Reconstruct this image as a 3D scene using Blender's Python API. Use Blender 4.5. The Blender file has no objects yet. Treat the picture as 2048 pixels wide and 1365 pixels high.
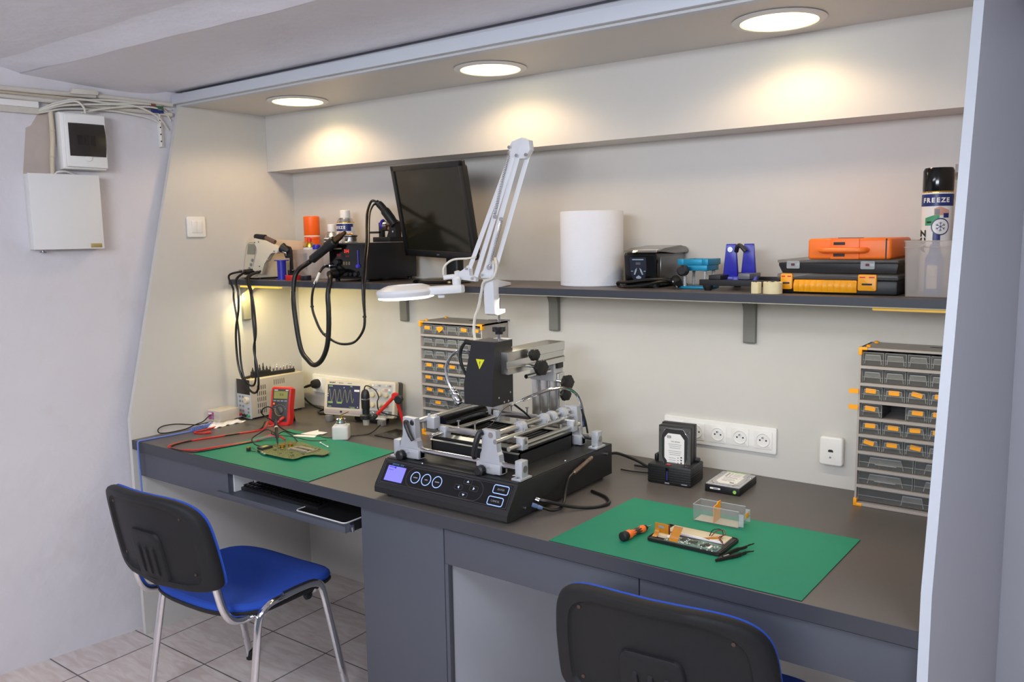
import bpy, bmesh, math, random
from mathutils import Matrix, Vector
random.seed(7)
SC = bpy.context.scene
COL = SC.collection

# ------------------------------------------------------------------ camera
CAM_R = Vector((0.8070, 0.5903, -0.0161))
CAM_F = Vector((-0.5871, 0.7997, -0.1248))
CAM_LOC = Vector((2.956, -2.4203, 1.5064))
CAM_F.normalize()
CAM_R = (CAM_R - CAM_F * CAM_R.dot(CAM_F)).normalized()
CAM_U = CAM_R.cross(CAM_F)
cd = bpy.data.cameras.new('camera')
cam = bpy.data.objects.new('camera', cd)
COL.objects.link(cam)
m = Matrix.Identity(4)
for i in range(3):
    m[i][0], m[i][1], m[i][2], m[i][3] = CAM_R[i], CAM_U[i], -CAM_F[i], CAM_LOC[i]
cam.matrix_world = m
cd.sensor_width = 36.0
cd.lens = 1657.62 / 2048 * 36.0
cd.clip_start = 0.05
SC.camera = cam

# ------------------------------------------------------------------ world, lights, exposure
SC.view_settings.view_transform = 'Standard'
SC.view_settings.look = 'None'
SC.view_settings.gamma = 1.0
SC.view_settings.use_curve_mapping = False
SC.view_settings.exposure = 0.0
W = bpy.data.worlds.new('room_daylight')
SC.world = W
W.use_nodes = True
bg = W.node_tree.nodes['Background']
bg.inputs[0].default_value = (0.60, 0.66, 0.82, 1)
bg.inputs[1].default_value = 0.20


def area_light(name, loc, target, sx, sy, power, color):
    l = bpy.data.lights.new(name, 'AREA')
    l.shape = 'RECTANGLE'; l.size = sx; l.size_y = sy
    l.energy = power; l.color = color
    o = bpy.data.objects.new(name, l); COL.objects.link(o)
    o.location = loc
    d = Vector(target) - Vector(loc)
    o.rotation_euler = d.to_track_quat('-Z', 'Y').to_euler()
    return o


# cool daylight from the room behind the photographer, high up
area_light('daylight_window', (2.55, -4.0, 2.0), (1.5, -0.3, 0.8), 1.5, 0.6, 72, (0.85, 0.91, 1.0))
area_light('overhead_fill', (3.75, -2.35, 2.09), (1.5, -0.7, 0.3), 1.0, 0.3, 26, (0.84, 0.90, 1.0))  # direction follows the slanted shadow under the drawers
area_light('overhead_fill', (1.35, -2.7, 2.09), (1.2, -2.3, 0.0), 1.2, 0.3, 22, (0.86, 0.91, 1.0))  # no known fitting here; added overhead to lift the floor and seats

# ------------------------------------------------------------------ helpers: materials


def lin(c):
    return tuple(((v / 255) / 12.92 if v / 255 <= 0.04045 else ((v / 255 + 0.055) / 1.055) ** 2.4) for v in c)


MATS = {}


def mat(name, rgb, rough=0.5, metal=0.0, var=0.05, scale=30.0, bump=0.0, bscale=200.0,
        emit=0.0, alpha=1.0, coat=0.0, spec=0.5, stretch=None):
    """procedural principled material; colour in sRGB 0-255, slight noise variation"""
    if name in MATS:
        return MATS[name]
    M = bpy.data.materials.new(name); M.use_nodes = True
    nt = M.node_tree; N = nt.nodes; Lk = nt.links
    b = N['Principled BSDF']
    c = lin(rgb)
    tc = N.new('ShaderNodeTexCoord')
    no = N.new('ShaderNodeTexNoise'); no.inputs['Scale'].default_value = scale; no.inputs['Detail'].default_value = 4
    if stretch:
        mp = N.new('ShaderNodeMapping'); mp.inputs['Scale'].default_value = stretch
        Lk.new(tc.outputs['Object'], mp.inputs['Vector']); Lk.new(mp.outputs[0], no.inputs['Vector'])
    else:
        Lk.new(tc.outputs['Object'], no.inputs['Vector'])
    mx = N.new('ShaderNodeMix'); mx.data_type = 'RGBA'
    mx.inputs[6].default_value = tuple(v * (1 - var) for v in c) + (1,)
    mx.inputs[7].default_value = tuple(min(1, v * (1 + var)) for v in c) + (1,)
    Lk.new(no.outputs[0], mx.inputs[0]); Lk.new(mx.outputs[2], b.inputs['Base Color'])
    b.inputs['Roughness'].default_value = rough
    b.inputs['Metallic'].default_value = metal
    b.inputs['Specular IOR Level'].default_value = spec
    b.inputs['Coat Weight'].default_value = coat
    if emit:
        Lk.new(mx.outputs[2], b.inputs['Emission Color']); b.inputs['Emission Strength'].default_value = emit
    if bump:
        n2 = N.new('ShaderNodeTexNoise'); n2.inputs['Scale'].default_value = bscale; n2.inputs['Detail'].default_value = 5
        Lk.new(tc.outputs['Object'], n2.inputs['Vector'])
        bp = N.new('ShaderNodeBump'); bp.inputs['Strength'].default_value = bump; bp.inputs['Distance'].default_value = 0.002
        Lk.new(n2.outputs[0], bp.inputs['Height']); Lk.new(bp.outputs[0], b.inputs['Normal'])
    if alpha < 1:
        out = N['Material Output']
        tr = N.new('ShaderNodeBsdfTransparent')
        tr.inputs[0].default_value = tuple(0.35 * v + 0.65 for v in c) + (1,)
        ms = N.new('ShaderNodeMixShader'); ms.inputs[0].default_value = alpha
        Lk.new(tr.outputs[0], ms.inputs[1]); Lk.new(b.outputs[0], ms.inputs[2]); Lk.new(ms.outputs[0], out.inputs[0])
    MATS[name] = M
    return M


def tile_material():
    M = bpy.data.materials.new('marbled_floor_tile'); M.use_nodes = True
    nt = M.node_tree; N = nt.nodes; L = nt.links; b = N['Principled BSDF']
    tc = N.new('ShaderNodeTexCoord')
    mp = N.new('ShaderNodeMapping'); mp.inputs['Location'].default_value = (-0.148, 0.60, 0)
    L.new(tc.outputs['Object'], mp.inputs[0])
    br = N.new('ShaderNodeTexBrick'); br.offset = 0; br.squash = 1
    br.inputs['Scale'].default_value = 1; br.inputs['Brick Width'].default_value = 0.302
    br.inputs['Row Height'].default_value = 0.301; br.inputs['Mortar Size'].default_value = 0.0028
    br.inputs['Mortar Smooth'].default_value = 0.1
    br.inputs['Color1'].default_value = lin((228, 216, 209)) + (1,); br.inputs['Color2'].default_value = lin((216, 206, 202)) + (1,)
    br.inputs['Mortar'].default_value = lin((104, 98, 97)) + (1,)
    L.new(mp.outputs[0], br.inputs[0])
    m2 = N.new('ShaderNodeMapping'); m2.inputs['Scale'].default_value = (5, 22, 1); m2.inputs['Rotation'].default_value = (0, 0, 0.35)
    L.new(tc.outputs['Object'], m2.inputs[0])
    no = N.new('ShaderNodeTexNoise'); no.inputs['Scale'].default_value = 1.6; no.inputs['Detail'].default_value = 6; no.inputs['Distortion'].default_value = 1.1
    L.new(m2.outputs[0], no.inputs[0])
    cr = N.new('ShaderNodeValToRGB'); cr.color_ramp.elements[0].position = 0.35; cr.color_ramp.elements[1].position = 0.62
    cr.color_ramp.elements[0].color = (0.86, 0.80, 0.79, 1); cr.color_ramp.elements[1].color = (1, 1, 1, 1)
    L.new(no.outputs[0], cr.inputs[0])
    mx = N.new('ShaderNodeMix'); mx.data_type = 'RGBA'; mx.blend_type = 'MULTIPLY'; mx.inputs[0].default_value = 1
    L.new(br.outputs[0], mx.inputs[6]); L.new(cr.outputs[0], mx.inputs[7]); L.new(mx.outputs[2], b.inputs['Base Color'])
    b.inputs['Roughness'].default_value = 0.38
    bp = N.new('ShaderNodeBump'); bp.invert = True; bp.inputs['Strength'].default_value = 0.4; bp.inputs['Distance'].default_value = 0.002
    L.new(br.outputs['Fac'], bp.inputs['Height']); L.new(bp.outputs[0], b.inputs['Normal'])
    return M


def plaster_material(name, rgb, stain=0.0, bump=0.5):
    M = bpy.data.materials.new(name); M.use_nodes = True
    nt = M.node_tree; N = nt.nodes; L = nt.links; b = N['Principled BSDF']
    tc = N.new('ShaderNodeTexCoord'); c = lin(rgb)
    n1 = N.new('ShaderNodeTexNoise'); n1.inputs['Scale'].default_value = 3.0; n1.inputs['Detail'].default_value = 6
    L.new(tc.outputs['Object'], n1.inputs[0])
    mx = N.new('ShaderNodeMix'); mx.data_type = 'RGBA'
    mx.inputs[6].default_value = tuple(v * 0.93 for v in c) + (1,); mx.inputs[7].default_value = tuple(min(1, v * 1.05) for v in c) + (1,)
    L.new(n1.outputs[0], mx.inputs[0])
    last = mx.outputs[2]
    if stain:
        n3 = N.new('ShaderNodeTexNoise'); n3.inputs['Scale'].default_value = 7.0; n3.inputs['Detail'].default_value = 8
        L.new(tc.outputs['Object'], n3.inputs[0])
        r = N.new('ShaderNodeValToRGB'); r.color_ramp.elements[0].position = 0.60; r.color_ramp.elements[1].position = 0.74
        L.new(n3.outputs[0], r.inputs[0])
        ml = N.new('ShaderNodeMath'); ml.operation = 'MULTIPLY'; ml.inputs[1].default_value = stain
        L.new(r.outputs[0], ml.inputs[0])
        m2 = N.new('ShaderNodeMix'); m2.data_type = 'RGBA'; m2.inputs[7].default_value = lin((176, 160, 148)) + (1,)
        L.new(ml.outputs[0], m2.inputs[0]); L.new(last, m2.inputs[6]); last = m2.outputs[2]
    L.new(last, b.inputs['Base Color'])
    b.inputs['Roughness'].default_value = 0.85
    n2 = N.new('ShaderNodeTexNoise'); n2.inputs['Scale'].default_value = 14; n2.inputs['Detail'].default_value = 8
    L.new(tc.outputs['Object'], n2.inputs[0])
    bp = N.new('ShaderNodeBump'); bp.inputs['Strength'].default_value = bump; bp.inputs['Distance'].default_value = 0.012
    L.new(n2.outputs[0], bp.inputs['Height']); L.new(bp.outputs[0], b.inputs['Normal'])
    return M


LAM = mat('grey_laminate', (208, 205, 199), 0.45, var=0.02)
LAMB = mat('pale_blue_white_laminate_edge', (198, 203, 211), 0.4, var=0.02)
LAMG = mat('mid_grey_laminate', (200, 200, 205), 0.4, var=0.03)
TOP = mat('anthracite_worktop_laminate', (98, 92, 88), 0.38, var=0.06, scale=120, spec=0.3)
EDGE = mat('anthracite_edge_shade_tone', (60, 62, 69), 0.45, var=0.04)  # worktop laminate again, darkened and blued since less warm light reaches edges
FRONT = mat('anthracite_cool_lit_laminate', (80, 83, 92), 0.5, var=0.04)  # same laminate too, its blue cast stands in for cool room light
BLK = mat('black_plastic', (24, 24, 25), 0.42, var=0.1, bump=0.15, bscale=700)
BLKG = mat('glossy_black_plastic', (12, 12, 13), 0.12, var=0.05)
BLKM = mat('black_painted_steel', (28, 28, 30), 0.5, var=0.08, bump=0.2, bscale=900)
RUB = mat('black_rubber', (20, 20, 20), 0.6)
CHR = mat('chrome', (225, 225, 228), 0.1, metal=1, var=0.02)
ALU = mat('cast_aluminium', (190, 192, 197), 0.45, metal=0.35, var=0.04, bump=0.2, bscale=500)
ALUB = mat('brushed_aluminium', (205, 203, 198), 0.28, metal=1, var=0.05, stretch=(2, 60, 60))
STEEL = mat('polished_steel', (200, 200, 202), 0.18, metal=1, var=0.04)
WHITE = mat('white_plastic', (236, 234, 230), 0.35, var=0.015)
WHITEM = mat('white_painted_metal', (225, 224, 222), 0.5, var=0.02)
CREAM = mat('cream_plastic', (218, 206, 182), 0.45, var=0.03)
BEIGE = mat('beige_painted_steel', (200, 190, 168), 0.5, var=0.03)
ORANGE = mat('orange_plastic', (255, 120, 40), 0.4, var=0.03)
NEON = mat('neon_orange_plastic', (255, 122, 32), 0.42, var=0.03)
AMBER = mat('amber_plastic', (255, 170, 16), 0.4, var=0.03)
TAG = mat('orange_label_card', (255, 168, 20), 0.55, var=0.05)
RED = mat('red_plastic', (214, 40, 34), 0.4, var=0.04)
REDC = mat('red_cable', (205, 42, 40), 0.45, var=0.05)
BLUEC = mat('blue_cable', (104, 128, 200), 0.45, var=0.05)
BLUE = mat('blue_plastic', (44, 44, 170), 0.35, var=0.05)
NAVY = mat('navy_blue_paint', (30, 44, 110), 0.35, var=0.05)
TEAL = mat('anodised_teal_aluminium', (22, 138, 174), 0.42, metal=0.3, var=0.04)
FABRIC = mat('blue_seat_fabric', (36, 80, 186), 0.9, var=0.16, scale=400, bump=0.6, bscale=900)
SHELL = mat('black_chair_shell', (30, 30, 32), 0.55, var=0.08, bump=0.35, bscale=1200, spec=0.3)
MATG = mat('green_esd_mat', (34, 134, 102), 0.55, spec=0.25, var=0.05, scale=15)
MATE = mat('black_mat_underside', (22, 26, 24), 0.7)
CLEAR = mat('clear_plastic', (225, 228, 226), 0.12, alpha=0.10, var=0.01)
SMOKE = mat('smoky_clear_plastic', (150, 149, 146), 0.2, alpha=0.28, var=0.03)
CLEARE = mat('clear_plastic_edge', (222, 226, 226), 0.2, alpha=0.34, var=0.01)
FROST = mat('frosted_polypropylene', (230, 222, 214), 0.45, alpha=0.30, var=0.02)
CABG = mat('grey_cabinet_steel', (172, 164, 158), 0.45, var=0.03)
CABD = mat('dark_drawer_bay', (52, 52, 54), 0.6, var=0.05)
PAPER = mat('white_paper', (242, 238, 232), 0.8, var=0.03)
TISSUE = mat('paper_towel', (236, 236, 238), 0.95, var=0.02, bump=0.5, bscale=300)
PCB = mat('green_circuit_board', (92, 108, 60), 0.4, var=0.35, scale=220)
PCB2 = mat('teal_circuit_board', (104, 134, 122), 0.4, var=0.3, scale=260)
CHIP = mat('dark_ic_package', (44, 42, 40), 0.45, var=0.1)
GOLD = mat('gold_plated_metal', (212, 170, 80), 0.25, metal=1, var=0.05)
BRASS = mat('brass_wool', (205, 160, 80), 0.4, metal=0.8, var=0.3, scale=300)
KAPTON = mat('amber_flex_ribbon', (196, 124, 24), 0.3, var=0.12, scale=60)
BATT = mat('cream_battery_foil', (214, 200, 168), 0.5, var=0.04)
INK = mat('dark_ink', (40, 38, 44), 0.6, var=0.02)
INKG = mat('grey_ink', (140, 140, 146), 0.6, var=0.02)
LCDB = mat('lit_blue_lcd', (112, 108, 255), 0.4, var=0.03, scale=40, emit=0.9)
LEDR = mat('lit_blue_button_ring', (150, 180, 255), 0.4, var=0.02, emit=0.75)
SEG = mat('red_seven_segment', (255, 50, 40), 0.4, var=0.02, emit=0.8)
LCDY = mat('yellow_green_lcd', (150, 148, 84), 0.3, var=0.05)
LCDG = mat('grey_lcd', (132, 136, 120), 0.3, var=0.05)
SCOPE = mat('oscilloscope_screen', (52, 52, 74), 0.3, var=0.04, emit=0.25)
TRACE = mat('yellow_green_trace', (150, 152, 84), 0.5, var=0.02, emit=0.35)
SCREEN = mat('dark_monitor_screen', (34, 32, 22), 0.12, var=0.05)
LAMPGLOW = mat('lit_lamp_ring', (255, 255, 255), 0.4, var=0.0, emit=2.2)
TAPEC = mat('cream_masking_tape', (232, 216, 168), 0.7, var=0.04)
SPRAYO = mat('orange_spray_paint_can', (255, 104, 16), 0.35, var=0.03)
NICKEL = mat('satin_nickel', (196, 196, 196), 0.3, metal=1, var=0.04)
PINK = mat('magenta_print', (184, 80, 140), 0.6, var=0.1)
GREENP = mat('green_print', (70, 160, 110), 0.5, var=0.15, scale=80)
LIME = mat('lime_print', (150, 205, 90), 0.5, var=0.05)
SKINP = mat('skin_tone_print', (214, 160, 140), 0.5, var=0.1, scale=60)
YELW = mat('yellow_sign', (222, 220, 30), 0.5, var=0.03)
OLDW = mat('aged_white_paint', (205, 198, 188), 0.6, var=0.08)
YELP = mat('yellowed_plastic', (204, 190, 166), 0.55, var=0.06)
BRKT = mat('grey_bracket_paint', (122, 122, 116), 0.5, var=0.03)
WIREB = mat('black_cable_sheath', (18, 17, 17), 0.38, var=0.1)
CABLEW = mat('white_cable_sheath', (218, 214, 204), 0.45, var=0.03)
# ------------------------------------------------------------------ helpers: meshes
WM = {}          # world matrix of every parent object


def catmull(pts, n=6, closed=False):
    P = [Vector(p) for p in pts]
    if len(P) < 3:
        return P
    out = []
    N = len(P)
    rng = N if closed else N - 1
    for i in range(rng):
        p1, p2 = P[i], P[(i + 1) % N]
        p0 = P[i - 1] if (i > 0 or closed) else p1 * 2 - p2
        p3 = P[(i + 2) % N] if (i + 2 < N or closed) else p2 * 2 - p1
        for k in range(n):
            t = k / n
            out.append(0.5 * ((2 * p1) + (p2 - p0) * t + (2 * p0 - 5 * p1 + 4 * p2 - p3) * t * t + (3 * p1 - p0 - 3 * p2 + p3) * t ** 3))
    if not closed:
        out.append(P[-1])
    return out


def axis_m(p0, p1):
    p0, p1 = Vector(p0), Vector(p1)
    q = (p1 - p0).to_track_quat('Z', 'Y').to_matrix().to_4x4()
    return Matrix.Translation(p0) @ q


def rrect(w, h, r, n=4, cx=0, cy=0):
    pts = []
    r = min(r, w / 2 - 1e-5, h / 2 - 1e-5)
    for (sx, sy, a0) in ((1, 1, 0), (-1, 1, 90), (-1, -1, 180), (1, -1, 270)):
        for k in range(n + 1):
            a = math.radians(a0 + 90 * k / n)
            pts.append((cx + sx * (w / 2 - r) + r * math.cos(a), cy + sy * (h / 2 - r) + r * math.sin(a)))
    return pts


class MB:
    """collects shapes into one mesh; every shape takes the current material"""

    def __init__(s, M=None, xf=None):
        s.v = []; s.f = []; s.fm = []; s.mats = []; s.xf = xf or Matrix.Identity(4); s.cur = 0
        if M: s.use(M)

    def use(s, M):
        if M not in s.mats: s.mats.append(M)
        s.cur = s.mats.index(M); return s

    def add(s, verts, faces, xf=None):
        T = s.xf @ xf if xf is not None else s.xf
        o = len(s.v)
        s.v += [tuple(T @ Vector(v)) for v in verts]
        for f in faces:
            s.f.append(tuple(o + i for i in f)); s.fm.append(s.cur)
        return s

    def box(s, x0, x1, y0, y1, z0, z1, bev=0.0, xf=None, seg=2):
        bm = bmesh.new()
        bmesh.ops.create_cube(bm, size=1)
        for v in bm.verts:
            v.co = Vector((x0 + (v.co.x + .5) * (x1 - x0), y0 + (v.co.y + .5) * (y1 - y0), z0 + (v.co.z + .5) * (z1 - z0)))
        if bev > 0:
            bev = min(bev, abs(x1 - x0) * .49, abs(y1 - y0) * .49, abs(z1 - z0) * .49)
            bmesh.ops.bevel(bm, geom=bm.edges[:], offset=bev, segments=seg, affect='EDGES', profile=.5)
        bm.verts.index_update()
        s.add([v.co[:] for v in bm.verts], [[v.index for v in f.verts] for f in bm.faces], xf)
        bm.free(); return s

    def prism(s, poly, z0, z1, xf=None, bev=0.0, seg=2):
        """extrude a 2-D polygon from z0 to z1"""
        bm = bmesh.new()
        a = [bm.verts.new((p[0], p[1], z0)) for p in poly]; b = [bm.verts.new((p[0], p[1], z1)) for p in poly]
        n = len(poly)
        bm.faces.new(a[::-1]); bm.faces.new(b)
        for i in range(n):
            bm.faces.new((a[i], a[(i + 1) % n], b[(i + 1) % n], b[i]))
        if bev:
            es = [e for e in bm.edges if abs(e.verts[0].co.z - e.verts[1].co.z) < 1e-9]
            bmesh.ops.bevel(bm, geom=es, offset=bev, segments=seg, affect='EDGES', profile=.5)
        bmesh.ops.recalc_face_normals(bm, faces=bm.faces[:])
        bm.verts.index_update()
        s.add([v.co[:] for v in bm.verts], [[v.index for v in f.verts] for f in bm.faces], xf)
        bm.free(); return s

    def cyl(s, p0, p1, r0, r1=None, seg=20, cap=True):
        r1 = r0 if r1 is None else r1
        T = axis_m(p0, p1); h = (Vector(p1) - Vector(p0)).length
        return s.lathe([(r0, 0), (r1, h)], T, seg, cap)

    def lathe(s, prof, xf=None, seg=24, cap=True):
        vs = []; fs = []; n = len(prof)
        for (r, z) in prof:
            for k in range(seg):
                a = 2 * math.pi * k / seg
                vs.append((r * math.cos(a), r * math.sin(a), z))
        for i in range(n - 1):
            for k in range(seg):
                k2 = (k + 1) % seg
                fs.append((i * seg + k, i * seg + k2, (i + 1) * seg + k2, (i + 1) * seg + k))
        if cap:
            fs.append(tuple(range(seg))[::-1]); fs.append(tuple((n - 1) * seg + k for k in range(seg)))
        return s.add(vs, fs, xf)

    def tube(s, pts, r, seg=8, n=6, smooth=True, closed=False, flat=1.0, xf=None):
        P = catmull(pts, n, closed) if smooth else [Vector(p) for p in pts]
        vs = []; fs = []
        N = len(P)
        prev = None
        for i, p in enumerate(P):
            t = (P[(i + 1) % N] - P[i - 1]) if (closed or 0 < i < N - 1) else (P[1] - P[0] if i == 0 else P[-1] - P[-2])
            t.normalize()
            if prev is None:
                a = Vector((0, 0, 1)) if abs(t.z) < .9 else Vector((1, 0, 0))
                nrm = (a - t * a.dot(t)).normalized()
            else:
                nrm = prev - t * prev.dot(t)
                nrm = nrm.normalized() if nrm.length > 1e-6 else prev
            prev = nrm
            bn = t.cross(nrm)
            rr = r[min(len(r) - 1, int(i / max(1, N - 1) * (len(r) - 1) + .5))] if isinstance(r, (list, tuple)) else r
            for k in range(seg):
                a = 2 * math.pi * k / seg
                vs.append(p + nrm * rr * math.cos(a) + bn * rr * flat * math.sin(a))
        M_ = N if closed else N - 1
        for i in range(M_):
            j = (i + 1) % N
            for k in range(seg):
                k2 = (k + 1) % seg
                fs.append((i * seg + k, i * seg + k2, j * seg + k2, j * seg + k))
        if not closed:
            fs.append(tuple(range(seg))[::-1]); fs.append(tuple((N - 1) * seg + k for k in range(seg)))
        return s.add(vs, fs, xf)

    def grid(s, fn, nu, nv, xf=None, wrap=False):
        vs = [fn(i / nu, j / nv) for i in range(nu + 1) for j in range(nv + 1)]
        fs = []
        for i in range(nu):
            for j in range(nv):
                a = i * (nv + 1) + j
                fs.append((a, a + nv + 1, a + nv + 2, a + 1))
        return s.add(vs, fs, xf)

    def torus(s, c, axis, R, r, seg=28, seg2=8):
        T = axis_m(c, Vector(c) + Vector(axis))
        pts = [T @ Vector((R * math.cos(2 * math.pi * k / seg), R * math.sin(2 * math.pi * k / seg), 0)) for k in range(seg)]
        return s.tube(pts, r, seg2, smooth=False, closed=True)

    def text(s, body, size, xf, depth=0.0004, align='CENTER', spacing=1.0, bold=0.0):
        cu = bpy.data.curves.new('t', 'FONT'); cu.body = body; cu.size = size; cu.extrude = depth
        cu.align_x = align; cu.align_y = 'CENTER'; cu.space_character = spacing; cu.resolution_u = 2; cu.offset = bold
        o = bpy.data.objects.new('t', cu); COL.objects.link(o)
        dg = bpy.context.evaluated_depsgraph_get(); dg.update()
        me = bpy.data.meshes.new_from_object(o.evaluated_get(dg))
        s.add([v.co[:] for v in me.vertices], [tuple(p.vertices) for p in me.polygons], xf)
        bpy.data.objects.remove(o); bpy.data.curves.remove(cu); bpy.data.meshes.remove(me)
        return s

    def build(s, name, parent=None, world=True, label=None, smooth=30):
        """world=True: vertices are in world space; they are brought into the parent's frame"""
        me = bpy.data.meshes.new(name)
        o = bpy.data.objects.new(name, me); COL.objects.link(o)
        V = [Vector(v) for v in s.v]
        if parent is not None:
            o.parent = parent
            if world:
                inv = WM[parent].inverted(); V = [inv @ v for v in V]
            WM[o] = WM[parent]
        else:
            lo = [min(v[i] for v in V) for i in range(3)]; hi = [max(v[i] for v in V) for i in range(3)]
            org = Vector(((lo[0] + hi[0]) / 2, (lo[1] + hi[1]) / 2, lo[2]))
            V = [v - org for v in V]; o.location = org; WM[o] = Matrix.Translation(org)
        me.from_pydata([tuple(v) for v in V], [], s.f)
        for M in s.mats: me.materials.append(M)
        for i, p in enumerate(me.polygons):
            p.material_index = s.fm[i]; p.use_smooth = True
        me.update()
        bm = bmesh.new(); bm.from_mesh(me)
        bmesh.ops.remove_doubles(bm, verts=bm.verts[:], dist=1e-7)
        bm.to_mesh(me); bm.free()
        me.set_sharp_from_angle(angle=math.radians(smooth))
        if label: o['label'] = label
        return o


def tag(o, label, cat, group=None):
    o['label'] = label; o['category'] = cat
    if group: o['group'] = group
    return o


def thing(name, label, cat, loc, rz=0.0, group=None):
    o = bpy.data.objects.new(name, None); COL.objects.link(o)
    o.empty_display_size = 0.05
    o.location = loc; o.rotation_euler = (0, 0, rz)
    WM[o] = Matrix.Translation(Vector(loc)) @ Matrix.Rotation(rz, 4, 'Z')
    return tag(o, label, cat, group)


def local(o):
    """builder that works in the thing's own frame"""
    return Matrix(WM[o])


def copy_tree(o, parent=None):
    c = o.copy(); COL.objects.link(c)
    if parent is not None: c.parent = parent
    for ch in list(o.children): copy_tree(ch, c)
    return c


def structure(o):
    o['kind'] = 'structure'; return o


H = 0.7725       # worktop
ZS = 1.351       # shelf top
D = 0.8155       # worktop depth
LW = 2.6975      # niche width
TX = Matrix.Translation
RX = lambda a: Matrix.Rotation(a, 4, 'X')
RY = lambda a: Matrix.Rotation(a, 4, 'Y')
RZ = lambda a: Matrix.Rotation(a, 4, 'Z')
FACE = RX(math.pi / 2)       # local x right, y up, z towards -y (the room)
# ================================================================== SETTING
YZ = Matrix(((0, 0, 1, 0), (1, 0, 0, 0), (0, 1, 0, 0), (0, 0, 0, 1)))
XY2 = Matrix.Identity(4)
PLAST = plaster_material('white_plaster_wall', (214, 210, 214), 0.12)
PLASTC = plaster_material('white_plaster_ceiling', (232, 231, 238), 0.03, 0.35)

# floor
b = MB(tile_material())
b.box(-0.9, 5.0, -4.6, 0.55, -0.03, 0.0)
structure(b.build('floor'))
# back wall of the niche (grey laminate board, continues under the desk)
b = MB(LAM)
b.box(-0.06, LW, 0.0, 0.03, 0.0, 2.12)
structure(b.build('wall_back'))
# plaster wall left of the niche, 9 degrees off the niche side
ex = Vector((0.156, 0.988, 0)).normalized(); ez = Vector((ex.y, -ex.x, 0))
WL = Matrix.Identity(4)
for i in range(3):
    WL[i][0], WL[i][1], WL[i][2], WL[i][3] = ex[i], (0, 0, 1)[i], ez[i], (-0.145, -1.278, 0)[i]
b = MB(PLAST, WL)
b.prism([(-3.4, 0), (0.86, 0), (0.86, 2.14), (-3.4, 2.14)], -0.12, 0.0)
wl = structure(b.build('wall_left'))
b = MB(mat('bare_plaster', (186, 172, 162), 0.9, var=.08, bump=.6, bscale=60), WL)
b.prism([(0.212, 1.75), (0.300, 1.75), (0.308, 1.95), (0.285, 1.975), (0.25, 1.915), (0.232, 1.905)], -0.002, 0.0015)
b.build('bare_plaster_patch', wl, label='beige bare plaster patch')
# right of the niche: the wall behind the side panel
b = MB(plaster_material('pale_wall_right', (205, 206, 214), 0.0, 0.2))
b.box(LW - 0.2, 4.6, 0.467, 0.55, 0.0, 2.14)
structure(b.build('wall_right'))
# ceiling: low plaster slab, down-stand edge, then the shallow vault over the niche
b = MB(PLASTC)
b.box(-0.9, 5.0, -4.6, -1.13, 2.112, 2.17)
def edge_y(x): return -1.12 + 0.05 * min(1, max(0, (x + 0.1) / 1.4)) + 0.003 * math.sin(x * 7) + 0.002 * math.sin(x * 23)
def down(u, v):
    x = -0.5 + u * 5.4
    if v < .25: return (x, -1.14, 2.113)
    if v < .5: return (x, edge_y(x) - 0.004, 2.108 + 0.002 * math.sin(x * 13))
    if v < .75: return (x, edge_y(x) + 0.036, 2.096)
    return (x, edge_y(x) + 0.075, 2.086)
b.grid(down, 80, 4)
def vault(u, v):
    x = 0.20 + u * 4.7 if v < 1e-9 else None
    xs = (0.23 * (1 - v) + (-0.05) * v) + u * 4.72
    y = (edge_y(xs) + 0.075) * (1 - v) + (-0.528) * v
    z = 2.086 * (1 - v) + 2.068 * v + 0.042 * math.sin(math.pi * min(1, v * 1.1)) ** .8 * (1 - .35 * v) * min(1, u * 9) ** .7 + 0.010 * v + (0.014 * max(0, xs - 0.0) / 2.2) * v
    return (xs, y, z)
b.grid(vault, 60, 14)
def pend(u, v):
    # triangular plaster web between the vault groin and the left wall
    A = Vector((-0.16, edge_y(-0.16) + 0.064, 2.085)); B = Vector((0.23, edge_y(0.23) + 0.075, 2.086)); Cc = Vector((-0.05, -0.528, 2.078)); Dd = Vector((-0.085, -0.56, 2.035))
    p = (A * (1 - u) + B * u) * (1 - v) + (Dd * (1 - u) + Cc * u) * v
    g = vault(0, v)
    p = Vector(g) * u + (A * (1 - v) + Dd * v) * (1 - u)
    return p
b.grid(pend, 10, 14)
# closing slab above everything
b.box(-0.9, 5.0, -1.2, 0.75, 2.17, 2.2)
b.box(-0.9, 5.0, -0.50, -0.48, 2.052, 2.2)
structure(b.build('ceiling'))

# ------------------------------------------------------------------ niche carcass
PAN = [(0.0, 0.0), (0.0, 2.06), (-0.529, 2.06), (-0.529, 2.0275), (-D - 0.001, 0.847), (-D - 0.001, 0.0)]
b = MB(LAM)
b.prism(PAN, -0.018, 0.0, YZ)
p = b.build('side_panel')
tag(p, 'tall pale grey side panel at the left end of the worktop, with the light switch', 'panel')
b = MB(LAMG)
b.prism([(0.465, 0.0), (0.465, 2.1), (-0.532, 2.1), (-0.532, 2.0275), (-D - 0.0005, 0.847), (-D - 0.0005, 0.0)], LW + 0.002, LW + 0.018, YZ)
p = b.build('side_panel')
tag(p, 'dark grey side panel with pale front edge at the right end of the worktop', 'panel')
b = MB(LAMB)
b.prism([(-0.530, 2.1), (-0.534, 2.1), (-0.534, 2.0275), (-D - 0.0025, 0.847), (-D - 0.0025, 0.0), (-D + 0.002, 0.0), (-D + 0.002, 0.847), (-0.530, 2.0275)], LW, LW + 0.0185, YZ)
b.build('front_edge', p, label='pale bluish white edge band')
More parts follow.
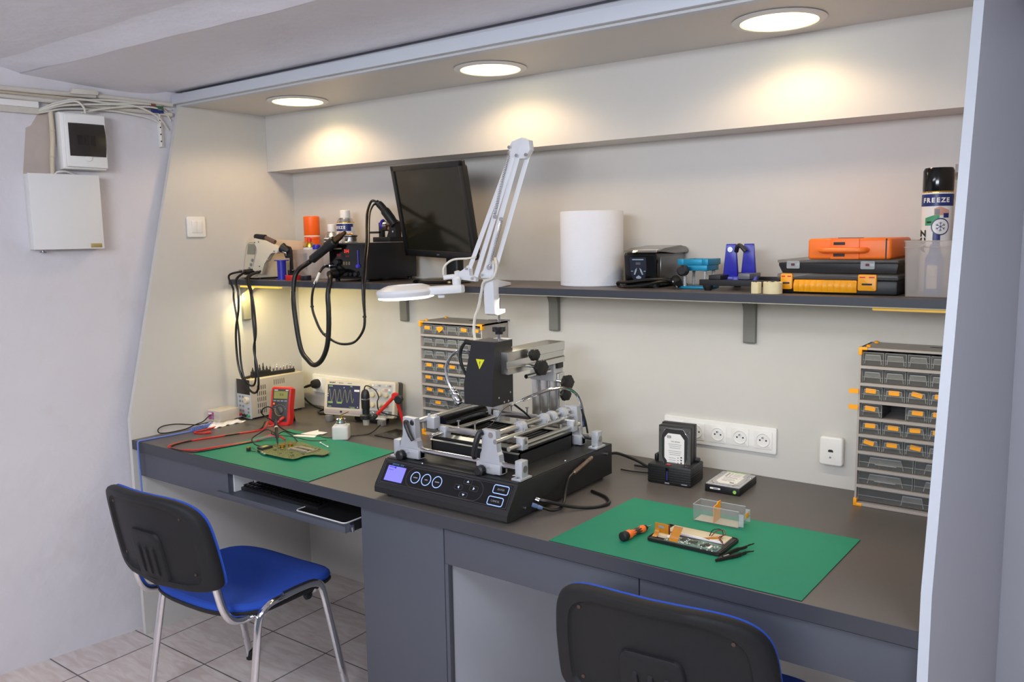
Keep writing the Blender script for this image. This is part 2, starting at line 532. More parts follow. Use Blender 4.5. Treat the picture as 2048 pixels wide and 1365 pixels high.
# soffit board with the three recessed lights (holes are covered by the bezels)
b = MB(LAM)
b.box(0.0, LW, -0.529, 0.0, 2.0275, 2.05)
o = tag(b.build('soffit_board'), 'grey board forming the top of the workbench niche, carrying the recessed lights', 'ceiling board')
b = MB(LAMB)
b.box(-0.018, LW, -0.550, -0.530, 2.031, 2.066, 0.001)
b.box(0.001, LW, -0.531, -0.500, 2.024, 2.0272)
tag(b.build('soffit_edge_board'), 'long pale grey strip along the front edge of the niche top, under the dark gap', 'trim board')
b = MB(LAM)
b.box(0.001, LW - 0.001, -0.133, -0.115, 1.7975, 2.0274)
b.box(0.001, LW - 0.001, -0.115, -0.002, 1.7975, 1.8155)
tag(b.build('valance_board'), 'long grey boxed-out board high on the back wall, lit by the three recessed lights', 'wall board')


# ------------------------------------------------------------------ recessed lights
def downlight(x, y, label, watts=6.3):
    t = thing('recessed_light', label, 'light', (x, y, 2.0275), 0, 'recessed lights in the niche top')
    T = local(t)
    b = MB(WHITEM, T)
    b.lathe([(0.0935, -0.0005), (0.112, -0.001), (0.1135, -0.003), (0.109, -0.006), (0.094, -0.0075), (0.0925, -0.004)], None, 48, cap=False)
    b.build('bezel', t)
    g = bpy.data.materials.get('lit_lamp_glass')
    if not g:
        g = mat('lit_lamp_glass', (255, 226, 160), 0.2, var=0.3, scale=26, emit=4.0)
    b = MB(g, T)
    b.lathe([(0.0925, -0.0045), (0.088, -0.007), (0.045, -0.0085), (0.0005, -0.009)], None, 40, cap=False)
    b.lathe([(0.0925, -0.003), (0.0005, -0.003)], None, 40, cap=False)
    b.build('lens', t, label='glowing warm white ribbed glass')
    l = bpy.data.lights.new('lamp', 'SPOT'); l.energy = watts; l.color = (1.0, 0.69, 0.41)
    l.spot_size = math.radians(157); l.spot_blend = 0.34; l.shadow_soft_size = 0.07
    lo = bpy.data.objects.new('lamp', l); COL.objects.link(lo); lo.parent = t; lo.location = (0, 0, -0.02)
    return t


downlight(0.426, -0.308, 'leftmost of three round recessed lights in the niche top, above the side panel', 9.4)
downlight(1.341, -0.311, 'middle of three round recessed lights in the niche top')
downlight(2.240, -0.311, 'rightmost and largest-looking of three round recessed lights in the niche top')

# ------------------------------------------------------------------ worktop and desk fronts
b = MB(TOP)
b.box(0.0005, LW - 0.0005, -D + 0.001, -0.0005, H - 0.036, H, 0.0012)
w = tag(b.build('worktop'), 'long anthracite worktop running the whole width of the niche', 'worktop')
b = MB(EDGE)
b.box(0.0005, LW - 0.0005, -D, -D + 0.0012, H - 0.0352, H - 0.0008)
b.build('edge_band', w, label='front edge band toned dark and blue for its cooler light')
b = MB(FRONT)
b.box(0.001, 0.553, -0.79, -0.772, 0.630, 0.728)
b.box(0.537, 0.553, -0.772, -0.30, 0.630, 0.7364)
tag(b.build('apron_panel'), 'short anthracite apron under the left end of the worktop', 'desk panel')
# pedestal between the knee spaces
t = thing('pedestal_cabinet', 'tall anthracite pedestal cupboard under the worktop below the soldering machine', 'cabinet', (1.36, -0.5, 0))
b = MB(LAMB)
b.box(1.203, 1.529, -0.771, -0.03, 0.002, 0.7362)
b.build('carcass', t, label='white cupboard sides')
b = MB(FRONT)
b.box(1.199, 1.517, -0.790, -0.772, 0.012, 0.728, 0.0008)
b.build('door', t)
b = MB(FRONT)
b.box(1.5195, 1.531, -0.790, -0.771, 0.004, 0.625, 0.0006)
b.build('side_edge', t)
# drawers under the right half
for x0, x1, lab in ((1.5205, 2.108, 'wide anthracite drawer under the right half of the worktop, next to the pedestal'),
                    (2.111, LW - 0.002, 'anthracite drawer under the right end of the worktop, nearest the right side panel')):
    t = thing('desk_drawer', lab, 'drawer', ((x0 + x1) / 2, -0.6, 0.63), 0, 'drawers under the worktop')
    b = MB(FRONT); b.box(x0, x1, -0.790, -0.772, 0.626, 0.724, 0.0008); b.build('drawer_front', t)
    b = MB(LAM)
    b.box(x0 + .02, x0 + .032, -0.772, -0.25, 0.640, 0.710); b.box(x1 - .032, x1 - .02, -0.772, -0.25, 0.640, 0.710)
    b.box(x0 + .02, x1 - .02, -0.772, -0.25, 0.632, 0.640); b.box(x0 + .02, x1 - .02, -0.262, -0.25, 0.640, 0.710)
    b.build('drawer_box', t)
# keyboard tray
t = thing('keyboard_tray', 'anthracite pull-out keyboard tray under the left half of the worktop', 'tray', (0.85, -0.6, 0.634))
b = MB(FRONT); b.box(0.492, 1.135, -0.797, -0.42, 0.634, 0.655, 0.001); b.build('tray_board', t)
b = MB(WHITEM)
b.box(0.5535, 0.560, -0.770, -0.40, 0.656, 0.7362); b.build('rail', t)
b = MB(WHITEM)
b.box(0.572, 0.578, -0.70, -0.40, 0.656, 0.7362); b.build('rail_bracket', t, label='white rail bracket')
b = MB(BLKM)
b.box(1.136, 1.152, -0.775, -0.40, 0.640, 0.662); b.build('rail', t)
b = MB(STEEL); b.box(1.1355, 1.152, -0.782, -0.775, 0.636, 0.660, .001); b.build('rail_end', t, label='bright steel rail end')
b = MB(RUB); b.cyl((0.525, -0.775, 0.634), (0.525, -0.775, 0.626), 0.006); b.build('stop_foot', t)
# keyboard
t = thing('keyboard', 'black keyboard on the pull-out tray under the worktop', 'keyboard', (0.74, -0.67, 0.655))
b = MB(BLK)
b.prism([(-0.745, 0.657), (-0.745, 0.667), (-0.61, 0.676), (-0.61, 0.657)], 0.545, 0.955, YZ, 0.001)
b.build('case', t)
b = MB(BLKG)
for r in range(6):
    for k in range(21):
        x = 0.551 + k * 0.0191; y = -0.735 + r * 0.0195
        z = 0.667 + (y + 0.745) * 0.067
        b.box(x, x + 0.016, y, y + 0.016, z, z + 0.006, 0.002, seg=1)
k = b.build('keys', t); k['kind'] = 'stuff'
b = MB(INKG)
b.text('', 0.004, TX((0.94, -0.62, 0.675))) if False else None
# mouse pad
t = thing('mouse_pad', 'black mouse pad with white rim on the keyboard tray', 'mouse pad', (1.02, -0.68, 0.655))
b = MB(RUB); b.prism(rrect(0.225, 0.185, 0.012, 4, 1.005, -0.69), 0.6553, 0.6575); b.build('surface', t)
b = MB(WHITE)
b.tube([(x, y, 0.6573) for x, y in rrect(0.226, 0.186, 0.012, 4, 1.005, -0.69)], 0.0022, 6, smooth=False, closed=True)
b.build('rim', t, label='white rim')

# ------------------------------------------------------------------ shelf and brackets
b = MB(TOP)
b.box(0.0005, LW - 0.0005, -0.355, -0.0005, ZS - 0.021, ZS, 0.0008)
w = tag(b.build('wall_shelf'), 'long anthracite wall shelf above the worktop', 'shelf')
b = MB(EDGE)
b.box(0.0005, LW - 0.0005, -0.356, -0.3548, ZS - 0.0205, ZS - 0.0005)
b.build('edge_band', w, label='front edge band toned dark and blue for its cooler light')
b = MB(mat('shelf_light_profile', (190, 182, 160), 0.5, emit=0.03))
b.box(0.02, LW - 0.02, -0.352, -0.346, ZS - 0.0235, ZS - 0.021)
b.build('under_lip', w, label='thin pale strip under the front edge')


def bracket(x, label, xf=None):
    """vertical leg on the wall, arm under the shelf, rounded inner corner"""
    T = xf if xf is not None else TX((x, 0, 0))
    b = MB(BRKT, T)
    z1 = ZS - 0.0215
    prof = [(-0.001, z1), (-0.22, z1), (-0.22, z1 - 0.012), (-0.06, z1 - 0.014)]
    for k in range(1, 7):
        a = math.radians(90 + 90 * k / 6)
        prof.append((-0.06 + 0.040 * math.cos(a), z1 - 0.054 + 0.040 * math.sin(a)) if False else (-0.06 + 0.042 * math.sin(math.radians(90 * k / 6)), z1 - 0.014 - 0.042 * (1 - math.cos(math.radians(90 * k / 6)))))
    prof += [(-0.018, 1.182), (-0.015, 1.178), (-0.001, 1.178)]
    b.prism(prof, -0.0185, 0.0185, YZ, 0.0015)
    return tag(b.build('shelf_bracket'), label, 'bracket', 'brackets under the wall shelf')


bracket(0.655, 'grey shelf bracket left of the drawer cabinet, behind the magnifier lamp head')
bracket(1.372, 'grey shelf bracket right of the lamp clamp, below the paper roll')
bracket(2.071, 'grey shelf bracket above the right-hand sockets, below the tape rolls')
bracket(0, 'curved grey shelf bracket on the left side panel, lit yellow', TX((0.0, -0.29, 0)) @ RZ(-math.pi / 2) @ Matrix.Scale(-1, 4, (1, 0, 0)) @ RZ(0) if False else TX((0.0, -0.285, 0)) @ RZ(math.pi / 2))

# under-shelf light bars
YLED = mat('lit_yellow_light_bar', (255, 206, 72), 0.4, var=0.02, emit=0.85)
YLED2 = mat('dim_lit_yellow_light_bar', (255, 206, 96), 0.4, var=0.02, emit=0.16)
l = bpy.data.lights.new('shelf_light_strip', 'AREA'); l.shape = 'RECTANGLE'; l.size = LW - 0.1; l.size_y = 0.012; l.energy = 4.9; l.color = (1.0, 0.88, 0.66)
lo = bpy.data.objects.new('shelf_light_strip', l); COL.objects.link(lo); lo.location = (LW / 2, -0.340, ZS - 0.036)
b = MB(YLED); b.box(0.03, 0.277, -0.325, -0.305, 1.318, ZS - 0.0236, .002)
o = tag(b.build('under_shelf_light'), 'short glowing yellow light bar under the left end of the shelf', 'light')
l = bpy.data.lights.new('light_bar_lamp', 'AREA'); l.shape = 'RECTANGLE'; l.size = 0.12; l.size_y = 0.02; l.energy = 2.1; l.color = (1.0, 0.78, 0.27)
lo = bpy.data.objects.new('light_bar_lamp', l); COL.objects.link(lo); lo.location = (0.07, -0.315, 1.312); lo.rotation_euler = (0.5, -0.5, 0)
b = MB(YLED2); b.box(2.484, LW - 0.012, -0.325, -0.305, 1.318, ZS - 0.0236, .002)
tag(b.build('under_shelf_light'), 'long yellow light bar under the right end of the shelf', 'light')
# ------------------------------------------------------------------ things on the walls
def wbox(b, s0, s1, z0, z1, d0, d1, bev=0.0):
    return b.prism([(s0, z0), (s1, z0), (s1, z1), (s0, z1)], d0, d1, None, bev)


t = thing('fuse_box', 'white fuse box with a dark tinted window on the left wall', 'fuse box', WL @ Vector((0.40, 1.767, 0)))
b = MB(WHITE, WL); b.prism([(0.325, 1.767), (0.470, 1.767), (0.470, 1.962), (0.325, 1.962)], 0.001, 0.055, None, 0.006)
b.prism([(0.335, 1.775), (0.470, 1.773), (0.470, 1.958), (0.335, 1.955)], 0.055, 0.07, None, 0.004); b.build('housing', t)
b = MB(mat('tinted_fuse_window', (44, 36, 32), 0.12, alpha=0.85), WL)
b.grid(lambda u, v: (0.346 + 0.119 * u + .004 * math.sin(v * math.pi) * (u > .9), 1.812 + 0.113 * v, 0.0712 + 0.004 * math.sin(u * math.pi)), 12, 6)
b.build('window', t, label='dark tinted window')
b = MB(CHIP, WL)
for k in range(3): wbox(b, 0.375 + k * .02, 0.393 + k * .02, 1.85, 1.885, 0.0655, 0.0705)
b.build('breaker', t)
b = MB(WHITE, WL); b.lathe([(0.013, 0), (0.012, 0.0035), (0.009, 0.004)], TX((0.405, 1.807, 0.0705)), 20); b.build('finger_tab', t)
t = thing('junction_box', 'plain off-white metal junction box on the left wall, under the fuse box', 'junction box', WL @ Vector((0.32, 1.489, 0)))
b = MB(WHITEM, WL); wbox(b, 0.212, 0.437, 1.489, 1.747, 0.001, 0.05, .002); b.build('housing', t)
b = MB(WHITEM, WL); wbox(b, 0.210, 0.439, 1.488, 1.7485, 0.051, 0.062, .002); b.build('lid', t)
b = MB(mat('brass_name_plate', (190, 170, 110), .4, .6), WL); wbox(b, 0.393, 0.431, 1.493, 1.507, 0.062, 0.0635, .0004); b.build('name_plate', t, label='small brass coloured plate')
b = MB(STEEL, WL); b.cyl((0.245, 1.489, 0.03), (0.245, 1.479, 0.03), .006); b.tube([(0.235, 1.481, .03), (0.255, 1.479, .03)], .0025, 6, smooth=False); b.build('cam_lock', t)

b = MB(OLDW, WL); b.tube([(-0.6, 2.035, 0.014), (0.2, 2.030, 0.014), (0.5, 2.033, 0.014), (0.742, 2.030, 0.012)], 0.009, 12)
tag(b.build('wall_pipe'), 'upper white painted pipe running along the top of the left wall', 'pipe', 'pipes along the left wall')
b = MB(OLDW, WL); b.tube([(-0.6, 2.012, 0.012), (0.2, 2.003, 0.012), (0.46, 1.998, 0.012), (0.738, 1.993, 0.010)], 0.0085, 12)
tag(b.build('wall_pipe'), 'lower white painted pipe running behind the cables on the left wall', 'pipe', 'pipes along the left wall')
b = MB(YELP, WL); wbox(b, -0.6, 0.6, 2.014, 2.022, 0.0, 0.006)
tag(b.build('trunking_batten'), 'thin brown batten between the two wall pipes', 'batten')
t = thing('cable_trunking', 'white cable trunking ending at the cable bundle on the left wall', 'cable trunking', WL @ Vector((-0.1, 1.952, 0)))
b = MB(OLDW, WL); wbox(b, -0.6, 0.272, 1.952, 1.972, 0.001, 0.022, .001); b.build('channel', t)
b = MB(WHITE, WL); wbox(b, -0.6, 0.272, 1.9722, 1.993, 0.001, 0.026, .001); b.build('cover', t)
b = MB(YELP, WL); b.tube([(0.311, 1.972, 0.012), (0.311, 1.88, 0.012), (0.304, 1.80, 0.012), (0.302, 1.745, 0.012)], 0.0085, 12)
b.torus(WL.inverted() @ (WL @ Vector((0.311, 1.90, .012))), (0, 1, 0), .0085, .002, 14, 6); b.torus((0.305, 1.81, .012), (0, 1, 0), .0085, .002, 14, 6)
tag(b.build('conduit_pipe'), 'yellowed vertical conduit left of the fuse box', 'conduit')
t = thing('pipe_clamp_block', 'white plastered block on the upper wall pipe above the fuse box', 'pipe cover', WL @ Vector((0.42, 2.03, 0)))
b = MB(OLDW, WL); b.prism([(0.374, 2.030), (0.382, 2.049), (0.458, 2.052), (0.47, 2.044), (0.466, 2.034)], 0.001, 0.034, None, .002); b.build('cover', t)
b = MB(STEEL, WL); b.torus((0.466, 2.033, .014), (1, 0, .1), .0115, .003, 14, 6); b.build('clamp', t)
t = thing('perforated_bracket', 'white perforated metal strip hanging below the cables beside the niche', 'bracket', WL @ Vector((0.69, 1.868, 0)))
b = MB(WHITE, WL); wbox(b, 0.684, 0.704, 1.868, 2.003, 0.001, 0.006, .0008); wbox(b, 0.684, 0.690, 1.868, 2.003, 0.006, 0.022, .0008); b.build('strip', t)
b = MB(INK, WL)
for k in range(5): b.lathe([(0.0028, 0), (0.0028, 0.0006)], TX((0.6865, 1.888 + k * .026, 0.0222)), 10)
b.build('holes', t)
b = MB(mat('dark_red_terminal', (124, 66, 56), .5), WL); wbox(b, 0.655, 0.672, 2.010, 2.024, 0.005, 0.03, .001)
b.use(mat('dark_green_terminal', (54, 92, 70), .5)); wbox(b, 0.6725, 0.70, 2.005, 2.018, 0.005, 0.03, .001); b.use(NAVY); wbox(b, 0.655, 0.70, 1.992, 2.003, 0.02, 0.03, .001)
tag(b.build('terminal_block'), 'small red and green wiring terminal tucked among the cables', 'terminal')
cabs = [
    ([(0.272, 1.966, .018), (0.33, 1.995, .03), (0.40, 2.012, .04), (0.50, 2.010, .03), (0.60, 2.018, .03), (0.69, 2.018, .018), (0.735, 1.985, .007)], 'white cable arching from the trunking and dropping behind the niche panel, topmost of the bundle'),
    ([(0.272, 1.960, .018), (0.34, 1.985, .032), (0.45, 2.000, .035), (0.55, 2.008, .036), (0.61, 2.004, .036), (0.68, 1.975, .028), (0.722, 1.935, .008)], 'white cable crossing in front of the perforated strip'),
    ([(0.272, 1.963, .022), (0.33, 1.988, .038), (0.385, 2.003, .045), (0.408, 1.985, .05), (0.413, 1.963, .05)], 'white cable looping down into the top of the fuse box'),
    ([(0.272, 1.957, .018), (0.36, 1.978, .02), (0.50, 1.985, .022), (0.60, 1.978, .022), (0.66, 1.968, .022), (0.688, 1.952, .022)], 'thin white cable sagging along the lower pipe to the perforated strip'),
    ([(0.40, 1.965, .04), (0.47, 1.985, .04), (0.56, 2.002, .04), (0.66, 2.010, .030), (0.71, 1.996, .018), (0.734, 1.970, .006)], 'white cable rising from the fuse box toward the niche'),
    ([(0.272, 1.970, .014), (0.36, 2.000, .022), (0.46, 2.018, .026), (0.58, 2.022, .026), (0.68, 2.020, .018), (0.738, 2.010, .008)], 'straight white cable lying between the two pipes'),
]
for pts, lab in cabs:
    b = MB(CABLEW, WL); b.tube(pts, 0.0036, 8)
    tag(b.build('wall_cable'), lab, 'cable', 'white cables on the left wall')
b = MB(CABLEW, WL); b.tube([(0.305, 1.748, .02), (0.315, 1.758, .03), (0.34, 1.759, .035), (0.37, 1.748, .03)], .0032, 8)
tag(b.build('wall_cable'), 'short white cable end looping over the junction box top', 'cable', 'white cables on the left wall')

# light switch on the left side panel (faces +x)
SW = Matrix(((0, 0, 1, 0), (1, 0, 0, 0), (0, 1, 0, 0), (0, 0, 0, 1)))
t = thing('light_switch', 'white double light switch on the left side panel', 'light switch', (0, -0.492, 1.565))
T = TX((0.0, -0.492, 1.565)) @ SW
b = MB(WHITE, T); b.prism(rrect(0.08, 0.08, 0.006), 0.0005, 0.009, None, .0025); b.build('frame', t)
for sx in (-0.0112, 0.0112):
    b = MB(WHITE, T @ TX((sx, 0, 0.009)) @ RX(0.05)); b.box(-0.011, 0.011, -0.0225, 0.0225, -0.002, 0.004, .001); b.build('rocker', t)

# sockets: five-gang strip on the back wall right of the machine
def socket_strip(name, label, cx, cz, n, pitch=0.0715, h=0.081, plugged=()):
    t = thing(name, label, 'socket', (cx, 0, cz))
    T = TX((cx, 0, cz)) @ FACE
    w = pitch * n + 0.008
    b = MB(WHITE, T); b.prism(rrect(w, h, 0.005), 0.0005, 0.010, None, .002); b.build('frame', t)
    for k in range(n):
        x = (k - (n - 1) / 2) * pitch
        b = MB(WHITE, T @ TX((x, 0, 0)))
        b.prism(rrect(0.055, 0.055, .003), 0.010, 0.0118, None, .0006)
        b.lathe([(0.0215, 0.0118), (0.0205, 0.0142), (0.0195, 0.0142), (0.0185, 0.0122), (0.001, 0.0121)], None, 32, cap=False)
        ins = b.build('socket_insert', t)
        if k in plugged: continue
        b = MB(BLK, T @ TX((x, 0, 0)))
        for hx in (-0.0095, 0.0095): b.lathe([(0.0026, 0.0121), (0.0026, 0.01245)], TX((hx, -0.001, 0)), 12)
        b.lathe([(0.0022, 0.0121), (0.0022, 0.0126)], TX((0, 0.0085, 0)), 10)
        b.build('pin_hole', ins, label='dark pin holes')
        b = MB(STEEL, T @ TX((x, 0, 0))); b.cyl((0, 0.0085, 0.012), (0, 0.0085, 0.02), 0.0022, seg=10); b.build('earth_pin', ins, label='steel earth pin')
    return t


socket_strip('socket_strip', 'white five-gang socket strip on the back wall behind the hard drive dock', 1.976, 0.8865, 5)
t = socket_strip('socket_strip', 'white socket strip on the back wall behind the oscilloscope, with a black plug', 0.262, 0.876, 5, 0.0715, 0.081, (0,))
b = MB(BLK, TX((0.119, 0, 0.876)) @ FACE)
b.lathe([(0.020, 0.0125), (0.021, 0.030), (0.017, 0.042), (0.004, 0.046)], None, 24)
b.tube([(-0.005, -0.004, 0.036), (-0.025, -0.008, 0.04), (-0.05, -0.016, 0.04)], 0.006, 8)
plug = b.build('mains_plug')
tag(plug, 'black mains plug in the socket strip behind the oscilloscope', 'plug')
b = MB(WIREB); b.tube([(0.070, -0.04, 0.86), (0.045, -0.045, 0.85), (0.048, -0.045, 0.825), (0.085, -0.05, 0.80), (0.14, -0.06, 0.785), (0.2, -0.07, 0.78)], 0.0042, 8)
b.build('cable', plug)
# data outlet
t = thing('data_outlet', 'white square data outlet on the back wall, left of the right-hand drawer cabinet', 'data outlet', (2.32, 0, 0.8825))
T = TX((2.32, 0, 0.8825)) @ FACE
b = MB(WHITE, T); b.prism(rrect(0.065, 0.083, 0.008), 0.0005, 0.024, None, .005, 3); b.build('housing', t)
b = MB(INK, T); b.prism([(-0.0075, -0.002), (0.0065, -0.002), (0.0065, 0.003), (0.003, 0.0055), (-0.004, 0.0055), (-0.0075, 0.003)], 0.024, 0.0244); b.build('port', t)
b = MB(INKG, T); b.lathe([(0.003, 0.024), (0.003, 0.0246)], TX((-0.001, -0.0175, 0)), 12); b.build('screw', t)
# ================================================================== ON THE SHELF
def can(name, label, x, y, z, prof_body, body, parts, group=None, rz=0):
    """lathe-built spray can; parts = list of (part name, profile, material)"""
    t = thing(name, label, 'spray can', (x, y, z), rz, group)
    T = local(t)
    b = MB(body, T); b.lathe(prof_body, None, 32); b.build('body', t)
    for nm, pr, mm in parts:
        b = MB(mm, T); b.lathe(pr, None, 28); b.build(nm, t)
    return t


def wraptext(b, T, R, body, size, z, a0, spacing=1.0, vertical=False, bold=0.0, depth=0.0003):
    """letters laid on a cylinder of radius R, starting angle a0 (0 faces -y), one glyph at a time"""
    a = a0
    for ch in body:
        w = size * (0.36 if ch in 'IJ1' else 0.72) * spacing
        X = T @ RZ(a + w / R / 2) @ TX((0, -R, z)) @ FACE
        if vertical: X = T @ RZ(a0) @ TX((0, -R, z + w / 2)) @ FACE @ RZ(math.pi / 2)
        b.text(ch, size, X, depth, bold=bold)
        if vertical: z += w
        else: a += w / R


def patch(b, T, R, a0, a1, z0, z1, off=0.0003, n=14, top=None):
    b.grid(lambda u, v: tuple((T @ RZ(a0 + (a1 - a0) * u) @ Vector((0, -R - off, z0 + ((z1 if top is None else top(u)) - z0) * v)))), n, 3)


def freeze_can(x, y, z, label, R, h, cap_m, cap, rz):
    """freeze spray: white body, blue FREEZE band, picture, snowflake roundel, vertical black letters"""
    WB = mat('white_printed_can', (232, 230, 226), 0.3, var=0.02)
    t = can('freeze_spray_can', label, x, y, z,
            [(R * .94, 0), (R, .003), (R, h), (R * .97, h + .004)], WB,
            [('rim', [(R * .985, h + .001), (R * .99, h + .004), (R * .95, h + .007)], GOLD)] + cap, None, rz - .40)
    T = local(t); I = Matrix.Identity(4)
    b = MB(NAVY, T)
    patch(b, I, R, -1.6, 1.30, h - .030, h - .0015, .0004, 24, lambda u: h - .0015); patch(b, I, R, 1.30, 1.6, h - .014, h - .0015, .0004, 4)
    b.build('band', t, label='dark blue band')
    b = MB(WHITE, T)
    wraptext(b, I, R + .0006, 'FREEZE', .0150, h - .0165, -1.12, 1.02, bold=.0006)
    b.build('lettering', t, label='white FREEZE lettering')
    b = MB(SKINP, T)
    patch(b, I, R, -.25, .75, h - .052, h - .030, .0003, 10, lambda u: h - .031 - .014 * abs(u - .35)); b.use(NAVY)
    patch(b, I, R, .35, .72, h - .058, h - .047, .0005, 6); b.use(INKG); patch(b, I, R, -.2, .1, h - .050, h - .037, .0005, 6)
    b.use(GREENP); patch(b, I, R, -.85, .1, h - .076, h - .052, .0003, 10, lambda u: h - .058 + .010 * u); b.use(INK); patch(b, I, R, -.72, -.4, h - .070, h - .066, .0006, 5)
    b.build('picture', t, label='printed picture of hands and a green board')
    b = MB(NAVY, T)
    zc = h - .079
    a_c = .18
    patch(b, I, R, a_c - .46, a_c + .02, zc - .05, zc, .0002, 8)
    pts = []
    def disc(b, r0, r1, off):
        n = 28
        def fn(u, v):
            ang = 2 * math.pi * u; r = r0 + (r1 - r0) * v
            return tuple(RZ(a_c + r * math.cos(ang) / R) @ Vector((0, -R - off, zc + r * math.sin(ang))))
        b.grid(fn, n, 2)
    disc(b, 0.0001, .0205, .0005)
    b.build('roundel', t, label='dark blue roundel')
    b = MB(WHITE, T); disc(b, 0.0001, .0178, .0007); b.build('roundel_face', t, label='white roundel face')
    b = MB(NAVY, T)
    def sp(a, r): return RZ(a_c + r * math.cos(a) / R) @ Vector((0, -R - .0010, zc + r * math.sin(a)))
    for k in range(6):
        a = math.radians(30 + 60 * k)
        b.tube([sp(a, 0), sp(a, .0115)], .0006, 5, smooth=False)
        for da in (-.5, .5):
            e = sp(a, .0068); r2 = .0112
            b.tube([e, RZ(a_c + (.0068 * math.cos(a) + .0042 * math.cos(a + da * 1.6)) / R) @ Vector((0, -R - .001, zc + .0068 * math.sin(a) + .0042 * math.sin(a + da * 1.6)))], .0005, 5, smooth=False)
    b.build('snowflake', t, label='dark blue snowflake')
    b = MB(INK, T)
    wraptext(b, I, R + .0004, 'ACZ', .024, h - .140, -.98, 1.05, vertical=True, bold=.0008)
    b.build('lettering', t, label='black upright letters')
    return t


# ---- clear bin at the left of the shelf with five cans and bottles in it
def bin_box(name, label, x0, x1, y0, y1, z0, z1, M_, th=.0022, flare=.006, group=None, rz=0.0):
    cx, cy = (x0 + x1) / 2, (y0 + y1) / 2
    t = thing(name, label, 'bin', (cx, cy, z0), rz, group)
    T = local(t); w, d, h = (x1 - x0) / 2, (y1 - y0) / 2, z1 - z0
    b = MB(M_, T)
    def ring(o, i, z, rr): return rrect(2 * (w - i) + 0, 2 * (d - i) + 0, rr, 4)
    def wall(i0, z_a, i1, z_b, rev=False):
        A = rrect(2 * (w - i0), 2 * (d - i0), .008, 4); Bq = rrect(2 * (w - i1), 2 * (d - i1), .008, 4)
        n = len(A)
        vs = [(p[0], p[1], z_a) for p in A] + [(p[0], p[1], z_b) for p in Bq]
        b.add(vs, [(k, (k + 1) % n, n + (k + 1) % n, n + k) for k in range(n)])
    wall(flare, 0.001, 0, h); wall(th, h, flare + th, th + .001); wall(0, h, th, h)
    A = rrect(2 * (w - flare), 2 * (d - flare), .008, 4)
    b.add([(p[0], p[1], 0.001) for p in A], [tuple(range(len(A)))[::-1]])
    b.add([(p[0], p[1], th + .001) for p in rrect(2 * (w - flare - th), 2 * (d - flare - th), .008, 4)], [tuple(range(len(A)))])
    b.build('tub', t)
    b = MB(M_, T)
    for zz, q in ((h - .002, .0018), (h - .016, .001)):
        b.tube([(p[0], p[1], zz) for p in rrect(2 * w + q, 2 * d + q, .008, 4)], .0014, 5, smooth=False, closed=True)
    b.build('rim', t)
    return t


bin_box('translucent_bin', 'frosted plastic bin of spray cans and bottles on the left part of the shelf', 0.17, 0.475, -0.205, -0.02, ZS, ZS + 0.118, FROST, rz=0.0)
zb = ZS + .004
can('spray_paint_can', 'orange spray paint can standing in the left bin', 0.210, -0.085, zb,
    [(.030, 0), (.0325, .003), (.0325, .165)], SPRAYO,
    [('ring', [(.0328, .165), (.0335, .167), (.0328, .170)], WHITE), ('cap', [(.032, .170), (.033, .172), (.033, .246), (.030, .250), (.0002, .250)], SPRAYO)])
WB2 = mat('white_can_body', (228, 226, 224), 0.3, var=0.03)
t = can('cleaner_spray_can', 'plain white can with white cap in the left bin, beside the freeze can', 0.338, -0.09, zb,
    [(.030, 0), (.032, .003), (.032, .160), (.024, .178)], WB2,
    [('shoulder', [(.032, .160), (.033, .162), (.026, .176), (.017, .184)], NICKEL), ('cap', [(.016, .183), (.0165, .186), (.0165, .212), (.015, .214), (.0002, .214)], WHITE)])
b = MB(INK, local(t)); patch(b, Matrix.Identity(4), .032, -.9, .5, .148, .154); b.build('stripe', t, label='black stripe')
b = MB(NAVY, local(t)); patch(b, Matrix.Identity(4), .032, -.7, .9, .07, .13); b.build('label', t, label='dark blue print')
freeze_can(0.432, -0.10, zb, 'freeze spray can with white cap standing in the left bin', .036, .215, WHITE,
           [('shoulder', [(.0345, .217), (.030, .232), (.021, .238)], NICKEL), ('cap', [(.020, .236), (.0205, .240), (.020, .266), (.018, .268), (.0002, .268)], WHITE)], 0.55)
t = can('contact_spray_can', 'short white can with red spray nozzle at the front of the left bin', 0.262, -0.145, zb,
    [(.025, 0), (.0265, .003), (.0265, .122)], WB2,
    [('shoulder', [(.0265, .122), (.027, .124), (.017, .140), (.009, .145)], GOLD), ('nozzle', [(.009, .144), (.0095, .150), (.008, .160), (.0002, .162)], RED)])
b = MB(RED, local(t)); b.tube([(0, 0, .156), (.045, .01, .1565)], .0012, 6, smooth=False); b.build('straw', t)
b = MB(NAVY, local(t)); patch(b, Matrix.Identity(4), .0265, -1., .4, .03, .10); b.build('label', t, label='dark blue print')
t = thing('dropper_bottle', 'small clear bottle with a blue cap in the left bin', 'bottle', (0.327, -0.165, zb))
b = MB(CLEARE, local(t)); b.lathe([(.017, 0), (.018, .003), (.018, .100), (.013, .110)], None, 24); b.build('body', t)
b = MB(BLUE, local(t)); b.lathe([(.015, .108), (.0158, .112), (.0158, .130), (.014, .133), (.0002, .133)], None, 24); b.build('cap', t)
t = thing('flux_can', 'small white can with a gold shoulder beside the hot air station, in the left bin', 'can', (0.400, -0.160, zb))
b = MB(WB2, local(t)); b.lathe([(.025, 0), (.026, .003), (.026, .125)], None, 28); b.build('body', t)
b = MB(GOLD, local(t)); b.lathe([(.026, .125), (.0265, .127), (.018, .142), (.006, .147), (.0002, .147)], None, 28); b.build('shoulder', t)

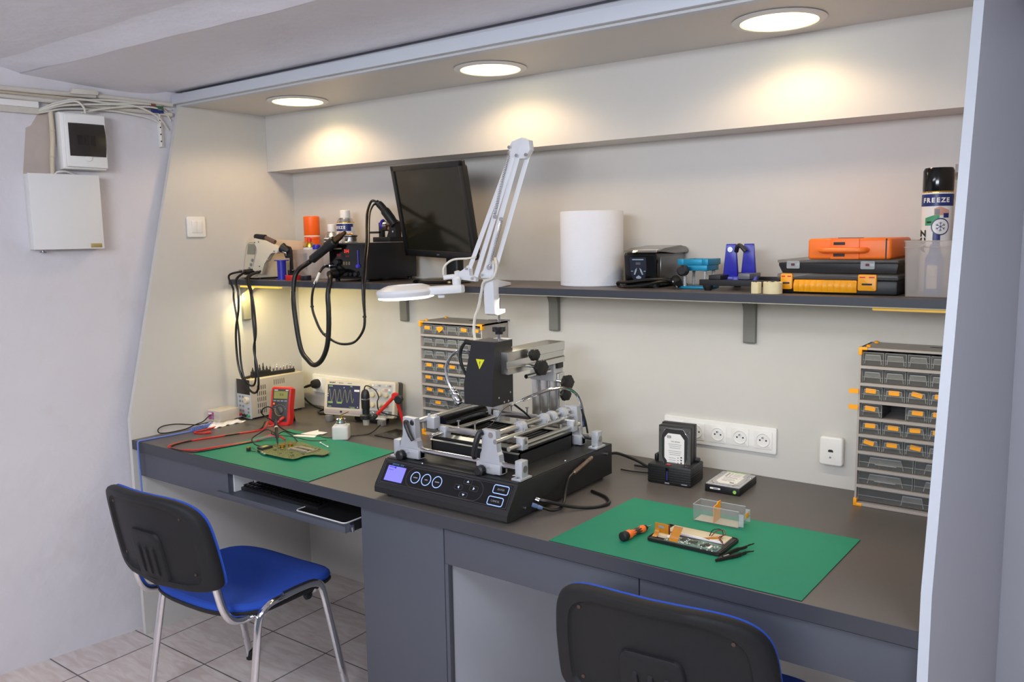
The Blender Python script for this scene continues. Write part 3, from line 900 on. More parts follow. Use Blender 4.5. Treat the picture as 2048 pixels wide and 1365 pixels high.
# ---- desoldering station with stand and gun
t = thing('desoldering_station', 'beige desoldering station with grey display at the left end of the shelf', 'soldering station', (0.075, -0.17, ZS), -0.12)
T = local(t)
b = MB(CREAM, T)
b.prism([(-0.135, 0.006), (-0.125, 0.010), (-0.100, 0.152), (-0.085, 0.164), (0.13, 0.150), (0.135, 0.14), (0.135, 0.006)], -0.068, 0.068, YZ, .004)
b.build('case', t)
PX = T @ TX((0, -0.1125, 0.082)) @ RX(-math.atan2(0.025, 0.142)) @ FACE     # sloped front panel
b = MB(LCDG, PX); b.prism(rrect(.056, .042, .002), .0035, .005, TX((-0.006, .040, 0))); b.build('display', t, label='grey display')
b = MB(INKG, PX)
b.tube([(p[0] - .012, p[1], .004) for p in rrect(.075, .135, .03, 5)], .0008, 4, smooth=False, closed=True); b.build('panel_outline', t)
for k, (px, py) in enumerate(((.010, -.006), (.003, -.024), (-.006, -.041))):
    b = MB(INKG, PX); b.lathe([(.0065, .003), (.0065, .0055), (.005, .0062), (.0002, .0062)], TX((px, py, 0)), 16); b.build('button', t, label='grey button')
b = MB(RUB, T)
b.cyl((0.03, -0.128, 0.032), (0.03, -0.165, 0.030), .011); b.build('socket', t)
b = MB(NICKEL, T); b.cyl((-0.03, -0.126, 0.03), (-0.03, -0.155, 0.033), .007); b.build('socket', t)
for px, py in ((-.055, -.11), (.055, -.11), (-.055, .12), (.055, .12)):
    b = MB(RUB, T); b.cyl((px, py, 0), (px, py, .008), .009); b.build('foot', t)
# stand
t = thing('gun_stand', 'black sheet metal stand holding the desoldering gun', 'tool stand', (0.225, -0.20, ZS), 0)
b = MB(BLKM)
b.box(0.185, 0.275, -0.240, -0.212, ZS + 0.0005, ZS + 0.006, .001)
b.prism([(0.258, ZS + .004), (0.272, ZS + .004), (0.270, ZS + .115), (0.262, ZS + .13), (0.238, ZS + .135), (0.228, ZS + .105), (0.236, ZS + .085), (0.262, ZS + .085)], -0.005, 0.005, TX((0, -0.245, 0)) @ RX(math.pi / 2))
b.build('plate', t)
b = MB(BLKM); b.lathe([(.012, 0), (.020, .03), (.021, .034)], axis_m((0.252, -0.246, ZS + .11), (0.215, -0.262, ZS + .135)), 20, cap=False)
b.build('holder_cone', t)
b = MB(STEEL); b.cyl((0.246, -0.251, ZS + .098), (0.246, -0.254, ZS + .098), .003, seg=10); b.build('screw', t)
# gun (pistol shape in a plane facing the room)
t = thing('desoldering_gun', 'cream desoldering gun with black rear cap, hanging in its stand above the shelf', 'desoldering gun', (0.16, -0.285, ZS + .07), 0)
G = TX((0.165, -0.285, ZS + 0.115)) @ RZ(0.30) @ FACE
b = MB(CREAM, G)
b.prism([(-.052, .040), (-.046, .053), (.005, .042), (.058, .018), (.066, .008), (.060, -.008), (.050, -.012), (.036, -.004), (.024, -.010), (.014, -.034), (.008, -.040), (.004, -.034), (-.004, -.050), (-.020, -.095), (-.064, -.078), (-.060, -.070), (-.030, .000), (-.034, .018), (-.052, .028)], -.014, .014, None, .004)
b.build('body', t)
b = MB(BLK, G); b.cyl((-.045, .056, 0), (-.002, .052, 0), .013); b.lathe([(.013, 0), (.010, .006), (.0002, .007)], axis_m((-.045, .056, 0), (-.06, .050, 0)), 20); b.build('rear_cap', t, label='black rear cap')
b = MB(mat('brown_filter_tube', (120, 96, 84), .25, alpha=.8), G); b.cyl((-.002, .052, 0), (.042, .034, 0), .0095); b.build('filter_tube', t, label='brown glass filter tube')
b = MB(NICKEL, G); b.cyl((.062, .006, 0), (.092, -.012, 0), .006, .003); b.build('nozzle', t)
b = MB(CHIP, G)
for px, py in ((-.045, .034), (-.026, .036), (.045, -.002), (-.028, -.062)): b.lathe([(.0025, .0141), (.0025, .0146)], TX((px, py, 0)), 10)
b.build('screw', t)
b = MB(WIREB)
b.tube([(0.134, -0.30, ZS + .035), (0.128, -0.36, ZS + .01), (0.182, -0.385, 1.30), (0.186, -0.385, 1.20), (0.191, -0.385, 1.11), (0.186, -0.385, 1.03), (0.186, -0.385, 0.97), (0.172, -0.385, 0.933), (0.142, -0.385, 0.928), (0.108, -0.385, 0.955), (0.093, -0.385, 1.02), (0.091, -0.385, 1.12), (0.084, -0.385, 1.19), (0.070, -0.385, 1.27), (0.070, -0.385, 1.315), (0.028, -0.372, 1.368), (0.065, -0.335, ZS + .034)], .0042, 8)
b.build('cable', t, label='black cable hanging below the shelf')
b = MB(WIREB)
b.tube([(0.145, -0.30, ZS + .035), (0.143, -0.36, ZS + .01), (0.200, -0.392, 1.30), (0.210, -0.392, 1.21), (0.210, -0.392, 1.14), (0.192, -0.392, 1.08), (0.206, -0.392, 1.01), (0.210, -0.392, 0.94), (0.193, -0.392, 0.905), (0.158, -0.392, 0.905), (0.113, -0.392, 0.945), (0.086, -0.392, 1.0), (0.078, -0.392, 1.08), (0.084, -0.392, 1.16), (0.106, -0.392, 1.23), (0.111, -0.392, 1.30), (0.092, -0.385, 1.352), (0.10, -0.345, ZS + .034)], .0046, 8)
b.build('hose', t, label='black hose hanging below the shelf')

# ---- small things on the shelf front
t = thing('wire_spool', 'empty looking dark blue wire spool standing in front of the desoldering station', 'spool', (0.243, -0.276, ZS))
b = MB(BLUE, local(t))
b.lathe([(.027, 0), (.027, .003), (.0175, .0035), (.0175, .074), (.029, .0745), (.029, .078), (.0002, .078)], None, 28)
b.build('spool', t)
t = thing('tape_roll', 'small black and red stack of tape rolls beside the blue spool', 'tape', (0.326, -0.290, ZS))
b = MB(RED, local(t)); b.lathe([(.0285, 0), (.029, .001), (.029, .0195), (.0285, .020), (.0002, .020)], None, 32); b.build('red_roll', t, label='red roll')
b = MB(BLKG, local(t)); b.lathe([(.0185, .020), (.019, .021), (.019, .039), (.018, .040), (.0002, .040)], None, 32); b.build('black_roll', t, label='black roll')
t = thing('tin_lid', 'small flat dark tin with bright rim right of the red tape', 'tin', (0.397, -0.285, ZS))
b = MB(mat('dark_tin_side', (62, 60, 78), .3, .5), local(t)); b.lathe([(.021, 0), (.0215, .001), (.0215, .018)], None, 28); b.build('body', t)
b = MB(STEEL, local(t)); b.lathe([(.0215, .018), (.022, .0195), (.020, .0205), (.0002, .020)], None, 28); b.build('lid', t)
b = MB(WIREB); b.prism([(0.06, ZS + .0005), (0.245, ZS + .0005), (0.245, ZS + .004), (0.06, ZS + .004)], 0.262, 0.282, RX(math.pi / 2))
tag(b.build('tool_strip'), 'flat black tool lying under the desoldering station front', 'tool')

# ---- hot air and soldering station
t = thing('rework_station', 'black hot air and soldering station with red display on the shelf, left of the monitor', 'soldering station', (0.66, -0.17, ZS), 0.0)
x0, x1, y0, y1 = 0.548, 0.748, -0.295, -0.03
b = MB(BLKM); b.box(x0, x1, y0, y1, ZS + .010, ZS + .142, .003); b.build('case', t)
b = MB(BLKG); b.box(x0 + .006, x1 - .006, y0 - .004, y0, ZS + .016, ZS + .136, .001); b.build('front_panel', t)
F0 = TX((0, y0 - .004, 0)) @ FACE
b = MB(SEG, F0); b.text('314', .017, TX((0.648, ZS + .112, .0002)), .0003, bold=.0004); b.build('display', t, label='red glowing digits')
b = MB(mat('dim_red_print', (110, 24, 30), .5), F0); b.prism(rrect(.022, .010, .001), 0, .0004, TX((0.606, ZS + .098, 0))); b.prism(rrect(.02, .006, .001), 0, .0004, TX((0.652, ZS + .094, 0))); b.build('print', t, label='dim red print')
b = MB(mat('gold_print', (120, 104, 70), .5), F0)
b.prism(rrect(.044, .005, .001), 0, .0004, TX((0.600, ZS + .122, 0)))
for k in range(3): b.prism(rrect(.009, .012, .001), 0, .0004, TX((0.632 + k * .014, ZS + .068, 0)))
b.build('print', t, label='gold coloured print')
b = MB(mat('violet_knob', (70, 60, 210), .3, emit=.12), F0); b.tube([(0.7105, ZS + .116, .003), (0.7105, ZS + .062, .003)], .0016, 6, smooth=False); b.cyl((0.7105, ZS + .058, .0), (0.7105, ZS + .058, .010), .006); b.build('airflow_gauge', t, label='violet air flow gauge')
for px, pz, rr in ((0.600, .072, .012), (0.654, .028, .007), (0.676, .028, .007), (0.700, .028, .009)):
    b = MB(BLK, F0 @ TX((px, ZS + pz, 0))); b.lathe([(rr, 0), (rr * .92, .012), (rr * .8, .013), (.0002, .013)], None, 18); b.build('knob', t)
b = MB(STEEL, F0 @ TX((0.560, ZS + .058, 0))); b.lathe([(.009, 0), (.009, .012), (.006, .014), (.006, .03), (.0002, .03)], None, 18); b.build('iron_socket', t)
b = MB(BLK, F0 @ TX((0.585, ZS + .028, 0))); b.lathe([(.017, 0), (.016, .02), (.012, .034), (.0002, .035)], None, 20); b.build('hose_outlet', t)
for px in (x0 + .02, x1 - .02):
    for py in (y0 + .02, y1 - .02):
        b = MB(RUB); b.cyl((px, py, ZS), (px, py, ZS + .011), .009, seg=14); b.build('foot', t)
b = MB(BLKM); b.box(x0 - .022, x0, -0.27, -0.20, ZS + .075, ZS + .130, .002); b.build('wand_holder', t)
# hot-air wand lying in the holder, with its thick hose looping below the shelf
t = thing('hot_air_wand', 'black hot air wand resting on the black station, with a thick hose loop', 'hot air tool', (0.55, -0.33, ZS + .10))
P0, P1 = Vector((0.484, -0.325, 1.432)), Vector((0.571, -0.320, 1.481))
d = (P1 - P0).normalized()
b = MB(BLK); b.lathe([(.011, 0), (.0165, .006), (.0165, .10), (.014, .108)], axis_m(P0, P1), 24); b.build('handle', t)
b = MB(BLK); b.lathe([(.0185, .098), (.0205, .100), (.0205, .140), (.017, .145)], axis_m(P0, P1), 24); b.build('collar', t)
b = MB(mat('heat_blued_steel', (120, 96, 70), .3, 1.0), ); b.lathe([(.012, .143), (.012, .175), (.008, .185), (.007, .205), (.0002, .205)], axis_m(P0, P1), 20); b.build('nozzle', t, label='bronze coloured steel nozzle')
b = MB(WIREB)
b.tube([P0, P0 - d * .02, (0.452, -0.375, 1.385), (0.447, -0.390, 1.31), (0.452, -0.39, 1.215), (0.475, -0.39, 1.10), (0.512, -0.39, 1.060), (0.548, -0.39, 1.043), (0.590, -0.39, 1.065), (0.622, -0.39, 1.115), (0.636, -0.39, 1.18), (0.640, -0.39, 1.25), (0.638, -0.388, 1.31), (0.632, -0.37, 1.36), (0.606, -0.345, 1.379), (0.585, -0.328, 1.379)], .0092, 12)
b.build('hose', t, label='thick black hose loop hanging below the shelf')
# soldering iron in its stand on top of the station, with its cord
t = thing('soldering_iron_stand', 'black soldering iron stand on top of the black station beside the monitor', 'tool stand', (0.72, -0.2, ZS + .143))
b = MB(BLKM); zt = ZS + .1425
b.box(0.655, 0.745, -0.17, -0.08, zt + .001, zt + .020, .002)
b.box(0.648, 0.668, -0.13, -0.115, zt + .018, zt + .075, .001)
b.box(0.575, 0.660, -0.13, -0.12, zt + .034, zt + .042, .001)
b.prism([(0.70, zt + .018), (0.748, zt + .018), (0.748, zt + .075), (0.728, zt + .085)], .110, .140, RX(math.pi / 2))
b.build('frame', t)
b = MB(STEEL); b.lathe([(.010, 0), (.019, .002), (.019, .026), (.012, .03)], axis_m((0.662, -0.125, zt + .062), (0.70, -0.115, zt + .060)), 24); b.build('holder_tube', t, label='bright steel holder tube')
b = MB(mat('violet_ring', (70, 50, 190), .35)); b.torus((0.668, -0.125, zt + .066), (1, .2, 0), .018, .004, 24, 8); b.build('ring', t, label='violet ring')
b = MB(mat('copper_coil', (150, 92, 50), .35, .9)); b.tube([(0.69 + .004 * k, -0.12 + .014 * math.cos(k * 1.6), zt + .052 + .014 * math.sin(k * 1.6)) for k in range(10)], .0018, 6); b.build('coil', t, label='copper coloured coil')
b = MB(STEEL); b.cyl((0.735, -0.141, zt + .04), (0.735, -0.143, zt + .04), .004, seg=12); b.build('screw', t)
t = thing('soldering_iron', 'black soldering iron stuck in its stand, cord arching up and looping below the shelf', 'soldering iron', (0.71, -0.22, zt + .10))
b = MB(BLK)
b.tube([(0.745, -0.140, zt + .065), (0.715, -0.147, zt + .105), (0.688, -0.155, zt + .138), (0.672, -0.161, zt + .150)], [.017, .018, .014, .011], 14)
b.build('handle', t)
b = MB(WIREB)
b.tube([(0.674, -0.158, 1.643), (0.660, -0.165, 1.650), (0.655, -0.175, 1.642), (0.672, -0.21, 1.605), (0.698, -0.24, 1.562), (0.746, -0.29, 1.500), (0.792, -0.35, 1.428), (0.818, -0.385, 1.362), (0.822, -0.390, 1.296), (0.824, -0.388, 1.235), (0.815, -0.388, 1.19), (0.778, -0.388, 1.150), (0.735, -0.388, 1.134), (0.675, -0.388, 1.135), (0.60, -0.388, 1.166), (0.562, -0.388, 1.22), (0.548, -0.388, 1.265), (0.556, -0.388, 1.32), (0.565, -0.375, 1.362), (0.557, -0.345, 1.395), (0.560, -0.330, 1.408)], .0048, 10)
b.build('cord', t, label='black cord looping below the shelf')
b = MB(WIREB)
b.tube([(0.676, -0.160, 1.638), (0.668, -0.172, 1.634), (0.676, -0.200, 1.606), (0.704, -0.235, 1.560), (0.756, -0.29, 1.492), (0.804, -0.35, 1.418), (0.829, -0.387, 1.352), (0.830, -0.392, 1.30), (0.828, -0.391, 1.24)], .004, 8)
b.build('cord', t, label='thinner parallel cord')
b = MB(WIREB)
for q in ((0.824, -0.389, 1.236), (0.735, -0.388, 1.134), (0.608, -0.388, 1.162), (0.548, -0.388, 1.262)): b.lathe([(.0068, -.003), (.0068, .003)], TX(q), 10)
b.build('cable_tie', t)
b = MB(WHITE); b.tube([(0.561, -0.383, 1.345), (0.566, -0.372, 1.366), (0.562, -0.358, 1.384)], .0056, 8); b.build('cord_sleeve', t, label='white sleeve on the cord')
# tip cleaner
t = thing('tip_cleaner', 'round aluminium tip cleaner with brass wool on the black station', 'tip cleaner', (0.598, -0.235, zt))
b = MB(ALUB, local(t)); b.lathe([(.030, .001), (.031, .003), (.028, .006), (.028, .022), (.031, .026), (.031, .029), (.026, .029)], None, 32); b.build('cup', t)
b = MB(BRASS, local(t))
for k in range(40):
    a = random.random() * 6.28; r = random.random() * .02
    b.tube([(r * math.cos(a), r * math.sin(a), .028 + random.random() * .006), (r * math.cos(a) + random.uniform(-.008, .008), r * math.sin(a) + random.uniform(-.008, .008), .031 + random.random() * .006)], .0009, 4, smooth=False)
o = b.build('brass_wool', t); o['kind'] = 'stuff'

# ---- monitor
t = thing('monitor', 'black flat screen monitor tilted on its stand on the shelf', 'monitor', (1.03, -0.19, ZS), -0.266)
MT = TX((1.0, -0.215, 1.600)) @ RZ(-0.266) @ RX(0.186) @ RY(0.03) @ FACE
w, h = .444, .331
b = MB(BLK, MT)
b.prism(rrect(w, h, .004), -.012, 0.0, TX((0, 0, 0)), .0015)
b.prism(rrect(w - .03, h - .03, .01), -.032, -.012, None, .008)
b.build('housing', t)
b = MB(BLK, MT)
for (cx_, cy_, sx, sy) in ((0, h / 2 - .0095, w, .019), (0, -h / 2 + .012, w, .024), (-w / 2 + .0095, 0, .019, h), (w / 2 - .0095, 0, .019, h)):
    b.box(cx_ - sx / 2, cx_ + sx / 2, cy_ - sy / 2, cy_ + sy / 2, 0, .006, .0015)
b.build('bezel', t)
b = MB(SCREEN, MT); b.box(-w / 2 + .019, w / 2 - .019, -h / 2 + .024, h / 2 - .019, .0, .0012); b.build('screen', t, label='dark screen')
b = MB(INKG, MT); b.text('acer', .009, TX((0.0, -h / 2 + .012, .0062)), .0002); b.build('lettering', t)
b = MB(BLK); b.prism(rrect(.07, .035, .01), 0, 0.21, TX((1.055, -0.165, ZS + .010)) @ RZ(-.266)); b.build('stand_neck', t)
b = MB(BLKG, TX((1.035, -0.215, ZS)) @ RZ(-.266)); b.lathe([(.112, 0), (.114, .003), (.108, .010), (.06, .016), (.0002, .017)], Matrix.Diagonal((1.0, .85, 1, 1)), 40); b.build('stand_base', t)

# ---- magnifier lamp clamped to the shelf edge
t = thing('magnifier_lamp', 'white articulated magnifier lamp clamped to the front edge of the shelf', 'lamp', (1.375, -0.36, ZS))
LW_ = mat('white_lamp_enamel', (226, 228, 232), 0.35, var=.015)
b = MB(LW_)
b.prism([(-0.385, 1.376), (-0.360, 1.376), (-0.345, 1.372), (-0.290, 1.362), (-0.290, 1.3525), (-0.357, 1.3525), (-0.357, 1.280), (-0.322, 1.280), (-0.322, 1.268), (-0.362, 1.262), (-0.378, 1.268)], 1.352, 1.392, YZ, .002)
b.build('clamp', t)
b = MB(STEEL); b.cyl((1.374, -0.333, 1.238), (1.374, -0.333, 1.326), .0045, seg=14); b.cyl((1.374, -0.333, 1.326), (1.374, -0.333, 1.3295), .009, seg=16)
b.tube([(1.34, -0.345, 1.2445), (1.408, -0.321, 1.2445)], .0025, 8, smooth=False); b.build('clamp_screw', t, label='brass tinted steel screw')
E0 = Vector((1.362, -0.372, 1.392)); EL = Vector((1.507, -0.372, 1.775)); HJ = Vector((1.318, -0.386, 1.385))
# lower arm: parallel pair; upper arm folded back: parallel pair
def bar(b, a, c, wd=.009, th=.006): b.tube([a, c], wd / 2, 8, smooth=False, flat=th / wd)
def off(v, dx, dy=0): return v + Vector((dx, dy, 0))
b = MB(LW_); bar(b, off(E0, -.004, -.010), off(EL, -.004, -.010), .019, .005); bar(b, off(E0, .020, .006), off(EL, .022, .006), .017, .005); b.build('lower_arm', t)
b = MB(LW_); bar(b, off(HJ, -.016, 0) + Vector((0, 0, .026)), off(EL, -.038, -.004) + Vector((0, 0, -.012)), .017, .005); bar(b, off(HJ, 0.008, 0), off(EL, -.022, -.008), .018, .005); b.build('upper_arm', t)
b = MB(LW_)
b.prism([(-.044, -.030), (-.048, -.004), (-.036, .014), (.000, .022), (.026, .012), (.030, -.016), (.012, -.040), (-.020, -.040)], -.012, .012, TX(EL) @ FACE, .003)
b.build('elbow', t)
b = MB(LW_)
b.prism([(-.020, -.012), (.030, -.012), (.032, .030), (.018, .042), (-.004, .018), (-.020, .004)], -.012, .010, TX(E0 + Vector((0, 0, .0))) @ FACE, .002)
b.build('base_joint', t)
b = MB(LW_)
b.prism([(-.060, -.010), (.012, -.016), (.014, -.004), (-.012, .002), (-.010, .024), (-.020, .034), (-.038, .018), (-.060, .012)], -.009, .009, TX(HJ + Vector((.0, 0, 0))) @ FACE, .002)
b.tube([HJ + Vector((-.06, -.002, 0)), HJ + Vector((-.10, -.03, -.004))], .008, 10, smooth=False)
b.lathe([(.009, -.016), (.009, .016)], TX(HJ + Vector((-.062, -.004, 0))) @ RX(.3), 14)
b.build('head_joint', t)
for q, r_ in ((EL + Vector((-.040, -.016, -.004)), .005), (EL + Vector((.020, -.016, -.030)), .005), (EL + Vector((-.014, -.016, -.030)), .005), (E0 + Vector((.020, -.016, .022)), .008), (E0 + Vector((-.010, -.016, -.002)), .004), (HJ + Vector((.004, -.012, -.006)), .004), (HJ + Vector((-.018, -.012, .024)), .004), (Vector((1.408, -.388, 1.568)), .006), (Vector((1.432, -.388, 1.560)), .006)):
    b = MB(STEEL); b.cyl(q, q + Vector((0, -.005, 0)), r_, seg=14); b.build('bolt', t)
def spring(p, q, r_, n, w_=.0012):
    p, q = Vector(p), Vector(q); T_ = axis_m(p, q); L_ = (q - p).length
    return [T_ @ Vector((r_ * math.cos(k * .9), r_ * math.sin(k * .9), L_ * k / n)) for k in range(n + 1)]
b = MB(STEEL); b.tube(spring((1.406, -.388, 1.575), EL + Vector((-.044, -.012, -.012)), .0045, 260), .0011, 4, smooth=False); b.build('spring', t)
b = MB(STEEL); b.tube(spring((1.432, -.388, 1.555), E0 + Vector((.022, -.018, .026)), .0042, 240), .0011, 4, smooth=False); b.build('spring', t)
HC = Vector((1.124, -0.492, 1.336))
HT_ = TX(HC) @ RZ(math.radians(30)) @ RY(-0.05) @ Matrix.Diagonal((.81, .81, 1, 1))
b = MB(LW_, HT_)
b.lathe([(.104, -.016), (.114, -.006), (.116, .002), (.112, .010), (.085, .020), (.070, .024), (.066, .020), (.066, -.012)], None, 48, cap=False)
b.prism([(.09, -.045), (.19, -.034), (.225, -.020), (.235, 0), (.225, .020), (.19, .034), (.09, .045)], -.012, .014, None, .006)
b.box(.128, .155, -.008, .008, -.024, -.010, .003)
b.build('shade', t)
b = MB(LAMPGLOW, HT_); b.lathe([(.108, -.0130), (.110, -.017), (.090, -.021), (.072, -.019), (.070, -.012)], None, 48, cap=False); b.build('ring_tube', t, label='glowing white ring')
b = MB(mat('magnifier_glass', (214, 226, 226), .05, alpha=.25), HT_); b.lathe([(.066, .002), (.05, .006), (.0002, .009)], None, 32, cap=False); b.lathe([(.066, -.002), (.05, -.006), (.0002, -.009)], None, 32, cap=False); b.build('lens', t)
b = MB(LW_, HT_); b.lathe([(.016, .012), (.017, .018), (.017, .034), (.012, .040), (.0002, .041)], TX((.205, 0, 0)), 20)
b.build('swivel', t)
b = MB(CABLEW); b.tube([HJ + Vector((-.10, -.03, .004)), HJ + Vector((-.098, -.028, .03)), HJ + Vector((-.072, -.015, .052)), HJ + Vector((-.02, -.005, .056)), HJ + Vector((.01, 0, .06))], .0034, 8)
b.build('cable', t)
b = MB(CABLEW); b.tube([E0 + Vector((.03, -.0, .05)), E0 + Vector((.044, -.012, .02)), E0 + Vector((.035, -.02, -.01)), (1.362, -.392, 1.368), (1.348, -.388, 1.335), (1.336, -.388, 1.29), (1.318, -.386, 1.25), (1.312, -.384, 1.21), (1.316, -.382, 1.17), (1.32, -.38, 1.13), (1.33, -.36, 1.06), (1.34, -.33, .95)], .0046, 8)
b.build('cable', t, label='white cable hanging behind the black head')
l = bpy.data.lights.new('ring_lamp', 'AREA'); l.shape = 'DISK'; l.size = .15; l.energy = .6; l.color = (1, .95, .82)
lo = bpy.data.objects.new('ring_lamp', l); COL.objects.link(lo); lo.parent = t; lo.matrix_world = TX(HC + Vector((0, 0, -.024)))
lo.matrix_parent_inverse = WM[t].inverted(); lo.location = HC + Vector((0, 0, -.024))

# ---- paper roll
t = thing('paper_towel_roll', 'big white paper towel roll standing on the middle of the shelf', 'paper towel roll', (1.610, -0.155, ZS))
b = MB(TISSUE, local(t)); b.lathe([(.022, .0005), (.097, .0005), (.0985, .002), (.0985, .228), (.0975, .2305), (.022, .2305)], None, 64, cap=False)
b.lathe([(.0985, .012), (.0988, .0125)], None, 64, cap=False)
b.build('roll', t)
b = MB(mat('cardboard_core', (190, 170, 140), .8), local(t)); b.lathe([(.0222, .001), (.0222, .229)], None, 24, cap=False); b.lathe([(.0205, .001), (.0205, .229)], None, 24, cap=False); b.build('core', t)

# ---- ultrasonic cleaner
t = thing('ultrasonic_cleaner', 'glossy black ultrasonic cleaner with steel grey lid right of the paper roll', 'ultrasonic cleaner', (1.765, -0.13, ZS), -0.24 + .5)
t.rotation_euler = (0, 0, 0.05); t.location = (1.818, -0.128, ZS); WM[t] = TX((1.818, -0.128, ZS)) @ RZ(.05)
T = local(t)
b = MB(BLKG, T)
b.prism([(-.108, .004), (-.119, .095), (-.113, .104), (.10, .104), (.10, .004)], -.052, .052, YZ, .009, 3)
b.build('body', t)
b = MB(mat('reflective_dark_steel', (96, 98, 100), .22, .8), T)
b.box(.0500, .0535, -.085, .10, .008, .092, .001); b.build('side_cover', t, label='shiny dark steel side')
b = MB(mat('smoked_lid', (110, 108, 102), .18, .55), T)
b.prism([(-.112, .1045), (-.106, .110), (-.06, .116), (.06, .122), (.105, .118), (.128, .108), (.124, .0985), (.02, .0985), (-.06, .1045)], -.054, .056, YZ, .003)
b.build('lid', t, label='grey metallic lid')
b = MB(CHR, T); b.prism([(-.119, .1042), (-.114, .110), (-.098, .1135), (-.098, .1042)], -.022, .052, YZ, .001); b.build('lid_latch', t)
FP = T @ TX((-.004, -.1138, .056)) @ RX(math.atan2(.011, .091)) @ FACE
b = MB(mat('dark_blue_panel', (36, 40, 52), .3), FP); b.prism([(-.026, .034), (.026, .034), (.026, .0), (.020, -.028), (.010, -.036), (-.010, -.036), (-.020, -.028), (-.026, 0)], .0005, .002); b.build('control_panel', t)
b = MB(mat('pale_print', (160, 176, 186), .4), FP)
b.prism(rrect(.036, .003, .001), .002, .0024, TX((0, .028, 0)))
for a in (-1, 1):
    b.prism([(a * .004, .004), (a * .010, -.002), (a * .015, -.016), (a * .011, -.017), (a * .006, -.006)][::a], .002, .0025)
    b.prism(rrect(.007, .002, .0005), .002, .0024, TX((a * .020, -.006, 0)))
b.prism([(-.009, -.024), (0, -.018), (.009, -.024), (.006, -.028), (-.006, -.028)], .002, .0025)
b.build('buttons', t, label='pale buttons')
b = MB(INKG, FP); b.text('000', .010, TX((0, .016, .002)), .0002); b.build('digits', t)
b = MB(RUB, T)
for px in (-.04, .04):
    for py in (-.09, .085): b.cyl((px, py, 0), (px, py, .006), .009, seg=12)
b.build('feet', t)
b = MB(WIREB)
b.tube([(1.765, -.260, ZS + .006), (1.80, -.278, ZS + .006), (1.85, -.268, ZS + .010), (1.89, -.235, ZS + .020), (1.915, -.19, ZS + .012), (1.92, -.13, ZS + .006)], .0045, 8)
b.tube([(1.765, -.260, ZS + .006), (1.766, -.268, ZS + .017), (1.80, -.272, ZS + .019), (1.85, -.256, ZS + .026), (1.895, -.225, ZS + .026), (1.922, -.215, ZS + .026)], .0045, 8)
b.build('cable', t)
b = MB(RUB); b.lathe([(.006, 0), (.013, .006), (.014, .03), (.011, .036)], axis_m((1.922, -.215, ZS + .030), (1.950, -.245, ZS + .010)), 18); b.build('plug', t, label='black plug')
b = MB(CHR); b.cyl((1.940, -.247, ZS + .012), (1.950, -.258, ZS + .005), .0025, seg=10); b.cyl((1.926, -.238, ZS + .024), (1.934, -.252, ZS + .022), .0025, seg=10); b.build('plug_pins', t)

# ---- turquoise reballing fixture
t = thing('reballing_fixture', 'turquoise metal fixture on four springs, right of the black cleaner', 'fixture', (1.984, -0.186, ZS), 0.02)
T = local(t)
b = MB(TEAL, T); b.box(-.045, .045, -.04, .04, .001, .008, .001); b.build('base_plate', t)
b = MB(TEAL, T)
for sx in (-1, 1): b.box(sx * .036 - .009, sx * .036 + .009, -.048, .048, .068, .085, .001)
for sy in (-1, 1): b.box(-.027, .027, sy * .040 - .0078, sy * .040 + .0078, .068, .0845, .001)
b.box(-.039, .041, -.044, .044, .052, .068, .001)
b.build('top_block', t)
for sx in (-.030, .030):
    for sy in (-.032, .032):
        b = MB(mat('bright_zinc', (226, 226, 222), .35, .3), T); b.cyl((sx, sy, .007), (sx, sy, .053), .003, seg=10)
        b.tube([(sx + .0048 * math.cos(k * .8), sy + .0048 * math.sin(k * .8), .008 + .044 * k / 80) for k in range(81)], .0011, 4, smooth=False); b.build('spring_post', t, label='bright spring on a post')
b = MB(BLK, T); b.cyl((-.018, -.044, .058), (-.018, -.066, .056), .004, seg=12); b.lathe([(.010, 0), (.0155, .003), (.0155, .018), (.011, .022), (.0002, .022)], axis_m((-.018, -.062, .054), (-.018, -.09, .054)), 24); b.build('knob', t, label='black knob')

# ---- blue circuit board holder
t = thing('board_holder', 'circuit board holder with two dark blue uprights on black rails', 'board holder', (2.11, -0.18, ZS), 0)
b = MB(BLKM)
b.prism([(2.020, ZS + .014), (2.30, ZS + .014), (2.30, ZS + .030), (2.020, ZS + .030)], .250, .268, RX(math.pi / 2), .001)
b.build('rail', t)
b = MB(BLKM); b.box(2.040, 2.24, -0.075, -0.060, ZS + .014, ZS + .030, .001); b.build('rail', t)
b = MB(BLKM); b.box(2.046, 2.080, -0.266, -0.062, ZS + .0305, ZS + .042, .001); b.build('cross_plate', t)
for q in ((2.042, -.259), (2.27, -.259), (2.052, -.068), (2.225, -.068)):
    b = MB(RUB); b.lathe([(.009, 0), (.014, .010), (.014, .0145)], TX((q[0], q[1], ZS)), 20); b.build('foot', t)
def upright(cx, cy):
    b = MB(BLUE)
    T_ = TX((cx, cy, 0)) @ RZ(.25)
    prof = [(-.021, ZS + .032), (.021, ZS + .032), (.0135, ZS + .120), (.0125, ZS + .126), (-.0125, ZS + .126), (-.0135, ZS + .120)]
    b.prism(prof, -.011, .011, T_ @ RX(math.pi / 2), .003)
    b.prism([(-.026, ZS + .026), (.026, ZS + .026), (.024, ZS + .036), (-.024, ZS + .036)], -.017, .017, T_ @ RX(math.pi / 2), .001)
    b.box(.010, .026, -.045, -.012, ZS + .012, ZS + .038, .002, T_)
    return b.build('upright', t)
upright(2.082, -.195); upright(2.120, -.160)
b = MB(STEEL); b.cyl((2.084, -.2065, ZS + .111), (2.085, -.2120, ZS + .111), .0072, seg=20); b.build('pivot_bolt', t)
b = MB(BLK)
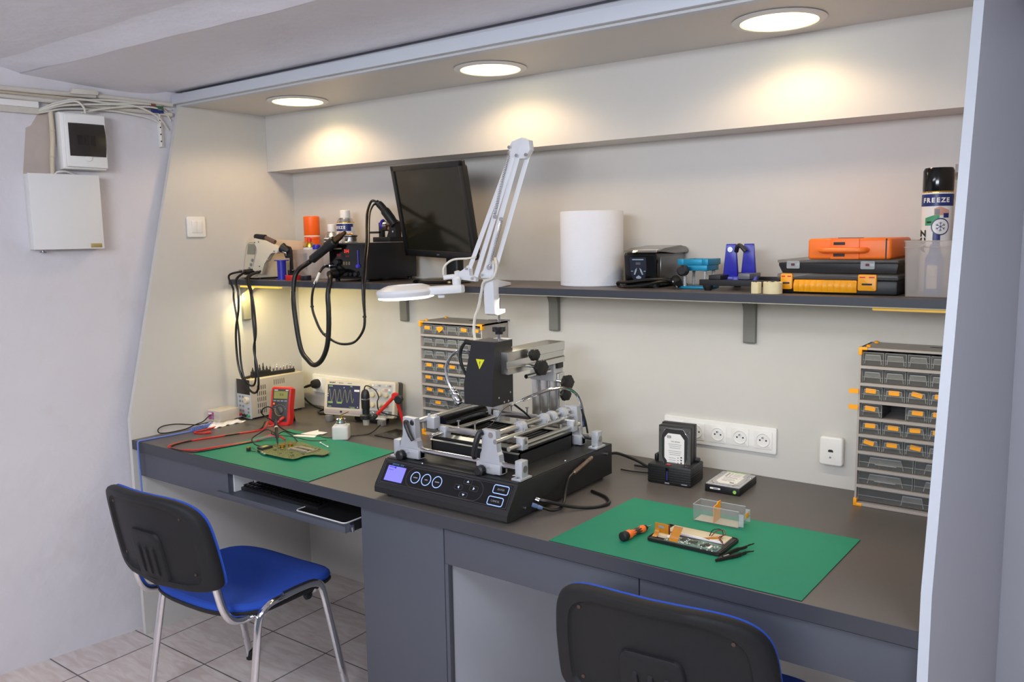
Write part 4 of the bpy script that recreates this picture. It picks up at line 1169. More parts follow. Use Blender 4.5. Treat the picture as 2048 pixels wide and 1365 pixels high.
b.tube([(2.098, -.200, ZS + .105), (2.104, -.206, ZS + .118), (2.113, -.208, ZS + .121), (2.128, -.208, ZS + .106)], .0062, 8)
b.build('clamp_lever', t)
b = MB(mat('grey_clear_clip', (120, 122, 128), .3, alpha=.8)); b.box(2.118, 2.150, -.235, -.15, ZS + .031, ZS + .046, .001); b.build('jaw', t, label='translucent grey jaw')

# ---- tape rolls
for (x, y, r0, r1, h_, lab) in ((2.203, -.331, .0125, .008, .029, 'small ragged cream tape roll at the front of the shelf, left of the larger roll'),
                               (2.244, -.325, .0235, .016, .030, 'larger cream tape roll at the front of the shelf, before the orange cases')):
    b = MB(TAPEC, TX((x, y, ZS)))
    seg = 40
    def wob(k): return 1 + (.06 * math.sin(k * 5) if r0 < .018 else .012 * math.sin(k * 7))
    prof = [(r1, .001), (r0, .001), (r0 * 1.01, .004), (r0 * 1.01, h_ - .004), (r0, h_), (r1, h_), (r1, .001)]
    b.lathe(prof, None, 40, cap=False)
    b.v = [((vx - x) * wob(math.atan2(vy - y, vx - x)) + x, (vy - y) * wob(math.atan2(vy - y, vx - x)) + y, vz + (.0012 * math.sin(math.atan2(vy - y, vx - x) * 9) if vz > ZS + .02 else 0)) for vx, vy, vz in b.v]
    tag(b.build('tape_roll'), lab, 'tape', 'cream tape rolls')

# ---- organiser cases (bottom to top)
t = thing('organiser_case', 'amber and black organiser case with clear lid, bottom of the stack on the shelf', 'case', (2.39, -.17, ZS), 0)
x0, x1, yf, yb = 2.243, 2.530, -.292, -.03
b = MB(BLK); b.box(x0, x1, yf + .008, yb, ZS + .001, ZS + .036, .005); b.build('tray', t)
b = MB(SMOKE); b.box(x0 - .002, x1 + .002, yf + .006, yb + .002, ZS + .036, ZS + .051, .004); b.build('lid', t, label='clear lid')
b = MB(AMBER, )
def ribbed(u, v):
    x = 2.287 + .152 * u; bow = math.sin(math.pi * u) ** .5
    return (x, yf - .006 * bow + .0022 * abs(math.sin(u * 33)) ** .5 - .004 * math.sin(math.pi * v), ZS + .006 + (.026 + .004 * bow) * v)
b.grid(ribbed, 200, 6); b.box(2.287, 2.439, yf, yf + .010, ZS + .006, ZS + .036, .002); b.build('handle', t, label='ribbed amber handle')
for xc, wd in ((2.268, .030), (2.463, .043)):
    b = MB(AMBER); b.prism(rrect(wd, .040, .004), 0, .010, TX((xc, yf + .008, ZS + .031)) @ FACE, .002)
    lt = b.build('latch', t, label='amber latch')
    b = MB(INK); b.prism(rrect(wd * .55, .0045, .001), .0101, .0106, TX((xc, yf + .008, ZS + .027)) @ FACE); b.build('slot', lt)
    b = MB(RED)
    for sx in (-.25, .25): b.prism(rrect(wd * .3, .003, .0005), .0101, .0104, TX((xc + sx * wd, yf + .008, ZS + .044)) @ FACE)
    b.build('marking', lt)
t = thing('organiser_case', 'black organiser case with clear lid and clear latches, middle of the stack', 'case', (2.39, -.17, ZS + .052), 0)
b = MB(BLK); b.prism([(x0 + .012, ZS + .0525), (x1 - .002, ZS + .0525), (x1, ZS + .074), (x1, ZS + .078), (x0 + .002, ZS + .078), (x0 + .002, ZS + .072)], .03, .286, RX(math.pi / 2), .002); b.build('tray', t)
b = MB(SMOKE); b.box(x0 - .0, x1 + .001, -.290, -.028, ZS + .0785, ZS + .086, .002); b.build('lid', t, label='clear lid')
for xc in (2.283, 2.462):
    b = MB(CLEARE); b.prism(rrect(.033, .020, .003), 0, .004, TX((xc, -.2865, ZS + .0735)) @ FACE, .001); b.build('latch', t, label='clear latch')
    b = MB(mat('dark_red_clip', (90, 30, 34), .5)); b.prism(rrect(.009, .006, .001), .0041, .0046, TX((xc, -.2865, ZS + .074)) @ FACE); b.build('clip', t)
t = thing('tool_case', 'neon orange tool case with a carrying handle, top of the stack', 'case', (2.41, -.17, ZS + .087), 0)
b = MB(NEON); b.box(2.316, 2.512, -.280, -.05, ZS + .0868, ZS + .1385, .007, None, 3)
b.box(2.372, 2.440, -.2835, -.278, ZS + .0875, ZS + .138, .002)
b.build('shell', t)
b = MB(INK); b.box(2.3795, 2.4065, -.2848, -.2835, ZS + .1225, ZS + .1295, .0003); b.box(2.3795, 2.4065, -.2848, -.2835, ZS + .094, ZS + .101, .0003); b.build('catch_slots', t)
b = MB(NEON); b.tube([(2.352, -.280, ZS + .110), (2.356, -.300, ZS + .110), (2.376, -.306, ZS + .110), (2.434, -.306, ZS + .110), (2.452, -.300, ZS + .110), (2.456, -.280, ZS + .110)], .0065, 10, flat=1.25); b.build('handle', t)
b = MB(INK); b.box(2.378, 2.436, -.240, -.225, ZS + .1385, ZS + .1398, .0003); b.prism([(2.499, ZS + .0885), (2.502, ZS + .0885), (2.502, ZS + .137), (2.499, ZS + .137)], .279, .2806, RX(math.pi / 2)); b.build('seam', t)

# ---- clear bin with freeze can at the right end
bin_box('translucent_bin', 'clear plastic bin at the right end of the shelf holding a freeze can', 2.546, 2.690, -.312, -.035, ZS, ZS + .132, FROST, .002, .004)
freeze_can(2.590, -.175, ZS + .004, 'tall freeze spray can with glossy black cap in the right-hand clear bin', .0345, .238, BLKG,
           [('cap', [(.0335, .243), (.0342, .246), (.0342, .292), (.031, .299), (.0002, .300)], BLKG)], 0.62)
t = thing('cleaner_bottle', 'blue bottle seen through the front of the right-hand clear bin', 'bottle', (2.603, -.262, ZS + .004))
b = MB(BLUEC, local(t)); b.lathe([(.019, 0), (.020, .003), (.020, .085), (.012, .100), (.0105, .118), (.0002, .119)], None, 24); b.build('body', t)
b = MB(WHITE, local(t)); patch(b, Matrix.Identity(4), .020, -.7, .5, .015, .07); b.build('label', t, label='white label')
t = can('air_duster_can', 'can with metal top, mostly hidden behind the right-hand freeze can', 2.622, -.078, ZS + .004,
    [(.030, 0), (.032, .003), (.032, .272)], WB2, [('shoulder', [(.032, .272), (.024, .286), (.012, .293), (.012, .312), (.0002, .313)], NICKEL)])
# ================================================================== ON THE WORKTOP
# ---- mats
def esd_mat(label, poly):
    t = thing('work_mat', label, 'mat', (sum(p[0] for p in poly) / 4, sum(p[1] for p in poly) / 4, H), 0, 'green work mats')
    b = MB(MATE); b.prism(poly, H + .0003, H + .0016); b.build('underside', t, label='black underside')
    b = MB(MATG); b.prism([(p[0], p[1]) for p in poly], H + .0016, H + .0027); b.build('top_layer', t)


esd_mat('left green work mat, under the green laptop board', [(0.393, -0.812), (0.9955, -0.811), (0.967, -0.4056), (0.3765, -0.381)])
esd_mat('right green work mat, under the opened tablet', [(1.878, -0.8135), (2.482, -0.810), (2.494, -0.398), (1.895, -0.409)])
ZM = H + .0027

# ---- drawer cabinets
def drawer(parent, x0, x1, yf, z0, z1, kind, tag_m=None, divider=False, depth=.11, tilt=0.0):
    """clear drawer: tub with sloped front, label-holder handle, optional orange label"""
    b = MB(SMOKE)
    th = .0012
    b.box(x0, x1, yf + .001, yf + .0024, z0, z1 - .002)
    b.box(x0, x1, yf + .002, yf + depth, z0, z0 + th)
    b.box(x0, x0 + th, yf + .002, yf + depth, z0, z1 - .006); b.box(x1 - th, x1, yf + .002, yf + depth, z0, z1 - .006)
    dr = b.build('drawer', parent)
    w = x1 - x0; cx = (x0 + x1) / 2
    b = MB(CLEARE)
    hw = {'small': .34, 'wide': .28, 'full': .085}[kind] * w
    zt = z1 - .009 if kind == 'small' else z1 - .007
    b.tube([(cx - hw * 1.15, yf - .001, z0 + .004), (cx - hw, yf - .004, zt), (cx + hw, yf - .004, zt), (cx + hw * 1.15, yf - .001, z0 + .004)], .0011, 4, smooth=False)
    b.use(mat('clear_handle_face', (214, 214, 210), .25, alpha=.17)).add([(cx - hw * 1.07, yf - .0025, z0 + .013), (cx + hw * 1.07, yf - .0025, z0 + .013), (cx + hw, yf - .004, zt), (cx - hw, yf - .004, zt),
           (cx - hw * 1.07, yf - .0017, z0 + .013), (cx + hw * 1.07, yf - .0017, z0 + .013), (cx + hw, yf - .003, zt), (cx - hw, yf - .003, zt)],
          [(0, 1, 2, 3), (7, 6, 5, 4), (0, 4, 5, 1), (2, 6, 7, 3)])
    b.use(CLEARE)
    for q in (x0 + .0012, x1 - .0012): b.tube([(q, yf, z0 + .001), (q, yf, z1 - .003)], .0008, 4, smooth=False)
    b.tube([(x0 + .001, yf, z1 - .003), (x1 - .001, yf, z1 - .003)], .0007, 4, smooth=False)
    if kind == 'wide': b.tube([(cx - hw * .7, yf - .002, z0 + .012), (cx + hw * .7, yf - .002, z0 + .012)], .0012, 4, smooth=False)
    b.box(x0, x1, yf - .0005, yf + .001, z0 + .014, z0 + .0155)
    b.box(cx - hw * .95, cx + hw * .95, yf - .006, yf, zt - .001, zt + .0006)
    b.build('handle', dr)
    if divider:
        b = MB(AMBER); b.box(cx - .018, cx - .0165, yf + .004, yf + depth, z0 + .001, z1 - .004); b.build('divider', dr, label='amber divider')
    if tag_m is not None:
        tw = min(.026, w * .5)
        ang, sx, sz, n = tag_m
        b = MB(TAG)
        for q in range(n):
            b.prism(rrect(tw, .0125, .002), 0, .0007, TX((cx + sx + q * .006, yf - .0045 - q * .001, z0 + .024 + sz - q * .004)) @ FACE @ RZ(ang + q * .5))
        b.build('label_card', dr, label='orange label card')
    return dr


def cabinet(label, x0, x1, yf, rows, corners, clips=()):
    t = thing('drawer_cabinet', label, 'cabinet', ((x0 + x1) / 2, -.08, H), 0, 'small parts drawer cabinets')
    z0, z1 = H + .0005, H + .430
    yb = -.004
    b = MB(CABG)
    b.box(x0, x0 + .005, yf, yb, z0, z1); b.box(x1 - .005, x1, yf, yb, z0, z1)
    b.box(x0, x1, yf, yb, z1 - .006, z1); b.box(x0, x1, yf, yb, z0, z0 + .008)
    zs = [z0 + .008 + k * (z1 - z0 - .014) / 9 for k in range(10)]
    for k in range(1, 9):
        b.box(x0 + .005, x1 - .005, yf, yf + .010, zs[k] - .0038, zs[k] + .0038)
        b.box(x0 + .005, x1 - .005, yf + .010, yb, zs[k] - .0008, zs[k] + .0008)
    b.build('frame', t)
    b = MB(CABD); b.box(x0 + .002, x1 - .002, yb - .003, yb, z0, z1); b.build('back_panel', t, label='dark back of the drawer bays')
    for (cx, cz) in corners:
        b = MB(AMBER)
        x = x0 if cx < 0 else x1; z = z1 if cz > 0 else z0
        sx = -cx; sz = -cz
        b.box(min(x - .002 * sx, x + .020 * sx), max(x - .002 * sx, x + .020 * sx), yf - .0025, yf + .012, min(z, z + .0065 * sz) - (.001 if cz < 0 else 0), max(z, z + .0065 * sz) + (.001 if cz > 0 else 0), .0008)
        b.box(min(x - .002 * sx, x + .0065 * sx), max(x - .002 * sx, x + .0065 * sx), yf - .0028, yf + .0118, min(z, z + .020 * sz), max(z, z + .020 * sz), .0008)
        b.build('corner_clip', t, label='amber corner clip')
    for px, py in ((x0 + .018, yf + .02), (x0 + .018, yb - .02)):
        b = MB(AMBER); b.lathe([(.006, 0), (.006, .004), (.004, .006), (.0002, .006)], TX((px, py, z1)), 14); b.build('stacking_peg', t, label='amber peg')
    b = MB(INK); b.lathe([(.018, 0), (.018, .0006)], TX(((x0 + x1) / 2 + .03, (yf + yb) / 2 + .02, z1)) @ Matrix.Diagonal((1, .35, 1, 1)), 20); b.build('hang_slot', t)
    for (cx, cz, ang) in clips:
        b = MB(TAG); b.prism(rrect(.024, .0125, .002), 0, .001, TX((x0 - .010, yf - .003, cz)) @ FACE @ RZ(ang)); b.build('label_card', t, label='orange card sticking out at the side')
    for r, (kind, n, tags) in enumerate(rows):
        zt_, zb_ = zs[9 - r] - .005, zs[8 - r] + .004
        wi = (x1 - x0 - .010) / n
        for k in range(n):
            a, bq = x0 + .005 + k * wi + .0008, x0 + .005 + (k + 1) * wi - .0008
            tg = tags.get(k)
            if tg == 'gone': continue
            drawer(t, a, bq, yf + .011 + (0.001 * ((k * 7 + r * 3) % 3)), zb_, zt_, kind, tg if tg is not True else (random.uniform(-.1, .05), random.uniform(-.004, .003), 0, 1), divider=(kind == 'wide' and not tags), depth=min(.11, abs(yb - yf) - .020))
    return t


cabinet('left drawer cabinet, behind the soldering machine', 0.868, 1.163, -.155,
        [('small', 5, {0: True, 1: (.1, 0, 0, 2), 3: True, 4: True}), ('small', 5, {}), ('small', 5, {}), ('small', 5, {0: True, 1: True, 2: True}),
         ('small', 5, {0: True, 1: True}), ('small', 5, {0: True, 1: True, 2: True}), ('wide', 2, {0: True}), ('wide', 2, {1: True}), ('full', 1, {})],
        [(-1, 1), (1, 1), (-1, -1), (1, -1)])
cabinet('right drawer cabinet, standing against the right side panel', 2.4135, 2.6965, -.132,
        [('small', 5, {}), ('small', 5, {}), ('small', 5, {0: (-.04, -.002, .001, 1), 1: (0, 0, 0, 1), 2: (-.2, 0, .001, 1), 3: True}),
         ('small', 5, {0: (-.08, -.002, 0, 1), 1: 'gone', 2: (-.02, .003, 0, 1), 3: True}), ('small', 5, {0: True, 1: True, 2: True, 3: True}),
         ('small', 5, {0: (-.22, -.002, 0, 1), 1: (0, 0, 0, 1), 2: (-.12, .002, 0, 1)}), ('wide', 2, {}), ('wide', 2, {}), ('full', 1, {})],
        [(-1, 1), (1, 1), (-1, -1), (1, -1)], [(0, 1.085, .06), (0, 1.042, -.02)])

# ---- the removed drawer lying on the mat
t = thing('parts_drawer', 'clear plastic drawer with an amber divider lying on the right mat', 'drawer', (2.18, -.46, ZM), -.02)
T = TX((2.168, -.466, ZM)) @ RZ(math.radians(1.5))
# long axis runs along x, front with the label holder at the right end
b = MB(CLEAR, T)
L2, W2, HH = .060, .025, .044
b.box(-L2, L2, -W2, W2, .0005, .002); b.box(-L2, L2, -W2, -W2 + .0014, .002, HH, .0004); b.box(-L2, L2, W2 - .0014, W2, .002, HH, .0004)
b.box(-L2, -L2 + .0014, -W2, W2, .002, HH, .0004); b.box(L2 - .0014, L2, -W2, W2, .002, HH - .006, .0004)
b.build('tub', t)
b = MB(CLEARE, T); b.box(L2, L2 + .012, -W2, W2, HH - .022, HH - .0205); b.box(L2, L2 + .012, -W2, -W2 + .0012, .006, HH - .006); b.box(L2, L2 + .012, W2 - .0012, W2, .006, HH - .006); b.box(L2 + .0108, L2 + .012, -W2, W2, HH - .022, HH - .006); b.build('label_holder', t)
b = MB(CLEARE, T)
for q in ((-W2), (W2)): b.tube([(-L2, q, HH), (L2, q, HH)], .0011, 5, smooth=False)
b.tube([(-L2, -W2, HH), (-L2, W2, HH)], .0011, 5, smooth=False); b.build('rim', t)
b = MB(mat('drawer_floor_liner', (196, 188, 168), .6), T); b.box(-L2 + .003, L2 - .003, -W2 + .002, W2 - .002, .002, .0026); b.build('liner', t)
b = MB(AMBER, T); b.prism([(-W2 + .0016, .003), (W2 - .0016, .003), (W2 - .0016, .050), (0.004, .050), (0, .046), (-W2 + .0016, .046)], -.001, .001, TX((-.006, 0, 0)) @ Matrix(((0, 0, 1, 0), (1, 0, 0, 0), (0, 1, 0, 0), (0, 0, 0, 1)))); b.build('divider', t, label='amber divider')
b = MB(TAG, T); b.box(L2 + .0121, L2 + .0128, -.010, .012, HH - .020, HH - .008, .0002); b.build('label_card', t, label='orange label card')

# ---- hot air BGA rework machine
t = thing('bga_rework_station', 'large black soldering rework machine with aluminium frame standing in the middle of the worktop', 'soldering machine', (1.50, -.52, H), 0)
BX0, BX1, BYF, BYB = 1.268, 1.742, -.800, -.262
z0, z1 = H + .012, .875
YZp = lambda prof, x0, x1, M_, bev=.002: MB(M_).prism(prof, x0, x1, YZ, bev)
PROF = [(BYB, z0), (BYB, z1), (-.752, z1), (BYF + .006, z0 + .026), (BYF, z0 + .020), (BYF, z0 + .004), (BYF + .010, z0)]
YZp(PROF, BX0, BX1, BLKM).build('base', t)
b = MB(BLKM); b.box(BX0 + .004, BX1 - .002, -.748, BYB + .002, z1, z1 + .0025, .001)
for q in ((1.405, -.742), (1.60, -.742), (1.726, -.50), (1.733, -.33)): b.use(STEEL).lathe([(.004, 0), (.0035, .002), (.0002, .003)], TX((q[0], q[1], z1 + .0024)), 12)
b.build('top_plate', t)
for q in ((BX0 + .03, BYF + .04), (BX1 - .03, BYF + .04), (BX0 + .03, BYB - .03), (BX1 - .03, BYB - .03)):
    b = MB(RUB); b.lathe([(.012, 0), (.014, .002), (.014, .013)], TX((q[0], q[1], H)), 18); b.build('foot', t)
# control panel (in the plane of the sloped front)
pa = Vector((0, BYF + .006, z0 + .026)); pb = Vector((0, -.752, z1)); slope = (pb - pa).length; ang = math.atan2(pb.z - pa.z, pb.y - pa.y)
CP = TX((BX0, pa.y, pa.z)) @ RX(ang)       # x along machine, y up the slope, z out of it
W_ = BX1 - BX0
b = MB(BLKG, CP); b.prism(rrect(W_ - .016, slope - .010, .003, 3, W_ / 2, slope / 2), .0002, .0012); b.build('control_panel', t)
b = MB(mat('panel_line', (66, 66, 70), .5), CP)
b.tube([(p[0], p[1], .0013) for p in rrect(W_ - .026, slope - .018, .002, 2, W_ / 2, slope / 2)], .0006, 4, smooth=False, closed=True)
b.tube([(p[0], p[1], .0013) for p in rrect(W_ - .016, slope - .010, .002, 2, W_ / 2, slope / 2)], .0005, 4, smooth=False, closed=True)
b.tube([(p[0], p[1], .0013) for p in rrect(.272, slope - .022, .032, 6, .240, slope / 2)], .0006, 4, smooth=False, closed=True)
for kx, ky in ((.319, .058), (.2935, .039), (.3445, .043), (.317, .0215)): b.tube([(p[0], p[1], .0013) for p in rrect(.027, .0135, .004, 3, kx, ky)], .0005, 4, smooth=False, closed=True)
b.build('panel_lines', t)
b = MB(LCDB, CP); b.prism(rrect(.068, .044, .001, 2, .060, .0375), .0012, .0017); sc = b.build('screen', t, label='lit violet blue display')
b = MB(mat('lcd_text', (70, 60, 190), .5, emit=.1), CP); b.prism(rrect(.026, .002, .0002), .0017, .0019, TX((.043, .056, 0))); b.prism(rrect(.006, .006, .001), .0017, .0019, TX((.054, .056, 0))); b.prism(rrect(.018, .0015, .0002), .0017, .0019, TX((.040, .048, 0))); b.build('readout', sc)
b = MB(mat('cyan_lettering', (70, 130, 190), .5, emit=.15), CP); b.text('Jetronix - Eco', .0078, TX((.060, .0655, .0013)), .0002); b.build('lettering', t)
for k, s in enumerate(('START', 'RUN', 'START')):
    cx = .1375 + k * .040
    b = MB(LEDR, CP); b.torus((cx, .0395, .0013), (0, 0, 1), .0158, .0011, 32, 6); bt = b.build('round_button', t, label='round button with a glowing blue ring')
    b = MB(INKG, CP); b.prism(rrect(.016 if k != 1 else .011, .0028, .001), .0012, .0016, TX((cx, .0395, 0))); b.build('legend', bt)
for nm, kx, ky, a in (('up', .319, .058, 0), ('left', .2935, .039, math.pi / 2), ('right', .3445, .043, -math.pi / 2), ('down', .317, .0215, math.pi)):
    b = MB(mat('lit_arrow', (190, 205, 235), .4, emit=.35), CP); b.prism([(-.0042, -.0022), (.0042, -.0022), (0, .0032)], .0012, .0016, TX((kx, ky, 0)) @ RZ(a)); b.build('arrow_key', t, label='arrow key pointing ' + nm)
for s, kx, ky in (('ENTER', .430, .0545), ('CANCEL', .4235, .0225)):
    b = MB(LEDR, CP); b.tube([(p[0], p[1], .0013) for p in rrect(.048, .022, .005, 4, kx, ky)], .0011, 5, smooth=False, closed=True); bt = b.build('key', t, label=s.lower() + ' key with a glowing blue frame')
    b = MB(INKG, CP); b.text(s, .0075, TX((kx, ky, .0013)), .0002); b.build('legend', bt)
# raised heater box with steel rim
b = MB(BLKM); hx0, hx1, hy0, hy1, hz = 1.338, 1.660, -.628, -.358, .926
for bx in ((hx0, hx1, hy0, hy0 + .004), (hx0, hx1, hy1 - .004, hy1), (hx0, hx0 + .004, hy0, hy1), (hx1 - .004, hx1, hy0, hy1)): b.box(bx[0], bx[1], bx[2], bx[3], z1 + .002, hz)
b.box(hx0, hx1, hy0, hy1, hz - .012, hz - .006)
for k in range(16): b.box(hx0 + .03 + k * .017, hx0 + .036 + k * .017, hy0 + .03, hy1 - .03, hz - .006, hz - .003)
b.build('heater_box', t)
b = MB(mat('galvanised_rim', (176, 176, 166), .38, .45, var=.1, scale=40))
b.prism([(hy0 - .006, hz - .012), (hy0 + .030, hz + .0015), (hy0 + .030, hz + .003), (hy0 - .006, hz - .0105)], hx0, hx1, YZ)
for bx in ((hx0, hx1, hy1 - .022, hy1), (hx0, hx0 + .022, hy0 + .03, hy1 - .022), (hx1 - .024, hx1, hy0 + .03, hy1 - .022)): b.box(bx[0], bx[1], bx[2], bx[3], hz, hz + .0015)
b.build('heater_rim', t, label='bright steel rim')
b = MB(BLKM); b.box(BX0 + .006, hx0 - .004, -.50, -.33, z1 + .002, .935, .002); b.build('side_housing', t)
b = MB(BLKG); b.cyl((1.352, -.60, .956), (1.352, -.40, .956), .024, seg=28); b.build('cross_flow_fan', t, label='glossy black fan drum')
b = MB(STEEL); b.box(1.43, 1.50, -.555, -.53, hz + .0016, hz + .006, .001); b.box(1.42, 1.52, -.50, -.49, hz + .0016, hz + .005, .001); b.build('board_clips', t)
# rails with end blocks
for y_ in (-.712, -.325):
    b = MB(STEEL); b.cyl((1.286, y_, .905), (1.738, y_, .905), .0078, seg=20); b.build('slide_rail', t, label='polished steel rail')
    for x_ in (1.279, 1.715):
        b = MB(ALU); b.box(x_, x_ + .022, y_ - .014, y_ + .014, z1 + .0025, .9275, .0012); b.box(x_ - .004, x_ + .026, y_ - .026, y_ + .026, z1 + .0025, z1 + .0085, .001)
        rb = b.build('rail_block', t)
        b = MB(STEEL)
        for sy in (-.020, .020): b.lathe([(.0042, 0), (.0042, .004), (.0002, .0045)], TX((x_ + .011, y_ + sy, z1 + .008)), 12)
        b.lathe([(.0095, 0), (.0095, .001)], axis_m((x_ + .0222, y_, .905), (x_ + .03, y_, .905)), 18); b.build('screw', rb)
# aluminium posts with notched sides
def post(xc, yc, mirror=False):
    s_ = -1 if mirror else 1
    out = [(-.040, .008), (-.040, .037), (-.031, .040), (-.031, .058), (-.024, .066), (-.024, .124), (.024, .124), (.024, .074), (.026, .066), (.033, .060), (.033, .040), (.040, .037), (.040, .008), (.016, .008), (.016, .004), (-.016, .004), (-.016, .008)]
    b = MB(ALU); b.prism([(s_ * p[0], z1 - .002 + p[1]) for p in out][::s_], -.010, .010, TX((xc, yc, 0)) @ RX(math.pi / 2), .0015)
    b.box(xc - .040, xc + .040, yc - .017, yc + .017, z1 + .006, z1 + .034, .002)
    p = b.build('frame_post', t)
    return p
for xc, yc, mi in ((1.338, -.712, True), (1.628, -.712, False), (1.640, -.325, True), (1.345, -.325, False)):
    pp = post(xc, yc, mi)
    if yc < -.5:
        b = MB(BLK); b.lathe([(.008, 0), (.015, .004), (.013, .014), (.015, .018), (.010, .022), (.0002, .023)], axis_m((xc - .018, yc - .018, z1 + .014), (xc - .018, yc - .05, z1 + .014)), 10); b.build('clamp_knob', pp, label='black knob')
        b = MB(STEEL); b.cyl((xc + .004, yc - .017, z1 + .024), (xc + .004, yc - .030, z1 + .026), .0022, seg=8); b.build('set_screw', pp)
b = MB(BLK); b.tube([(1.331, -.726, .984), (1.336, -.732, .980), (1.352, -.736, .955), (1.366, -.738, .938)], [.0085, .0075, .0068, .006], 10); b.build('lever', t, label='black clamping lever')
b = MB(BLK); b.tube([(1.606, -.722, .990), (1.600, -.730, .984), (1.594, -.738, .955), (1.588, -.738, .930), (1.586, -.732, .918)], [.009, .0085, .0078, .007], 10); b.build('lever', t, label='black clamping lever')
# rods along the depth, with clamp collars
b = MB(ALUB); b.cyl((1.633, -.722, .984), (1.633, -.312, .984), .0085, seg=18); b.build('guide_rod', t)
b = MB(ALUB); b.cyl((1.648, -.722, .968), (1.648, -.312, .968), .007, seg=18); b.build('guide_rod', t)
b = MB(ALUB); b.cyl((1.350, -.722, .984), (1.350, -.312, .984), .0085, seg=18); b.build('guide_rod', t)
for y_ in (-.590, -.475, -.435, -.375):
    b = MB(ALU); b.cyl((1.636, y_ - .012, .981), (1.636, y_ + .012, .981), .0165, seg=20); b.cyl((1.636, y_ - .004, .98), (1.636, y_ + .004, .98), .019, seg=20)
    c_ = b.build('rod_collar', t)
    b = MB(STEEL); b.cyl((1.630, y_, .992), (1.626, y_, 1.004), .0028, seg=10); b.cyl((1.650, y_, .978), (1.660, y_, .982), .0032, seg=10); b.build('screw', c_)
b = MB(ALU); b.box(1.356, 1.386, -.668, -.640, .958, .992, .003); b.cyl((1.36, -.66, .99), (1.36, -.66, 1.0), .004, seg=10); b.cyl((1.378, -.648, .99), (1.378, -.648, .999), .004, seg=10); b.build('rod_clamp', t)
# lower rods carrying the board beams
for x_ in (1.402, 1.676):
    b = MB(ALUB); b.cyl((x_, -.70, .947), (x_, -.345, .947), .0065, seg=16); b.build('board_rod', t)
for y_, zz in ((-.640, .960), (-.385, .960)):
    b = MB(ALUB); b.box(1.380, 1.690, y_ - .006, y_ + .006, zz - .010, zz + .008, .001); bm_ = b.build('board_beam', t)
    for x_ in (1.402, 1.676):
        b = MB(ALU); b.box(x_ - .010, x_ + .012, y_ - .012, y_ + .014, zz - .026, zz + .006, .0015); b.build('beam_clamp', bm_)
    for x_ in (1.455, 1.515):
        b = MB(STEEL); b.cyl((x_, y_, zz), (x_, y_, zz + .026), .0024, seg=10); b.lathe([(.0058, 0), (.0058, .003)], TX((x_, y_, zz + .025)), 12); b.build('pin', bm_)
# column, arm and heating head
b = MB(ALUB)
for k in range(3): b.box(1.474 + k * .035, 1.504 + k * .035, -.300, -.262, z1, 1.085, .002)
b.box(1.477, 1.576, -.296, -.266, z1, 1.08)
b.build('column', t)
b = MB(ALU); b.box(1.475, 1.565, -.310, -.258, 1.060, 1.118, .002); b.build('column_head', t)
AR = [(1.508, 1.118), (1.575, 1.118), (1.575, 1.134), (1.569, 1.137), (1.569, 1.154), (1.575, 1.157), (1.575, 1.182), (1.508, 1.182)]
b = MB(ALUB); b.prism(AR, .262, .560, RX(math.pi / 2), .001); b.build('arm', t, label='extruded aluminium arm')
b = MB(BLKM); b.box(1.535, 1.573, -.300, -.268, 1.100, 1.117, .001); b.build('arm_stop', t)
b = MB(STEEL); b.cyl((1.566, -.46, 1.098), (1.566, -.335, 1.098), .0065, seg=14); b.build('guide_pin', t)
def starknob(p, d, stem, R=.0185, th=.018):
    p, d = Vector(p), Vector(d).normalized()
    b = MB(STEEL); b.cyl(p, p + d * stem, .0052, seg=12); s2 = b
    T_ = axis_m(p + d * stem, p + d * (stem + th))
    b.use(BLK)
    pts = []
    for k in range(48):
        a = 2 * math.pi * k / 48; r = R * (1 + .14 * math.cos(6 * a)); pts.append((r * math.cos(a), r * math.sin(a)))
    b.prism(pts, .004, th, T_, .002); b.lathe([(.011, -.004), (.012, .006)], T_, 18)
    return b.build('star_knob', t, label='black star knob on a steel stem')
starknob((1.575, -.455, 1.165), (1, -.25, 0), .012, .0165)
starknob((1.572, -.452, 1.130), (1, -.25, 0), .042, .022)
starknob((1.566, -.30, 1.062), (1, -.25, 0), .040, .022)
starknob((1.566, -.285, 1.020), (1, -.25, 0), .020, .018)
starknob((1.530, -.540, 1.184), (0, 0, 1), .050, .018)
HX = lambda z: .006 * max(0, (z - 1.09) / .12)
b = MB(BLKM)
def ring(z, x0, x1, y0, y1): return [(x0, y0, z), (x1, y0, z), (x1, y1, z), (x0, y1, z)]
R4 = ring(1.030, 1.448, 1.551, -.604, -.505) + ring(1.090, 1.448, 1.551, -.604, -.505) + ring(1.2125, 1.466, 1.551, -.586, -.505)
fs = [(3, 2, 1, 0), (8, 9, 10, 11)]
for a in (0, 4):
    for k in range(4): fs.append((a + k, a + (k + 1) % 4, a + 4 + (k + 1) % 4, a + 4 + k))
b.add(R4, fs)
b.build('heating_head', t, smooth=20)
b = MB(mat('vent_slot_black', (8, 8, 8), .8))
for k in range(6):
    for j in range(2): b.box(1.5511, 1.5514, -.560 + j * .022, -.544 + j * .022, 1.135 + k * .0085, 1.138 + k * .0085)
b.build('vent_slots', t)
b = MB(STEEL)
for y_, z_ in ((-.575, 1.052), (-.52, 1.060), (-.51, 1.19), (-.55, 1.036), (-.53, 1.036)): b.cyl((1.551, y_, z_), (1.5525, y_, z_), .0028, seg=10)
b.build('head_screws', t)
tilt = math.atan2(.018, .1225)
b = MB(YELW, TX((1.502, -.5955, 1.148)) @ RX(-tilt) @ FACE); b.prism([(-.0155, .014), (.0155, .014), (0, -.0145)][::-1], .0003, .0010); ws = b.build('warning_sign', t, label='yellow triangular warning sign')
